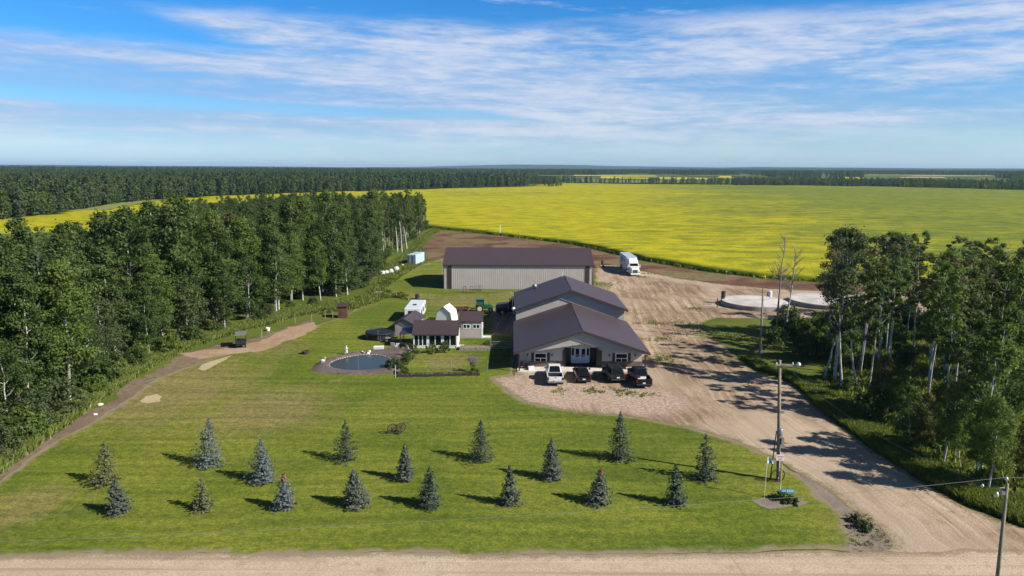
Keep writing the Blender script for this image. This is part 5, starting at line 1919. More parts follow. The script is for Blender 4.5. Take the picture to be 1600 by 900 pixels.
# --- little gabled shed behind the trampoline
gs = thing('garden_shed', 'small beige shed with brown gable roof turned a little, left of the sunroom shed', 'shed', (-17.0, 108.2, 0), R(-8))
mb = MB()
w2, L_ = 1.42, 6.4
mb.prism([(-w2, 0), (w2, 0), (w2, 1.95), (0, 2.55), (-w2, 1.95)], 'y', 0, 0.12)
mb.prism([(-w2, 0), (w2, 0), (w2, 1.95), (0, 2.55), (-w2, 1.95)], 'y', L_ - .12, L_)
mb.box(-w2, -w2 + 0.12, 0.12, L_ - .12, 0, 1.95)
mb.box(w2 - .12, w2, 0.12, L_ - .12, 0, 1.95)
siding(mb, [(-w2, 0.1), (w2, 0.1), (w2, 1.95), (0, 2.55), (-w2, 1.95)], 0.0, 0.2)
mb.build('wall', M['siding'], gs)
mb = MB()
roof_y(mb, -w2 - 0.38, w2 + 0.38, -0.22, L_ + 0.3, 1.86, 2.78, 0.1)
mb.build('roof', M['roof'], gs)
mb = MB()
for s in (-1, 1):
    mb.plate((s * (w2 + 0.38), -0.25, 1.72), (0, -0.25, 2.64), (0, -0.25, 2.80), (s * (w2 + 0.38), -0.25, 1.88), 0.025)
mb.build('fascia', M['roof_trim'], gs)

# --- shed with two windows on the right
ts = thing('window_shed', 'small pinkish beige shed with brown roof and two white windows, beside the house', 'shed', (-6.4, 107.1, 0))
mb = MB()
a, b, y0, y1 = -8.2, -4.6, 107.1, 110.4
mb.box(a, b, y0, y0 + 0.1, 0, 2.75)
mb.box(a, b, y1 - .1, y1, 0, 2.75)
for x0 in (a, ):
    mb.prism([(y0 + .1, 0), (y1 - .1, 0), (y1 - .1, 2.7), ((y0 + y1) / 2, 3.8), (y0 + .1, 2.7)], 'x', x0, x0 + .1)
siding(mb, [(a, 0.15), (b, 0.15), (b, 2.75), (a, 2.75)], y0, 0.2)
mb.build('wall', M['siding2'], ts, world=True)
mb = MB()
mb.prism([(y0 + .1, 0), (y1 - .1, 0), (y1 - .1, 2.7), ((y0 + y1) / 2, 3.8), (y0 + .1, 2.7)], 'x', b - .1, b)
mb.box(b - 0.14, b + 0.03, y0 - 0.03, y0 + 0.1, 0, 2.72)
mb.build('side_wall', M['white'], ts, world=True)
for x0 in (-7.62, -6.1):
    window(ts, x0, x0 + 1.15, 1.55, 2.25, y0, 'pair')
mb = MB()
ym = (y0 + y1) / 2
mb.plate((a - .12, y0 - .3, 2.72), (b + .14, y0 - .3, 2.72), (b + .14, ym, 4.0), (a - .12, ym, 4.0), 0.1)
mb.plate((a - .12, y1 + .3, 2.72), (a - .12, ym, 4.0), (b + .14, ym, 4.0), (b + .14, y1 + .3, 2.72), 0.1)
ribs_on_slope(mb, (a - .1, y0 - .3, 2.72), (b + .1, y0 - .3, 2.72), (b + .1, ym, 4.0), (a - .1, ym, 4.0), 14, 0.05, 0.03)
mb.build('roof', M['roof'], ts, world=True)
mb = MB()
mb.box(b + 0.05, b + 1.3, y0 + 0.1, y0 + 1.0, 0, 0.2)
mb.build('step', M['offwhite'], ts, world=True)

# --- white gambrel shelter
gb = thing('gambrel_shelter', 'small white gambrel roofed shelter with grey front trim behind the sunroom shed', 'shelter', (-11.7, 118, 0), R(-12))
out = [(-1.45, 0), (-1.15, 1.75), (0, 2.75), (1.15, 1.75), (1.45, 0)]
mb = MB()
mb.prism(out, 'y', 0.06, 0.14)
mb.prism(out, 'y', 3.3, 3.4)
mb.build('end_wall', M['white'], gb)
mb = MB()
for i in range(4):
    (u0, v0), (u1, v1) = out[i], out[i + 1]
    mb.plate((u0 * 1.05, 0, v0 * 1.02), (u1 * 1.05, 0, v1 * 1.02), (u1 * 1.05, 3.5, v1 * 1.02), (u0 * 1.05, 3.5, v0 * 1.02), -0.03)
mb.build('cover', M['white'], gb)
mb = MB()
for i in range(4):
    (u0, v0), (u1, v1) = out[i], out[i + 1]
    mb.tube([(u0 * 1.06, -0.03, v0 * 1.03), (u1 * 1.06, -0.03, v1 * 1.03)], 0.06, 5)
mb.build('front_trim', M['steel_grey'], gb)

# --- outhouse
oh = thing('outhouse', 'narrow red brown wooden outhouse with flat roof at the edge of the wood', 'outhouse', (-30.0, 122.4, 0), R(8))
mb = MB()
mb.prism([(-0.8, 0), (0.8, 0), (0.8, 2.25), (-0.8, 2.02)], 'x', -0.78, 0.78)
mb.build('wall', M['wood_red'], oh)
d_ = MB()
d_.box(-0.36, 0.40, -0.845, -0.803, 0.1, 1.85)
d_.box(-0.30, 0.34, -0.865, -0.847, 0.9, 1.0)
dd = d_.build('door', M['wood_red'], oh)
p = MB()
p.box(0.26, 0.32, -0.89, -0.848, 1.0, 1.16)
p.build('handle', M['steel_grey'], dd)
for k in range(7):
    p = MB()
    p.box(0.782, 0.80, -0.78 + k * 0.225, -0.58 + k * 0.225, 0.05, 2.0)
    p.build('plank', M['wood_red'], oh)
mb = MB()
mb.plate((-1.0, -1.05, 2.08), (1.0, -1.05, 2.08), (1.0, 1.05, 2.38), (-1.0, 1.05, 2.38), -0.07)
mb.build('roof', M['wood_dark'], oh)

# --- steel container
ct = thing('shipping_container', 'light blue corrugated steel container standing on the grass near the wood', 'container', (-27.6, 191.5, 0), R(-13))
mb = MB()
W_, L_, H_ = 1.22, 7.0, 2.9
mb.box(-W_, W_, 0, L_, 0.15, H_)
for k in range(22):
    y = 0.12 + k * 0.31
    mb.prism([(W_, y), (W_ + 0.05, y + 0.05), (W_ + 0.05, y + 0.15), (W_, y + 0.2)], 'z', 0.3, H_ - 0.12)
    mb.prism([(-W_, y), (-W_ - 0.05, y + 0.05), (-W_ - 0.05, y + 0.15), (-W_, y + 0.2)], 'z', 0.3, H_ - 0.12)
mb.build('body', M['container'], ct)
for s in (0, 1):
    d_ = MB()
    x0 = -W_ + 0.05 + s * W_
    d_.box(x0, x0 + W_ - 0.1, -0.06, -0.005, 0.25, H_ - 0.1)
    for k in range(3):
        d_.box(x0 + 0.12 + k * 0.36, x0 + 0.26 + k * 0.36, -0.10, -0.06, 0.3, H_ - 0.15)
    dd = d_.build('door', M['container2'], ct)
    p = MB()
    p.tube([(x0 + 0.55, -0.13, 0.3), (x0 + 0.55, -0.13, H_ - 0.15)], 0.03, 5)
    p.build('lock_bar', M['steel_grey'], dd)
p = MB()
p.box(0.95, 1.22, -0.08, -0.002, 0.15, H_)
p.build('corner_post', M['roof_trim'], ct)

# --- white house trailer behind the sheds
tr = thing('camping_trailer', 'white box shaped trailer parked behind the little gabled shed', 'trailer', (-17.0, 122, 0))
mb = MB()
mb.box(-18.4, -15.65, 118.0, 126.0, 0.55, 2.55)
mb.build('body', M['carwhite'], tr, world=True, bevel=0.08)
for y in (119.2, 121.6, 124.2):
    p = MB()
    p.box(-15.64, -15.60, y, y + 0.8, 1.35, 2.0)
    p.build('window', M['glass'], tr, world=True)
p = MB()
p.box(-15.64, -15.59, 122.75, 123.45, 0.65, 2.3)
dd = p.build('door', M['offwhite'], tr, world=True)
p = MB()
p.box(-17.3, -16.7, 120.8, 121.4, 2.551, 2.68)
p.build('roof_vent', M['plastic'], tr, world=True)
p = MB()
p.box(-17.7, -16.3, 117.95, 118.0, 1.5, 2.1)
p.build('window', M['glass'], tr, world=True)
for x in (-18.25, -15.85):
    for y in (121.3, 122.2):
        p = MB()
        p.tube([(x - 0.12, y, 0.36), (x + 0.12, y, 0.36)], 0.36, 14)
        p.build('wheel', M['rubber'], tr, world=True)
p = MB()
p.tube([(-17, 118, 0.5), (-17, 116.6, 0.5)], 0.06, 6)
p.tube([(-17, 116.8, 0.5), (-17, 116.8, 0.02)], 0.04, 6)
p.build('tow_bar', M['plastic'], tr, world=True)


# ------------------------------------------------------------------ vehicles (local: nose towards +y)
def wheel(root, x, y, r_=0.38, w_=0.26, rim='alloy'):
    s = 1 if x > 0 else -1
    mb = MB()
    mb.tube([(x - w_ / 2, y, r_), (x - w_ / 2 + 0.04, y, r_), (x + w_ / 2 - 0.04, y, r_), (x + w_ / 2, y, r_)], [r_ - 0.05, r_, r_, r_ - 0.05], 18)
    t = mb.build('wheel', M['rubber'], root, smooth=False)
    mb = MB()
    mb.tube([(x + s * (w_ / 2 - 0.02), y, r_), (x + s * (w_ / 2 + 0.012), y, r_)], [r_ * 0.62, r_ * 0.55], 14)
    for k in range(5):
        a = k * 2 * math.pi / 5
        mb.tube([(x + s * (w_ / 2 + 0.014), y, r_), (x + s * (w_ / 2 + 0.014), y + r_ * .55 * math.cos(a), r_ + r_ * .55 * math.sin(a))], 0.03, 4)
    mb.build('rim', M[rim], t)


def ring(y, hw, z0, z1, tuck=0.88, shoulder=0.9):
    """body section: narrower at sill and shoulder"""
    zm = z0 + (z1 - z0) * 0.55
    return [(-hw * tuck, y, z0), (-hw, y, z0 + 0.12), (-hw, y, zm), (-hw * shoulder, y, z1), (hw * shoulder, y, z1), (hw, y, zm), (hw, y, z0 + 0.12), (hw * tuck, y, z0)]


def glazing(root, st, paintm, pane_z, inset=0.012):
    """greenhouse from stations (y, half width at belt, belt z, half width at top, top z); panes stand just proud"""
    pass


def cabin(root, pm, yb0, yt0, yt1, yb1, zb, zt, hb, ht, nside=2):
    """a cab: roof shell with windscreen, rear window and side windows as parts"""
    mb = MB()
    mb.add([(-hb, yb0, zb), (hb, yb0, zb), (hb, yb1, zb), (-hb, yb1, zb), (-ht, yt0, zt), (ht, yt0, zt), (ht, yt1, zt), (-ht, yt1, zt)],
           [(3, 2, 1, 0), (4, 5, 6, 7), (0, 1, 5, 4), (1, 2, 6, 5), (2, 3, 7, 6), (3, 0, 4, 7)])
    mb.build('cab', pm, root, bevel=0.07)

    def pane(nm, a, b, c, d, m=0.12):
        a, b, c, d = map(Vector, (a, b, c, d))
        n = (b - a).cross(d - a).normalized()
        ctr = (a + b + c + d) / 4
        if n.dot(ctr - Vector((0, (yb0 + yb1) / 2, zb))) < 0:
            n = -n
        def ins(p, q1, q2):
            return p + (q1 - p) * m + (q2 - p) * m * 0.9 + n * 0.014
        p = MB()
        p.plate(ins(a, b, d), ins(b, a, c), ins(c, d, b), ins(d, c, a), 0.012)
        p.build(nm, M['glass'], root)
    pane('rear_window', (-hb, yb0, zb), (hb, yb0, zb), (ht, yt0, zt), (-ht, yt0, zt), 0.10)
    pane('windscreen', (hb, yb1, zb), (-hb, yb1, zb), (-ht, yt1, zt), (ht, yt1, zt), 0.09)
    for s in (-1, 1):
        for k in range(nside):
            t0, t1 = k / nside, (k + 1) / nside
            f = lambda y0, y1, t: y0 + (y1 - y0) * t
            pane('side_window', (s * hb, f(yb0, yb1, t0), zb), (s * hb, f(yb0, yb1, t1), zb), (s * ht, f(yt0, yt1, t1), zt), (s * ht, f(yt0, yt1, t0), zt), 0.11)


def small_parts(root, hw, yr, yf, zl, pm, plate_z):
    for s in (-1, 1):
        p = MB()
        p.box(min(s * hw, s * (hw - 0.20)), max(s * hw, s * (hw - 0.20)), yr - 0.025, yr + 0.12, zl, zl + 0.34)
        p.build('tail_light', M['red_lens'], root)
        p = MB()
        p.box(min(s * (hw - 0.05), s * (hw - 0.42)), max(s * (hw - 0.05), s * (hw - 0.42)), yf - 0.12, yf + 0.02, zl, zl + 0.2)
        p.build('headlight', M['chrome'], root)
    p = MB()
    p.box(-0.17, 0.17, yr - 0.05, yr - 0.028, plate_z, plate_z + 0.16)
    p.build('licence_plate', M['plate'], root)


def mirrors(root, hw, y, z, pm):
    for s in (-1, 1):
        p = MB()
        p.box(min(s * hw, s * (hw + 0.24)), max(s * hw, s * (hw + 0.24)), y, y + 0.12, z, z + 0.2)
        p.build('mirror', pm, root)


def pickup(label, pm, px, rz, load=None, tonneau=False):
    q = G(*px)
    root = thing('pickup_truck', label, 'pickup truck', (q[0], q[1] + 2.85, 0.02), rz, 'vehicles parked before the house')
    hw = 0.99
    mb = MB()
    mb.loft([ring(-0.95, hw, 0.48, 1.18), ring(0.9, hw, 0.48, 1.18), ring(1.5, hw, 0.48, 1.20), ring(2.5, hw * .97, 0.48, 1.12), ring(2.86, hw * .90, 0.50, 1.02)])
    mb.build('body', pm, root, bevel=0.03)
    cabin(root, pm, -0.93, -0.62, 0.62, 1.42, 1.17, 1.90, 0.90, 0.74)
    bed = MB()
    bed.loft([ring(-2.82, hw, 0.52, 0.66), ring(-0.96, hw, 0.52, 0.66)])
    for s in (-1, 1):
        bed.box(min(s * hw, s * (hw - 0.11)), max(s * hw, s * (hw - 0.11)), -2.80, -0.96, 0.661, 1.20)
    bed.build('bed', pm, root)
    fl = MB()
    fl.box(-hw + 0.115, hw - 0.115, -2.72, -0.98, 0.662, 0.70)
    fl.box(-hw + 0.115, hw - 0.115, -1.04, -0.975, 0.70, 1.19)
    fl.build('bed_liner', M['plastic'], root)
    tg = MB()
    tg.box(-hw + 0.115, hw - 0.115, -2.84, -2.73, 0.64, 1.20)
    tg.box(-0.55, 0.55, -2.855, -2.842, 0.80, 1.05)
    tgo = tg.build('tailgate', pm, root)
    p = MB()
    p.box(-0.12, 0.12, -2.87, -2.857, 1.07, 1.13)
    p.build('handle', M['plastic'], tgo)
    bp = MB()
    bp.box(-0.97, 0.97, -3.0, -2.82, 0.46, 0.62)
    bp.build('bumper', M['chrome'] if pm is M['carwhite'] else M['plastic'], root, bevel=0.03)
    bp = MB()
    bp.box(-0.93, 0.93, 2.80, 2.98, 0.45, 0.72)
    bp.build('bumper', M['chrome'], root, bevel=0.03)
    ch = MB()
    ch.box(-0.7, 0.7, -2.7, 2.7, 0.34, 0.47)
    ch.build('chassis', M['plastic'], root)
    small_parts(root, hw, -2.845, 2.88, 0.78, pm, 0.64)
    mirrors(root, 0.98, 1.0, 1.2, pm)
    for x in (-0.86, 0.86):
        for y in (-1.75, 1.85):
            wheel(root, x, y, 0.40, 0.28)
    for s in (-1, 1):                        # dark wheel arches
        for y in (-1.75, 1.85):
            p = MB()
            p.tube([(s * (hw - 0.03), y, 0.44), (s * (hw + 0.012), y, 0.44)], 0.50, 16)
            p.build('wheel_arch', M['plastic'], root)
    p = MB()
    p.box(-0.55, 0.55, -0.70, -0.60, 1.86, 1.93)
    p.build('cab_light', M['plastic'], root)
    if load:
        b = MB()
        b.box(-0.55, 0.25, -2.2, -1.5, 0.702, 0.98)
        b.box(-0.2, 0.55, -1.5, -1.15, 0.702, 1.05)
        o = b.build('load_box', M['offwhite'], root, bevel=0.04)
    return root


pickup('white pickup truck parked nose to the porch, leftmost of the four vehicles', M['carwhite'], (868, 604), R(0))
pickup('black pickup truck with open load bed, rightmost of the four vehicles', M['black'], (1005, 608), R(2), load=True)


def sedan(label, pm, px, rz):
    q = G(*px)
    root = thing('car', label, 'car', (q[0], q[1] + 2.35, 0.02), rz, 'vehicles parked before the house')
    hw = 0.93
    mb = MB()
    mb.loft([ring(-2.36, hw * .88, 0.42, 0.86), ring(-2.15, hw * .97, 0.32, 0.96), ring(-1.2, hw, 0.28, 0.98), ring(0.9, hw, 0.28, 0.94), ring(1.9, hw * .96, 0.30, 0.84), ring(2.3, hw * .84, 0.36, 0.68)])
    mb.build('body', pm, root, bevel=0.05)
    cabin(root, pm, -1.55, -0.75, 0.15, 1.05, 0.95, 1.40, 0.80, 0.60)
    small_parts(root, hw * .9, -2.36, 2.25, 0.62, pm, 0.50)
    mirrors(root, 0.9, 0.6, 0.95, pm)
    b = MB()
    b.box(-0.8, 0.8, -2.44, -2.25, 0.34, 0.52)
    b.build('bumper', M['plastic'], root, bevel=0.04)
    sp = MB()
    sp.box(-0.75, 0.75, -2.32, -2.16, 1.00, 1.05)
    sp.build('spoiler', pm, root)
    for x in (-0.80, 0.80):
        for y in (-1.4, 1.4):
            wheel(root, x, y, 0.34, 0.24)
    for s in (-1, 1):
        for y in (-1.4, 1.4):
            p = MB()
            p.tube([(s * (hw - 0.03), y, 0.37), (s * (hw + 0.010), y, 0.37)], 0.41, 16)
            p.build('wheel_arch', M['plastic'], root)
    return root


sedan('low black car parked nose to the porch beside the white pickup', M['black'], (912, 600), R(1))


def suv(label, pm, px, rz):
    q = G(*px)
    root = thing('sport_utility_car', label, 'car', (q[0], q[1] + 2.4, 0.02), rz, 'vehicles parked before the house')
    hw = 0.97
    mb = MB()
    mb.loft([ring(-2.42, hw * .93, 0.45, 1.06), ring(-2.2, hw, 0.40, 1.14), ring(0.8, hw, 0.38, 1.12), ring(1.8, hw * .98, 0.40, 1.06), ring(2.4, hw * .88, 0.45, 0.90)])
    mb.build('body', pm, root, bevel=0.05)
    cabin(root, pm, -2.2, -1.75, 0.45, 1.15, 1.12, 1.74, 0.88, 0.72, 3)
    small_parts(root, hw * .95, -2.42, 2.38, 0.80, pm, 0.72)
    mirrors(root, 0.95, 0.75, 1.12, pm)
    b = MB()
    b.box(-0.88, 0.88, -2.50, -2.30, 0.42, 0.64)
    b.build('bumper', M['plastic'], root, bevel=0.04)
    for s in (-1, 1):
        p = MB()
        p.tube([(s * 0.62, -1.6, 1.77), (s * 0.62, -1.5, 1.82), (s * 0.62, 0.2, 1.82), (s * 0.62, 0.3, 1.77)], 0.025, 5)
        p.build('roof_rail', M['alloy'], root)
    for x in (-0.84, 0.84):
        for y in (-1.45, 1.5):
            wheel(root, x, y, 0.38, 0.25)
    for s in (-1, 1):
        for y in (-1.45, 1.5):
            p = MB()
            p.tube([(s * (hw - 0.03), y, 0.41), (s * (hw + 0.010), y, 0.41)], 0.46, 16)
            p.build('wheel_arch', M['plastic'], root)
    return root


suv('dark teal sport utility car parked askew between black car and black pickup', M['darkblue'], (962, 600), R(7))


# --- white highway truck with its van trailer, nose towards the camera
def semi_cab(root, pm, x, y, dirn, hoodlen=1.9, sleeper=2.6, parent_world=False):
    """built along local -y (nose at -y)"""
    mb = MB()
    hw = 1.2
    mb.loft([ring(0.0, hw * .80, 0.55, 1.75, .95, .86), ring(0.35, hw * .93, 0.45, 1.98, .95, .84), ring(hoodlen, hw * .97, 0.45, 2.22, .95, .86)])
    mb.build('hood', pm, root, bevel=0.08)
    y1 = hoodlen
    mb = MB()
    mb.add([(-hw, y1 + .02, 0.6), (hw, y1 + .02, 0.6), (hw, y1 + 2.0 + sleeper, 0.6), (-hw, y1 + 2.0 + sleeper, 0.6),
            (-hw, y1 + .02, 2.22), (hw, y1 + .02, 2.22), (-hw * .96, y1 + 0.65, 3.0), (hw * .96, y1 + 0.65, 3.0),
            (-hw * .9, y1 + 2.4, 4.0), (hw * .9, y1 + 2.4, 4.0), (hw * .95, y1 + 2.0 + sleeper, 4.05), (-hw * .95, y1 + 2.0 + sleeper, 4.05)],
           [(0, 1, 5, 4), (4, 5, 7, 6), (6, 7, 9, 8), (8, 9, 10, 11), (3, 11, 10, 2), (0, 3, 2, 1), (0, 4, 6, 8, 11, 3), (1, 2, 10, 9, 7, 5)])
    mb.build('cab', pm, root, bevel=0.06)
    p = MB()
    p.plate((-1.0, y1 + .10, 2.32), (1.0, y1 + .10, 2.32), (.98, y1 + .57, 2.93), (-.98, y1 + .57, 2.93), -0.03)
    o = p.build('windscreen', M['glass'], root)
    for s in (-1, 1):
        p = MB()
        p.plate((s * 1.215, y1 + .5, 2.05), (s * 1.215, y1 + 1.5, 2.05), (s * 1.195, y1 + 1.5, 2.75), (s * 1.195, y1 + .85, 2.75), 0.02)
        p.build('side_window', M['glass'], root)
        p = MB()
        p.box(min(s * 1.35, s * 1.55), max(s * 1.35, s * 1.55), y1 + .15, y1 + .27, 1.9, 2.75)
        p.build('mirror', pm, root)
        p = MB()
        p.tube([(s * 1.02, y1 + 1.2, .58), (s * 1.02, y1 + 3.2, .58)], 0.34, 12)
        p.build('fuel_tank', M['chrome'], root, smooth=False)
        p = MB()
        p.box(min(s * .72, s * 1.06), max(s * .72, s * 1.06), -0.02, 0.14, 0.95, 1.2)
        p.build('headlight', M['chrome'], root)
    g = MB()
    g.box(-0.55, 0.55, -0.05, 0.02, 0.85, 1.62)
    go_ = g.build('grille', M['plastic'], root)
    for k in range(5):
        p = MB()
        p.box(-0.5, 0.5, -0.075, -0.052, 0.95 + k * 0.13, 0.99 + k * 0.13)
        p.build('grille_bar', M['chrome'], go_)
    b = MB()
    b.box(-1.18, 1.18, -0.22, 0.05, 0.38, 0.74)
    b.build('bumper', pm if pm is M['carwhite'] else M['chrome'], root, bevel=0.06)
    for s in (-1, 1):
        wheel(root, s * 1.02, 1.15, 0.5, 0.3, 'chrome')
        for yy in (y1 + 4.0, y1 + 5.3):
            wheel(root, s * 0.95, yy, 0.5, 0.55, 'chrome')
    c = MB()
    c.box(-0.45, 0.45, 0.8, y1 + 6.2, 0.55, 0.85)
    c.build('chassis', M['plastic'], root)


semi = thing('highway_tractor', 'white highway truck tractor parked nose forward at the edge of the canola field', 'truck', tuple(G(992.5, 432)), R(0))
semi_cab(semi, M['carwhite'], 0, 0, -1, 1.9, 1.6)
vt = thing('van_trailer', 'long white van trailer hitched to the white highway truck', 'trailer', (semi.location.x, semi.location.y + 5.7, 0), R(0.6))
mb = MB()
mb.box(-1.3, 1.3, 0.0, 11.2, 1.15, 4.08)
for k in range(18):
    for s in (-1, 1):
        mb.box(min(s * 1.3, s * 1.315), max(s * 1.3, s * 1.315), 0.3 + k * 0.61, 0.36 + k * 0.61, 1.25, 4.0)
mb.build('body', M['trailer'], vt)
mb = MB()
mb.box(-1.31, 1.31, -0.01, 11.21, 4.081, 4.12)
for k in range(12):
    mb.box(-1.25, 1.25, 0.6 + k * 0.88, 0.64 + k * 0.88, 4.12, 4.135)
mb.build('roof', M['trailer_roof'], vt)
p = MB()
p.box(-1.335, -1.32, 5.6, 8.2, 2.2, 3.4)
p.build('logo_panel', M['logo'], vt)
p = MB()
p.box(-1.335, -1.32, 2.6, 3.6, 2.5, 3.1)
p.build('logo_panel', M['logo'], vt)
for s in (-1, 1):
    p = MB()
    p.box(min(s * 1.25, s * 1.22), max(s * 1.25, s * 1.22), 3.2, 7.4, 0.5, 1.14)
    p.build('side_skirt', M['trailer'], vt)
    for yy in (8.6, 9.9):
        wheel(vt, s * 0.98, yy, 0.5, 0.55)
    p = MB()
    p.box(s * 0.8 - .06, s * 0.8 + .06, 2.8, 2.92, 0.1, 1.14)
    p.build('landing_leg', M['steel_grey'], vt)

# --- black truck tractor behind the house, facing left
bt = thing('highway_tractor', 'black long nosed truck tractor half hidden behind the house', 'truck', tuple(G(775, 491)), R(-90))
semi_cab(bt, M['black'], 0, 0, -1, 2.2, 2.0)
for s in (-1, 1):
    p = MB()
    p.tube([(s * 1.3, 3.0, 0.8), (s * 1.3, 3.0, 3.2)], 0.08, 8)
    p.build('exhaust_stack', M['chrome'], bt)

# --- green farm tractor with red harrow, facing right
ft = thing('farm_tractor', 'green farm tractor with cream wheel rims standing left of the black truck', 'tractor', tuple(G(755, 487)), R(-86))
ft.scale = (.88, .88, .88)
mb = MB()
mb.loft([[(-.42, .2, .9), (.42, .2, .9), (.42, .2, 1.62), (-.42, .2, 1.62)], [(-.40, 1.7, .9), (.40, 1.7, .9), (.36, 1.7, 1.52), (-.36, 1.7, 1.52)], [(-.34, 2.15, .95), (.34, 2.15, .95), (.28, 2.15, 1.35), (-.28, 2.15, 1.35)]])
mb.build('hood', M['green'], ft, bevel=0.05)
mb = MB()
mb.box(-.3, .3, -1.6, 2.0, .65, .92)
mb.build('chassis', M['green'], ft)
mb = MB()
for x in (-.72, .66):
    for y in (-1.45, .1):
        mb.box(x, x + .07, y, y + .07, 1.2, 2.55)
mb.build('cab_frame', M['green'], ft)
mb = MB()
mb.box(-.66, .66, -1.38, .1, 1.25, 2.5)
mb.build('cab_glass', M['teal_glass'], ft)
mb = MB()
mb.box(-.85, .85, -1.6, .25, 2.56, 2.76)
mb.build('cab_roof', M['green'], ft, bevel=.06)
for s in (-1, 1):
    wheel(ft, s * .92, -.8, .82, .48, 'cream')
    wheel(ft, s * .80, 1.55, .52, .34, 'cream')
    p = MB()
    p.box(min(s * .68, s * 1.15), max(s * .68, s * 1.15), -1.45, -.15, 1.66, 1.72)
    p.build('fender', M['green'], ft)
p = MB()
p.tube([(.3, 1.2, 1.6), (.3, 1.2, 2.4)], .04, 6)
p.build('exhaust_pipe', M['plastic'], ft)

hr = thing('harrow', 'dark red steel harrow on the ground behind the green tractor', 'harrow', tuple(G(722, 487)), R(-88))
mb = MB()
for y in (-2.6, -1.4, -0.2, 1.0):
    mb.box(-1.3, 1.3, y, y + .14, .50, .64)
for x in (-1.25, -.4, .4, 1.12):
    mb.box(x, x + .13, -2.6, 1.1, .642, .75)
mb.build('frame', M['red_steel'], hr)
for i in range(4):
    p = MB()
    for k in range(9):
        x = -1.2 + k * .3
        p.tube([(x, -2.5 + i * 1.2, .52), (x, -2.35 + i * 1.2, .25), (x, -2.6 + i * 1.2, .02)], .035, 4)
    p.build('tine_row', M['red_steel'], hr)
p = MB()
p.tube([(-.6, 1.1, .6), (0, 2.6, .55)], .06, 6)
p.tube([(.6, 1.1, .6), (0, 2.6, .55)], .06, 6)
p.build('hitch', M['wood_grey'], hr)
for s in (-1, 1):
    wheel(hr, s * 1.0, -1.0, .3, .2, 'red_steel')

# --- cart with white canopy by the wood
uc = thing('utility_cart', 'dark utility cart under a grey flat canopy beside the sandy path', 'cart', tuple(G(377, 541)), R(20))
mb = MB()
mb.box(-.62, .62, -1.35, 1.3, .42, .62)
mb.loft([ring(.55, .64, .5, .98), ring(1.3, .52, .5, .82)])
mb.box(-.72, .72, -1.45, -.35, .621, 1.12)
mb.build('body', M['tarp'], uc, bevel=.03)
for x in (-.3, .3):
    p = MB()
    p.box(x - .25, x + .25, -.3, .15, .622, .82)
    p.box(x - .25, x + .25, -.34, -.22, .822, 1.25)
    p.build('seat', M['tarp'], uc)
mb = MB()
for x in (-.75, .69):
    for y in (-1.25, 1.0):
        mb.box(x, x + .06, y, y + .06, .45, 1.95)
mb.box(-.75, -.69, -1.19, 1.0, 1.89, 1.95)
mb.box(.69, .75, -1.19, 1.0, 1.89, 1.95)
mb.build('canopy_frame', M['plastic'], uc)
mb = MB()
mb.plate((-.80, -1.35, 1.96), (.80, -1.35, 1.96), (.80, 1.15, 2.02), (-.80, 1.15, 2.02), -.05)
mb.build('canopy', M['steel_grey'], uc)
for s in (-1, 1):
    for y in (-.9, .95):
        wheel(uc, s * .58, y, .29, .2)

# ------------------------------------------------------------------ yard things
# trampoline
tp = thing('trampoline', 'round black trampoline on the grass left of the little gabled shed', 'trampoline', (-20.5, 107.0, 0))
mb = MB()
mb.lathe([(0.02, 1.0), (1.95, 1.0), (1.95, 1.03), (0.02, 1.03)], 36)
mb.build('mat', M['tarp'], tp)
mb = MB()
mb.torus((0, 0, 1.0), 2.2, .13, 'z', 36, 6)
mb.build('rim_pad', M['tarp'], tp, smooth=True)
for k in range(4):
    a = k * math.pi / 2 + .4
    p = MB()
    c, s = math.cos(a), math.sin(a)
    p.tube([(2.15 * c - .5 * s, 2.15 * s + .5 * c, 0.95), (2.15 * c - .5 * s, 2.15 * s + .5 * c, .03), (2.15 * c + .5 * s, 2.15 * s - .5 * c, .03), (2.15 * c + .5 * s, 2.15 * s - .5 * c, .95)], .035, 6)
    p.build('leg', M['steel_grey'], tp)
p = MB()
p.tube([(0.1, -2.25, .2), (0.1, -2.25, 1.75)], .03, 6)
p.build('net_pole', M['steel_grey'], tp)
mb = MB()
mb.lathe([(2.1, 0.15), (2.12, .95)], 36)
mb.build('skirt_net', M['tarp'], tp)


def chair(px, rz, label, mat='white'):
    q = G(*px)
    t = thing('patio_chair', label, 'chair', tuple(q), rz)
    p = MB()
    p.box(-.28, .28, -.28, .28, .40, .46)
    p.build('seat', M[mat], t)
    p = MB()
    p.plate((-.28, .28, .46), (.28, .28, .46), (.28, .42, 1.05), (-.28, .42, 1.05), .05)
    p.build('backrest', M[mat], t)
    for x in (-.25, .21):
        for y in (-.26, .2):
            p = MB()
            p.box(x, x + .05, y, y + .05, 0, .40)
            p.build('leg', M[mat], t)
    return t


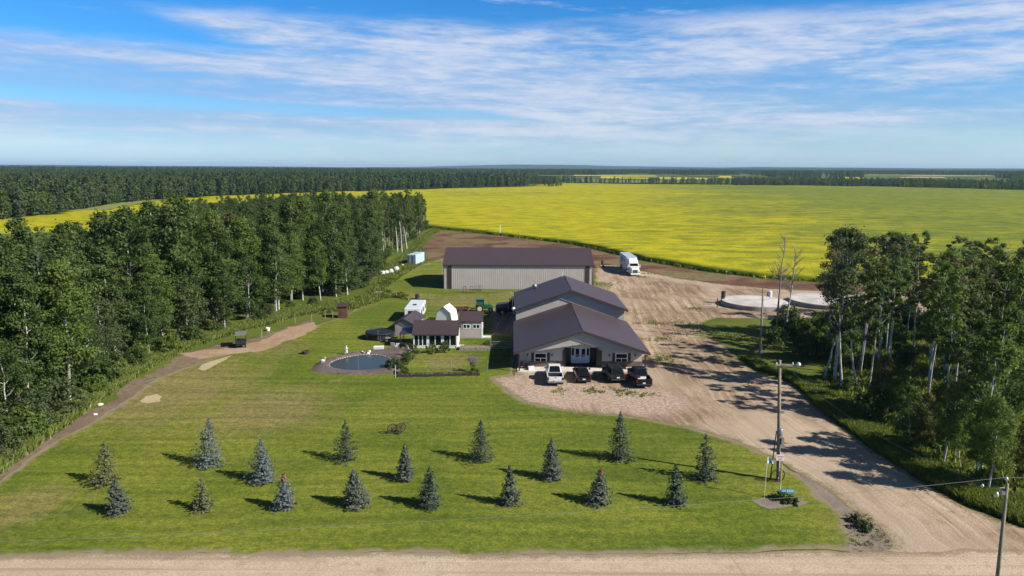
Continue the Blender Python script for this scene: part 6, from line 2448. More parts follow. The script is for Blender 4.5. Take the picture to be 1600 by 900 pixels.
chair((615, 545), R(170), 'white patio chair on the dark terrace, left of two side by side')
chair((622, 546), R(185), 'white patio chair on the dark terrace, right of two side by side')
chair((641, 550), R(120), 'white patio chair at the corner of the sunroom')
bn = thing('bench_box', 'long white storage bench on the far bank of the pond', 'bench', tuple(G(592, 549)), R(4))
p = MB()
p.box(-.7, .7, -.3, .3, .05, .62)
p.build('box', M['white'], bn)
p = MB()
p.plate((-.74, -.34, .63), (.74, -.34, .63), (.74, .34, .70), (-.74, .34, .70), -.06)
p.build('lid', M['white'], bn)
for x in (-.6, .5):
    p = MB()
    p.box(x, x + .1, -.25, .25, 0, .05)
    p.build('foot', M['darkbrown'], bn)
pt = thing('picnic_table', 'dark picnic table in the shade beside the trampoline', 'table', tuple(G(612, 535)), R(10))
p = MB()
p.box(-.9, .9, -.38, .38, .70, .76)
p.build('tabletop', M['wood_grey'], pt)
for s in (-1, 1):
    p = MB()
    p.box(-.9, .9, s * .75 - .13, s * .75 + .13, .42, .47)
    p.build('bench_seat', M['wood_grey'], pt)
    p = MB()
    p.tube([(s * .65, -.7, 0), (s * .65, -.1, .7)], .05, 5)
    p.tube([(s * .65, .7, 0), (s * .65, .1, .7)], .05, 5)
    p.build('leg', M['wood_dark'], pt)
gr_ = thing('barbecue_grill', 'black barbecue grill in the shade beside the lean-to of the sunroom', 'grill', tuple(G(630, 547)), R(-20))
p = MB()
p.box(-.5, .5, -.28, .28, .55, .85)
p.build('firebox', M['plastic'], gr_)
p = MB()
p.tube([(-.5, 0, .86), (.5, 0, .86)], .27, 12)
p.build('lid', M['plastic'], gr_)
for x in (-.45, .4):
    p = MB()
    p.box(x, x + .06, -.2, .2, 0, .55)
    p.build('leg', M['plastic'], gr_)
# clutter at the left end of the porch
pg = thing('barbecue_grill', 'dark covered barbecue standing at the left end of the porch', 'grill', (1.9, 89.9, .14))
p = MB()
p.box(-.42, .42, -.25, .25, .2, .72)
p.tube([(-.42, 0, .74), (.42, 0, .74)], .25, 12)
p.build('cover', M['tarp'], pg)
for x in (-.36, .3):
    p = MB()
    p.box(x, x + .06, -.2, .2, 0, .2)
    p.build('leg', M['plastic'], pg)
chair((827, 577), R(160), 'dark patio chair on the left end of the porch', 'plastic')
cb = thing('cooler_box', 'white cooler box on the porch beside the dark barbecue', 'cooler', (2.55, 89.2, .14), R(12))
p = MB()
p.box(-.38, .38, -.22, .22, 0, .38)
p.build('tub', M['white'], cb, bevel=.03)
p = MB()
p.box(-.40, .40, -.24, .24, .385, .46)
p.build('lid', M['white'], cb, bevel=.02)

# fire pit on the lawn
fp = thing('fire_pit', 'dark round fire pit on the lawn left of the pond', 'fire pit', tuple(G(477, 553)))
p = MB()
p.lathe([(.42, 0), (.50, .45), (.44, .47), (.36, .06), (.02, .05)], 18)
p.build('bowl', M['iron'], fp)
p = MB()
p.lathe([(.02, .05), (.36, .10), (.02, .14)], 10)
p.build('ash', M['steel_grey'], fp)
# burn barrel behind the trailer
bb = thing('burn_barrel', 'dark rusty barrel on the grass behind the white trailer', 'barrel', tuple(G(652, 467)))
p = MB()
p.lathe([(.42, 0), (.44, .3), (.42, .32), (.44, .6), (.42, .62), (.44, .98), (.36, .98), (.36, .3), (.02, .3)], 14)
p.build('drum', M['iron'], bb)
p = MB()
p.torus((0, 0, .97), .42, .03, 'z', 16, 5)
p.build('rim', M['rust'], bb)

# pond: gravel bank, pale edge, water
bank_px = [(487, 577), (492, 569), (510, 561), (535, 554), (560, 550), (590, 546), (625, 544), (640, 550), (634, 562), (630, 574), (618, 583), (590, 585), (555, 587), (520, 585), (497, 582)]
water_px = [(516, 573.5), (519, 567), (536, 561), (560, 556.5), (585, 555.5), (602, 558), (612, 564), (612, 570), (600, 576), (580, 579), (552, 580), (530, 578)]


def bank_z(x, y, e):
    return 0.42 * np.clip(e / 1.2, 0, 1) + 0.05 * (vnoise(x * 2, y * 2, 8) - 0.5)


def smooth_loop(P, k=6):
    P = np.asarray(P)
    n = len(P)
    out = []
    for i in range(n):
        p0, p1, p2, p3 = P[i - 1], P[i], P[(i + 1) % n], P[(i + 2) % n]
        for t in np.arange(k) / k:
            out.append(0.5 * ((2 * p1) + (-p0 + p2) * t + (2 * p0 - 5 * p1 + 4 * p2 - p3) * t * t + (-p0 + 3 * p1 - 3 * p2 + p3) * t ** 3))
    return np.array(out)


bank = smooth_loop(gp(*bank_px))
wat = smooth_loop(gp(*water_px))
cen = wat.mean(0)


def pond_z(x, y, e):
    P = np.column_stack([x, y])
    ins = inpoly(P, wat)
    d = distline(P, wat)
    z = 0.40 * np.clip(e / 1.1, 0, 1) + 0.06 * (vnoise(x * 2.2, y * 2.2, 8) - 0.5)
    z = np.where(ins, 0.12 - np.clip(d * 0.6, 0, 0.9), np.minimum(z, 0.14 + d * 0.35))
    return z


sheet('pond_bank', bank, 0.0, M['pondgravel'], 0.4, 0.12, 0.4, zf=pond_z)
m, t, b = newmat('pond_water')
P_ = t.node('ShaderNodeTexCoord').outputs['Object']
b.inputs['Base Color'].default_value = (0.056, 0.068, 0.066, 1)
b.inputs['Roughness'].default_value = 0.12
b.inputs['Specular IOR Level'].default_value = 0.12
b.inputs['IOR'].default_value = 1.33
bumped(t, b, t.noise(P_, 2.2, 3, 0.5), 0.06, 0.05)
M['water'] = m
sheet('pond_water', cen + (wat - cen) * 1.02, 0.10, M['water'], 0.5, 0.02, 1.5)
edge = thing('pond_edging', 'pale stone edging round the garden pond water', 'edging', (cen[0], cen[1], 0))
rq = np.random.default_rng(9)
acc = 0.0
k_ = 0
for i in range(len(wat)):
    a_, b_ = wat[i], wat[(i + 1) % len(wat)]
    L = np.hypot(*(b_ - a_))
    acc += L
    if acc < 0.30:
        continue
    acc = 0.0
    o_ = (a_ - cen) / np.hypot(*(a_ - cen)) * 0.12
    mb = MB()
    s = rq.uniform(0.10, 0.16)
    pts = []
    ph = rq.uniform(0, 6.28)
    for lv, (zz, f) in enumerate(((0.0, 1.0), (0.10, 0.95), (0.17, 0.55))):
        pts.append([(a_[0] + o_[0] + s * f * math.cos(ph + j * 1.0472) * rq.uniform(.85, 1.2), a_[1] + o_[1] + s * f * math.sin(ph + j * 1.0472) * rq.uniform(.85, 1.2), 0.07 + zz * .6) for j in range(6)])
    mb.loft(pts)
    mb.build('stone', M['conc_pad'] if (a_[1] > cen[1] or rq.random() < .25) else M['rock'], edge, world=True)

fo = thing('fountain_rocks', 'heap of pale rocks with a small waterfall on the far bank of the pond', 'rocks', tuple(G(573, 554)))
for i in range(9):
    mb = MB()
    s = rq.uniform(.14, .28)
    x, y, z = rq.uniform(-.7, .7), rq.uniform(-.4, .4), rq.uniform(.25, .5)
    mb.loft([[(x + s * f * math.cos(j * 1.05) * rq.uniform(.8, 1.2), y + s * f * math.sin(j * 1.05) * rq.uniform(.8, 1.2), z + s * q_) for j in range(6)] for q_, f in ((-.6, .8), (0, 1), (.55, .5))])
    mb.build('rock', M['stone_white'] if i % 2 else M['conc_side'], fo)


def statue(px, label, kind):
    q = G(*px)
    t = thing('garden_statue', label, 'statue', (q[0], q[1], .3))
    t.scale = (.72, .72, .72)
    p = MB()
    p.box(-.22, .22, -.22, .22, -.2, .12)
    p.build('base', M['stone_white'], t)
    mb = MB()
    if kind == 'figure':
        mb.lathe([(.20, .12), (.24, .3), (.15, .62), (.20, .80), (.21, .98), (.09, 1.08), (.085, 1.12), (.13, 1.20), (.12, 1.33), (.03, 1.40)], 12)
        mb.tube([(.18, 0, 1.0), (.32, -.08, .75), (.14, -.2, .70)], .055, 6)
        mb.tube([(-.18, 0, 1.0), (-.30, -.05, .74), (-.12, -.2, .66)], .055, 6)
        mb.build('figure', M['stone_white'], t, smooth=True)
    else:
        mb.tube([(-.45, 0, .15), (-.30, 0, .35), (0, 0, .42), (.28, 0, .34), (.42, 0, .30)], [.04, .22, .27, .20, .08], 10)
        mb.tube([(.32, 0, .36), (.46, 0, .62), (.40, 0, .92), (.50, 0, 1.05), (.66, 0, 1.0)], [.12, .075, .065, .09, .03], 8)
        mb.build('swan', M['stone_white'], t, smooth=True)
    return t


statue((541.5, 554), 'white standing figure statue on the far bank of the pond', 'figure')
statue((504.5, 570), 'white swan shaped statue on the left bank of the pond', 'swan')
# thin mast in the pond margin and sprinkler posts
for px, h_, lab in (((560, 583), 3.0, 'thin metal rod standing in the near edge of the pond'), ((705, 586), 1.9, 'grey post in the middle of the planter row'), ((618, 590), 1.6, 'white post at the left end of the planter row'), ((762, 583), 1.5, 'grey post at the right end of the planter row')):
    q = G(*px)
    t = thing('garden_post', lab, 'post', tuple(q))
    p = MB()
    p.tube([(0, 0, 0), (0, 0, h_)], .04 if h_ < 2.5 else .02, 6)
    p.build('shaft', M['offwhite'] if 'white' in lab else M['steel_grey'], t)
    p = MB()
    p.lathe([(.05, 0), (.06, .05), (.02, .10)], 8, (0, 0, h_))
    p.build('cap', M['steel_grey'], t)
# planter boxes in a row
cols = ['leftmost', 'second', 'middle', 'fourth', 'rightmost']
for i in range(5):
    q = G(633 + i * 26 + 0.5, 588.5 - i * 0.6)
    t = thing('planter_box', 'low dark wooden planter box with flowers, %s of the row of five' % cols[i], 'planter', tuple(q), R(rq.uniform(-3, 3)), 'planter boxes along the garden front')
    for y in (-.32, .28):
        p = MB()
        p.box(-1.0, 1.0, y, y + .05, 0, .36)
        p.build('plank', M['wood_dark'], t)
    for x in (-1.0, .95):
        p = MB()
        p.box(x, x + .05, -.27, .28, 0, .35)
        p.build('end_board', M['wood_dark'], t)
    p = MB()
    p.box(-.95, .95, -.27, .28, .05, .30)
    p.build('soil', M['ash'], t)
    n_ = 12
    V, F, tn = cloud([np.array([rq.uniform(-.85, .85), rq.uniform(-.2, .2), .38]) for _ in range(n_)], [.17] * n_, [22] * n_, .06, rq)
    mesh_np('plants', V, F, M['leaf_light'] if i % 2 else M['leaf_olive'], fattrs={'tone': tn}, parent=t)
# raised bed near the house
rb = thing('raised_bed', 'long weathered wooden raised bed between the sunroom step and the house', 'garden bed', tuple(G(742, 546)), R(0))
for y in (-.7, .65):
    p = MB()
    p.box(-2.2, 2.2, y, y + .06, 0, .45)
    p.build('plank', M['wood_grey'], rb)
for x in (-2.2, 2.14):
    p = MB()
    p.box(x, x + .06, -.64, .65, 0, .44)
    p.build('end_board', M['wood_grey'], rb)
p = MB()
p.box(-2.14, 2.14, -.64, .65, .1, .38)
p.build('soil', M['ash'], rb)
# pink flowers by the pond
q = G(627, 569)
o = shrub('flowering_plant', 760, .7, 1.0, M['leaf_olive'], 6, 24, .07)
V, F, tn = cloud([np.array([rq.normal(0, .25), rq.normal(0, .25), .65]) for _ in range(6)], [.16] * 6, [20] * 6, .06, rq)
mesh_np('blossom', V, F, M['pink'], fattrs={'tone': tn}, parent=o)
o.location = (q[0], q[1], .2)
tag(o, 'low plant with pink flowers on the gravel right of the pond', 'plant')

# wrapped bales near the container
for i, (px, s) in enumerate([((597, 430.5), 1.0), ((603.5, 429), .9), ((611, 427.5), 1.05), ((619, 424), 1.1), ((629, 416.5), .55)]):
    q = G(*px)
    t = thing('wrapped_bale', ['white wrapped bale at the near left end of the heap by the wood', 'smaller white wrapped bale second in the heap by the wood', 'white wrapped bale in the middle of the heap by the wood', 'largest white wrapped bale towards the blue container', 'flat white wrapped bale nearest the blue container'][i], 'bale', tuple(q), rq.uniform(0, 3), 'wrapped bales by the wood')
    mb = MB()
    s *= .95
    mb.tube([(-.75 * s, 0, .6 * s), (-.62 * s, 0, .6 * s), (.62 * s, 0, .6 * s), (.75 * s, 0, .6 * s)], [.45 * s, .62 * s, .64 * s, .42 * s], 14)
    mb.build('bale', M['bale'], t, smooth=True)
    mb = MB()
    mb.torus((0, 0, .6 * s), .64 * s, .025, 'x', 16, 4)
    mb.build('strap', M['steel_grey'], t)
# junk heap above the outhouse
jh = thing('scrap_pile', 'heap of dark scrap and pale boards on the grass above the outhouse', 'scrap', tuple(G(592, 459)))
for i in range(9):
    p = MB()
    x, y = rq.uniform(-1.6, 2.4), rq.uniform(-.8, 1.4)
    w_, d_, h_ = rq.uniform(.4, 1.1), rq.uniform(.3, .7), rq.uniform(.2, .7)
    p.loft([[(x - w_ / 2, y - d_ / 2, 0), (x + w_ / 2, y - d_ / 2, 0), (x + w_ / 2, y + d_ / 2, 0), (x - w_ / 2, y + d_ / 2, 0)], [(x - w_ / 2.4, y - d_ / 2.5, h_), (x + w_ / 2.6, y - d_ / 2.2, h_ * .9), (x + w_ / 2.3, y + d_ / 2.4, h_), (x - w_ / 2.2, y + d_ / 2.6, h_ * .8)]])
    p.build('scrap_piece', [M['tarp'], M['plastic'], M['wood_grey'], M['offwhite'], M['rust']][i % 5], jh)
# white lumps and grey logs at the edge of the lawn on the left
for px, lab, s in (((149, 648), 'small white stone on the litter strip at the left edge of the lawn', .26), ((157, 633), 'pale flat rock beside a log at the left edge of the lawn', .36)):
    q = G(*px)
    t = thing('white_stone', lab, 'stone', tuple(q))
    mb = MB()
    mb.loft([[(s * f * math.cos(j * .9) * rq.uniform(.8, 1.2), .7 * s * f * math.sin(j * .9) * rq.uniform(.8, 1.2), s * z) for j in range(7)] for z, f in ((0, .9), (.3, 1), (.55, .6))])
    mb.build('rock', M['stone_white'], t)
for (p0, p1), lab in (((((68, 660), (92, 650))), 'grey fallen log lying in bright grass at the far left'), (((103, 645), (124, 636)), 'grey fallen log lying in the grass, middle one'), (((140, 634), (158, 626)), 'grey fallen log beside the pale flat rock')):
    a_, b_ = G(*p0), G(*p1)
    t = thing('fallen_log', lab, 'log', tuple((a_ + b_) / 2))
    d_ = (b_ - a_) / 2
    mb = MB()
    mb.tube([(-d_[0], -d_[1], .22), (0, 0, .26), (d_[0], d_[1], .22)], [.17, .15, .12], 8)
    mb.build('log', M['bark_white'], t)
    mb = MB()
    mb.tube([(0, 0, .26), (.2, .3, .75)], [.05, .02], 5)
    mb.build('branch_stub', M['bark_grey'], t)
# fence posts at the foot of the wood
for i, (px, lab) in enumerate([((487, 503), 'pale fence post left of the outhouse, nearest the sandy path'), ((508, 499), 'pale fence post left of the outhouse, middle of three'), ((520, 497), 'pale fence post just left of the outhouse'), ((461, 505), 'pale fence post at the end of the sandy path'), ((409, 529), 'thin fence stake by the wood above the sandy path')]):
    q = G(*px)
    t = thing('fence_post', lab, 'post', tuple(q), 0, 'fence posts by the outhouse')
    p = MB()
    p.tube([(0, 0, 0), (.02, 0, 1.45)], .065, 6)
    p.build('shaft', M['wood_grey'], t)
    p = MB()
    p.box(-.09, .09, -.09, .09, 1.45, 1.5)
    p.build('cap', M['wood_grey'], t)
q = G(419, 517)
t = thing('feed_tub', 'small white tub on the grass at the foot of the wood', 'tub', tuple(q))
p = MB()
p.lathe([(.25, 0), (.36, .5), (.32, .5), (.22, .06), (.02, .06)], 14)
p.build('shell', M['white'], t)
p = MB()
p.torus((0, 0, .5), .34, .03, 'z', 14, 5)
p.build('rim', M['white'], t)

# old iron wheels on the lawn: two spoked wheels on an axle
def spoked(name, root, c, r_, axis, n, mat='iron', th=.05):
    mb = MB()
    mb.torus(c, r_, th, axis, 26, 6)
    w_ = mb.build(name, M[mat], root)
    mb = MB()
    for k in range(n):
        a = 2 * math.pi * k / n
        u, v = r_ * math.cos(a), r_ * math.sin(a)
        e = (c[0] + u, c[1], c[2] + v) if axis == 'y' else (c[0], c[1] + u, c[2] + v)
        mb.tube([c, e], .022, 4)
    mb.build('spokes', M[mat], w_)
    mb = MB()
    q_ = .12
    mb.tube([(c[0], c[1] - q_, c[2]), (c[0], c[1] + q_, c[2])] if axis == 'y' else [(c[0] - q_, c[1], c[2]), (c[0] + q_, c[1], c[2])], .09, 8)
    mb.build('hub', M[mat], w_)


iw = thing('iron_wheels', 'rusty spoked iron wheels of an old implement standing on the lawn', 'implement', tuple(G(620, 677)), R(28))
spoked('wheel', iw, (-.42, .1, .52), .48, 'y', 10)
spoked('wheel', iw, (.45, .0, .52), .48, 'y', 10)
spoked('small_wheel', iw, (.12, -.45, .24), .20, 'y', 6)
p = MB()
p.tube([(-.42, .1, .52), (.45, 0, .52)], .05, 6)
p.tube([(.12, -.45, .24), (.05, .05, .52)], .035, 6)
p.tube([(.05, .05, .52), (.9, .9, .65), (2.1, 1.9, .12)], .035, 6)
p.tube([(0, 0, .52), (0, .05, 1.0)], .03, 6)
p.build('axle', M['iron'], iw)

# round concrete pad with its fittings
for cx_, cy_, rr_, lab in ((47.4, 135.4, 6.3, 'round white concrete pad nearest the yard, behind the bare utility pole'), (62.0, 137.4, 6.9, 'round white concrete pad half hidden by the bushes, right of the other pad')):
    pad = thing('round_concrete_pad', lab, 'concrete pad', (cx_, cy_, 0), 0, 'round pads at the edge of the yard')
    mb = MB()
    mb.lathe([(rr_, 0), (rr_, .78), (rr_ - .15, .88)], 64)
    mb.build('side', M['conc_side'], pad)
    mb = MB()
    mb.lathe([(rr_ - .1, .881), (rr_ - .2, .94), (rr_ * .5, 1.0), (.05, 1.04)], 64)
    mb.build('top', M['conc_pad'], pad)


def on(px, h_, z=0):
    return G(*px)
q = G(1128, 474)
t = thing('standpipe', 'short thick dark standpipe at the left rim of the round pad', 'pipe', (q[0] + .2, q[1], 0))
p = MB()
p.lathe([(.42, 0), (.42, 2.3), (.48, 2.3), (.48, 2.45), (.02, 2.46)], 12)
p.build('pipe', M['wood_dark'], t)
p = MB()
p.torus((0, 0, 1.1), .43, .05, 'z', 14, 5)
p.build('band', M['steel_grey'], t)
q = G(1120.5, 481)
t = thing('fence_post', 'thin dark post at the left of the round pad', 'post', tuple(q))
p = MB()
p.tube([(0, 0, 0), (0, 0, 1.8)], .09, 6)
p.build('shaft', M['wood_dark'], t)
p = MB()
p.box(-.1, .1, -.1, .1, 1.8, 1.86)
p.build('cap', M['wood_dark'], t)
q = A(1197, 466, 146.5)
t = thing('plastic_barrel', 'white plastic barrel with blue side behind the nearer round pad', 'barrel', (q[0], 144.5, 0))
p = MB()
p.lathe([(.40, 0), (.46, .1), (.46, 1.15), (.38, 1.3), (.05, 1.32)], 14)
p.build('drum', M['offwhite'], t)
p = MB()
p.box(-.58, -.42, -.2, .2, .3, .95)
p.build('blue_side', M['sign_blue'], t)
# loose wire gate left of the pad
t = thing('wire_gate', 'bent wire gate leaning on the ground left of the round pad', 'gate', tuple(G(1108, 478)), R(15))
p = MB()
p.tube([(-1.2, 0, .1), (-1.2, 0, .9), (1.2, 0, .8), (1.2, 0, .1), (-1.2, 0, .1)], .035, 5)
p.build('frame', M['steel_grey'], t)
for k in range(5):
    p = MB()
    p.tube([(-1 + k * .5, 0, .1), (-1 + k * .5, 0, .86)], .015, 4)
    p.build('rod', M['steel_grey'], t)
# white survey stake before the canola
t = thing('marker_pole', 'tall white marker pole at the edge of the canola behind the machine shed', 'pole', (-3.6, 205.0 + 63, 0))
q = G(781, 367)
t.location = tuple(q)
p = MB()
p.tube([(0, 0, 0), (0, 0, 3.9)], .16, 8)
p.build('shaft', M['white'], t)
p = MB()
p.lathe([(.17, 0), (.2, .1), (.05, .2)], 8, (0, 0, 3.9))
p.build('cap', M['white'], t)
# racks before the shop
for i, (px, lab) in enumerate([((726, 457), 'left black steel stand before the machine shed'), ((737, 457), 'right black steel stand before the machine shed')]):
    q = G(*px)
    t = thing('steel_stand', lab, 'stand', tuple(q), R(10), 'steel stands before the machine shed')
    p = MB()
    for x in (-.35, .3):
        p.tube([(x, 0, 0), (x, 0, 1.3)], .05, 5)
    p.build('upright', M['plastic'], t)
    p = MB()
    p.tube([(-.7, -.3, .03), (.7, -.3, .03)], .05, 5)
    p.tube([(-.35, 0, 1.3), (.3, 0, 1.3)], .05, 5)
    p.tube([(-.35, 0, .7), (.3, 0, .7)], .04, 5)
    p.build('crossbar', M['plastic'], t)
t = thing('wire_crate', 'grey wire crate standing against the machine shed wall', 'crate', tuple(G(747, 453.5)))
p = MB()
for z in (.2, .5, .8, 1.0):
    p.box(-.8, .8, -.42, -.38, z, z + .04)
    p.box(-.8, .8, .38, .42, z, z + .04)
for x in (-.8, -.3, .26, .76):
    p.box(x, x + .04, -.44, -.421, 0, 1.05)
    p.box(x, x + .04, .421, .44, 0, 1.05)
p.build('cage', M['steel_grey'], t)
p = MB()
p.box(-.78, .78, -.36, .36, .1, .16)
p.build('floor', M['wood_dark'], t)
t = thing('rusty_plough', 'rusty red plough on the dirt right of the machine shed', 'plough', tuple(G(938, 418)), R(25))
p = MB()
p.box(-2.2, 2.0, -.1, .1, .7, .9)
p.tube([(2.0, 0, .8), (3.2, 0, .5)], .08, 5)
p.box(.5, .9, -.4, .4, .901, 1.9)
p.build('beam', M['rust'], t)
for k in range(3):
    p = MB()
    x = -1.9 + k * 1.2
    p.plate((x, 0, .7), (x + .3, -.3, .02), (x + .8, -.5, .1), (x + .5, 0, .75), .05)
    p.build('share', M['rust'], t)
# boards/shadowed gate beside the house
t = thing('metal_gate', 'low metal gate in the shade between the raised bed and the house', 'gate', tuple(G(783, 545)), R(2))
p = MB()
p.tube([(-1.6, 0, .1), (-1.6, 0, 1.1), (1.5, 0, 1.1), (1.5, 0, .1), (-1.6, 0, .1)], .05, 6)
p.build('frame', M['steel_grey'], t)
for z in (.35, .6, .85):
    p = MB()
    p.tube([(-1.6, 0, z), (1.5, 0, z)], .03, 5)
    p.build('rail', M['steel_grey'], t)

# ------------------------------------------------------------------ poles, wires, signs
def utility_pole(label, base, top, r0=.17):
    t = thing('utility_pole', label, 'utility pole', tuple(base))
    p = MB()
    d = np.array(top) - np.array(base)
    p.tube([(0, 0, 0), tuple(d * .5), tuple(d)], [r0, r0 * .85, r0 * .68], 10)
    p.build('shaft', M['wood_pole'], t, smooth=True)
    return t, d


B2 = G(1216, 750)
T2 = A(1218.5, 563, B2[1])
p2, d2 = utility_pole('tall wooden utility pole with crossarm and yard lamp beside the driveway', B2, T2)
p = MB()
p.box(-1.0, .98, d2[1] - .22, d2[1] - .13, d2[2] - .42, d2[2] - .28)
ca = p.build('crossarm', M['wood_grey'], p2)
for x in (-.9, .45):
    p = MB()
    p.lathe([(.05, 0), (.07, .08), (.03, .16)], 8, (x, d2[1] - .175, d2[2] - .28))
    p.build('insulator', M['offwhite'], ca)
p = MB()
p.tube([(.2, d2[1] - .2, d2[2] - .5), (.75, d2[1] - .25, d2[2] - .22), (.85, d2[1] - .3, d2[2] - .2)], .03, 6)
lo = p.build('lamp_arm', M['steel_grey'], p2)
p = MB()
p.lathe([(.16, 0), (.2, .1), (.12, .26), (.05, .3)], 12, (.88, d2[1] - .3, d2[2] - .38))
p.build('lamp', M['lamp'], lo, smooth=True)
p = MB()
f_ = d2 * .42
p.lathe([(.20, -.32), (.22, -.25), (.22, .25), (.16, .32)], 12, (f_[0] - .0, f_[1] - .33, f_[2]))
p.build('transformer', M['steel_grey'], p2, smooth=True)
p = MB()
f_ = d2 * .34
p.box(f_[0] + .12, f_[0] + .34, f_[1] - .3, f_[1] - .08, f_[2] - .3, f_[2] + .3)
p.build('meter_box', M['steel_grey'], p2)
p = MB()
p.tube([(d2[0] - .17, d2[1] * .1 - .12, .1), (d2[0] * .6 - .13, d2[1] - .1, d2[2] * .42)], .045, 6)
p.build('conduit', M['plastic'], p2)

BA = G(1187, 559)
TA = A(1192.5, 450, BA[1])
pa, da = utility_pole('bare wooden utility pole on the grass before the round pad', BA, TA, .15)
f_ = da * .46
p = MB()
p.box(f_[0] - .42, f_[0] + .42, f_[1] - .3, f_[1] - .2, f_[2] - .1, f_[2] + .1)
p.build('bracket', M['plastic'], pa)
f_ = da * .12
p = MB()
p.box(f_[0] - .02, f_[0] + .24, f_[1] - .36, f_[1] - .18, f_[2] - .45, f_[2] + .45)
p.build('meter_box', M['steel_grey'], pa)
p = MB()
p.tube([tuple(da * .8), (3.4, 1.6, 0)], .016, 4)
p.build('guy_wire', M['wire'], pa)

B3 = G(1549, 992)
T3 = A(1574, 756, B3[1])
p3, d3 = utility_pole('leaning wooden utility pole at the near edge of the road', B3, T3, .125)
p = MB()
p.tube([tuple(d3 + np.array([0, 0, -.05])), tuple(d3 + np.array([-.08, 0, .22]))], .035, 6)
ip_ = p.build('pin', M['steel_grey'], p3)
p = MB()
p.lathe([(.05, 0), (.09, .06), (.08, .14), (.03, .2)], 10, tuple(d3 + np.array([-.08, 0, .2])))
p.build('insulator', M['lamp'], ip_, smooth=True)
p = MB()
p.tube([tuple(d3 + np.array([-.05, 0, -.22])), tuple(d3 + np.array([-.42, -.05, -.22])), tuple(d3 + np.array([-.45, -.05, -.42]))], .03, 6)
ba_ = p.build('bracket', M['steel_grey'], p3)
p = MB()
p.lathe([(.05, 0), (.10, .06), (.10, .2), (.05, .3)], 10, tuple(d3 + np.array([-.55, -.05, -.75])))
p.build('cutout', M['lamp'], ba_, smooth=True)
p = MB()
p.box(d3[0] - .28, d3[0] - .10, d3[1] - .08, d3[1] + .08, d3[2] - .62, d3[2] - .42)
p.build('clamp', M['steel_grey'], p3)

# line along the road: hangs from the leaning pole to poles outside the picture
W3 = np.array(T3) + np.array([-.08, 0, .38])
cv = [W3 + np.array([14 * 3, .3, .8])]
pts = [(1480, 763), (1270, 775.5), (1080, 789), (860, 803.5), (640, 817), (420, 829.5), (200, 840), (0, 848)]
ws = [tuple(W3)] + [tuple(A(px, py, W3[1] + (px - 1574) / 1574 * 1.2)) for px, py in pts]
dx = np.array(ws[-1]) - np.array(ws[-2])
ws += [tuple(np.array(ws[-1]) + dx * k + np.array([0, 0, .05 * k * k])) for k in (1, 2, 3, 4)]
ws = [tuple(W3 + np.array([40, .6, .4])), tuple(W3 + np.array([20, .3, -.35])), tuple(W3 + np.array([8, .1, -.25]))] + ws
# smooth the hand-set points a little
wa = np.array(ws)
for _ in range(3):
    wa[4:-1] = (wa[3:-2] + 2 * wa[4:-1] + wa[5:]) / 4
mb = MB()
mb.tube([tuple(p) for p in wa], .010, 5)
tag(mb.build('power_line', M['wire']), 'long thin power line strung along the road past the leaning pole', 'power line')
a_, b_ = np.array(T2) + np.array([.35, -.15, -.3]), np.array(T3) + np.array([-.42, -.05, -.2])
mb = MB()
tt = np.linspace(0, 1, 25)
mb.tube([tuple(a_ + (b_ - a_) * t_ - np.array([0, 0, 4 * 1.15 * t_ * (1 - t_)])) for t_ in tt], .011, 5)
tag(mb.build('power_line', M['wire']), 'sagging power line from the yard lamp pole to the leaning pole', 'power line')
q = A(1535, 759, W3[1] - .03)
mb = MB()
mb.lathe([(.03, -.09), (.07, -.03), (.07, .05), (.03, .1)], 10, tuple(q))
tag(mb.build('line_insulator', M['lamp'], smooth=True), 'small pale insulator on the power line left of the leaning pole', 'insulator')

# wheel leaning on the pole
wl = thing('wagon_wheel', 'black spoked wagon wheel leaning on the foot of the yard lamp pole', 'wheel', (B2[0] - .22, B2[1] - .42, 0), R(6))
spoked('rim', wl, (0, 0, .62), .58, 'y', 12, 'iron', .04)
# flag, signs
q = G(1194, 777)
t = thing('flag_pole', 'small blue and white flag on a thin white pole in front of the utility pole', 'flag', tuple(q))
top = A(1199.5, 714, q[1]) - q
p = MB()
p.tube([(0, 0, 0), tuple(top)], .022, 6)
p.build('pole', M['offwhite'], t)
fb = MB()
vs, fs = [], []
nU, nV = 9, 5
tx, tz = top[0], top[2]
for j in range(nV):
    for i in range(nU):
        u, v = i / (nU - 1), j / (nV - 1)
        vs.append((tx + .02 + u * .46, .07 * math.sin(u * 5 + v * 1.2) * u, tz - .02 - v * .52 - u * (.30 - .28 * v)))
for j in range(nV - 1):
    for i in range(nU - 1):
        fs.append((j * nU + i, j * nU + i + 1, (j + 1) * nU + i + 1, (j + 1) * nU + i))
for f in fs:
    i = f[0] % nU
    j = f[0] // nU
    fb.add([], [])
    fb.f.append(f)
    fb.m.append(1 if (1 <= i - (j > 1) <= 4) else 0)
fb.v = vs
fo_ = fb.build('flag', [M['white'], M['flag_blue']], t)
sd_ = fo_.modifiers.new('thick', 'SOLIDIFY')
sd_.thickness = .008

q = G(1214, 748)
t = thing('notice_board', 'small white notice with red lettering on the front of the utility pole', 'sign', (B2[0] - .06, B2[1] - .26, 0))
zt_ = A(1213, 715, B2[1] - .26)[2]
p = MB()
p.box(-.34, .30, -.02, .0, zt_ - .26, zt_ + .26)
p.build('board', M['plate'], t)
p = MB()
p.box(-.05, .01, .002, .05, 0, zt_ + .5)
p.build('post', M['offwhite'], t)


def word(txt, mat, root, loc, size, rot=(R(90), 0, 0), name='lettering'):
    cu = bpy.data.curves.new(name, 'FONT')
    cu.body = txt
    cu.size = size
    cu.extrude = .004
    cu.align_x = 'CENTER'
    cu.materials.append(mat)
    o = bpy.data.objects.new(name, cu)
    COL.objects.link(o)
    o.parent = root
    o.location = loc
    o.rotation_euler = rot
    return o


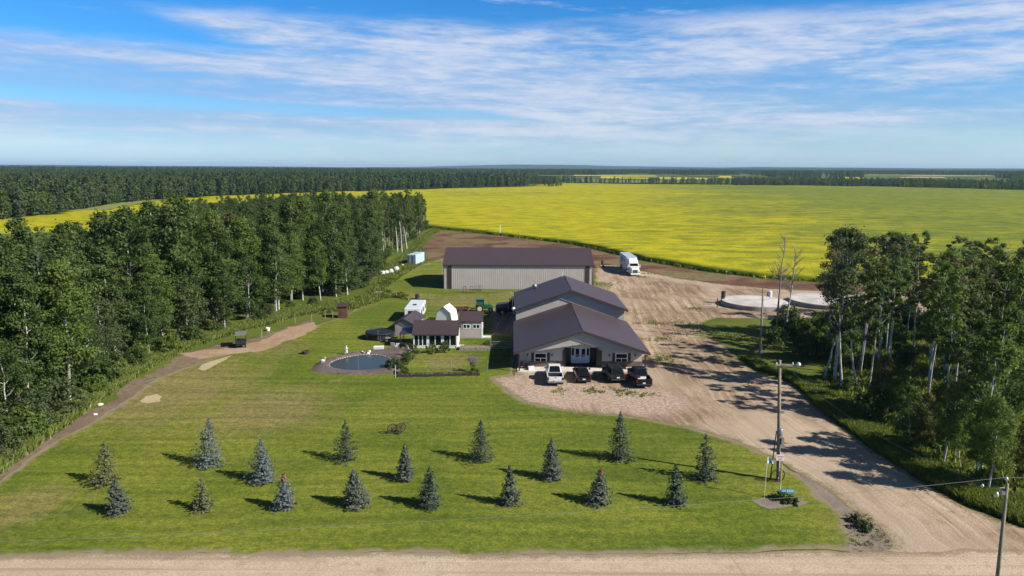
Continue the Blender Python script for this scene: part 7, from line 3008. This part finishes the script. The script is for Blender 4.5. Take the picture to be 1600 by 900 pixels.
for k, z in enumerate((zt_ + .12, zt_ - .02, zt_ - .16)):
    p = MB()
    for j in range(5 - k):
        x = -.27 + j * .115 + k * .05
        p.box(x, x + .085, -.026, -.021, z - .035, z + .035)
    p.build('lettering', M['sign_red'], t)
q = G(1218, 779)
t = thing('marker_post', 'thin yellow topped white marker post left of the blue sign', 'post', tuple(q))
hh = A(1217.5, 725, q[1])[2]
p = MB()
p.tube([(0, 0, 0), (0, 0, hh * .45)], .04, 6)
p.build('shaft', M['offwhite'], t)
p = MB()
p.tube([(0, 0, hh * .45), (0, 0, hh)], .042, 6)
p.build('yellow_top', M['yellow'], t)
q = G(1230, 780)
t = thing('address_sign', 'low blue board with pale blue characters on two posts at the bed by the driveway', 'sign', tuple(q))
zb = A(1230, 767, q[1])[2]
p = MB()
p.box(-.55, .55, -.03, .0, zb - .13, zb + .13)
p.build('board', M['sign_blue'], t)
for x in (-.5, .46):
    p = MB()
    p.box(x, x + .05, .002, .05, 0, zb + .1)
    p.build('post', M['wood_grey'], t)
for k, x in enumerate((-.44, -.30, -.08, .06, .20, .34)):         # unreadable pale blocks of characters, as the photo shows them
    p = MB()
    p.box(x, x + .10, -.037, -.031, zb - .085, zb + .085)
    p.build('character', M['sign_ltblue'], t)
sheet('mulch_bed', gp((1176, 781), (1190, 777), (1210, 779), (1228, 777), (1246, 779), (1262, 784), (1250, 791), (1225, 793), (1205, 795), (1188, 790)), .024, M['ash'], .3, .4, .8)

# far farmstead behind the canola, right
for i, (px, w_, h_, rf_, lab) in enumerate([((1499, 294.3), 9, 4, 'rust', 'tiny farmhouse with red roof far behind the canola field'), ((1530, 295.2), 12, 3.5, 'trailer', 'tiny white farm shed far behind the canola, left one of the white sheds'), ((1552, 295.6), 14, 4, 'steel_grey', 'tiny grey roofed farm building far behind the canola field'), ((1594, 297.2), 14, 4.5, 'white', 'tiny white farm building at the far right edge behind the canola')]):
    q = G(*px)
    t = thing('farm_building', lab, 'farm building', (q[0], q[1] - 20, 0), R(-20 + 15 * i))
    p = MB()
    p.box(-w_ / 2, w_ / 2, -3.5, 3.5, 0, h_)
    p.build('wall', M['offwhite'], t)
    p = MB()
    p.plate((-w_ / 2 - .3, -4, h_), (w_ / 2 + .3, -4, h_), (w_ / 2 + .3, 0, h_ + 2), (-w_ / 2 - .3, 0, h_ + 2), .2)
    p.plate((-w_ / 2 - .3, 4, h_), (-w_ / 2 - .3, 0, h_ + 2), (w_ / 2 + .3, 0, h_ + 2), (w_ / 2 + .3, 4, h_), .2)
    p.build('roof', M[rf_], t)

# ------------------------------------------------------------------ air between here and the hills
HZ = 0.000055
if HZ:
    mb = MB()
    mb.box(-13500, 13500, -13500, 13500, -2.0, 105.0)
    m = bpy.data.materials.new('air')
    m.use_nodes = True
    t = NT(m.node_tree)
    for nd in list(t.n):
        if nd.type == 'BSDF_PRINCIPLED':
            t.n.remove(nd)
    pv = t.node('ShaderNodeVolumePrincipled')
    pv.inputs['Color'].default_value = (0.45, 0.72, 1.0, 1)
    pv.inputs['Density'].default_value = HZ
    pv.inputs['Anisotropy'].default_value = 0.1
    t.l.new(pv.outputs[0], t.n['Material Output'].inputs['Volume'])
    tag(mb.build('haze', m), None, None, None, 'stuff')
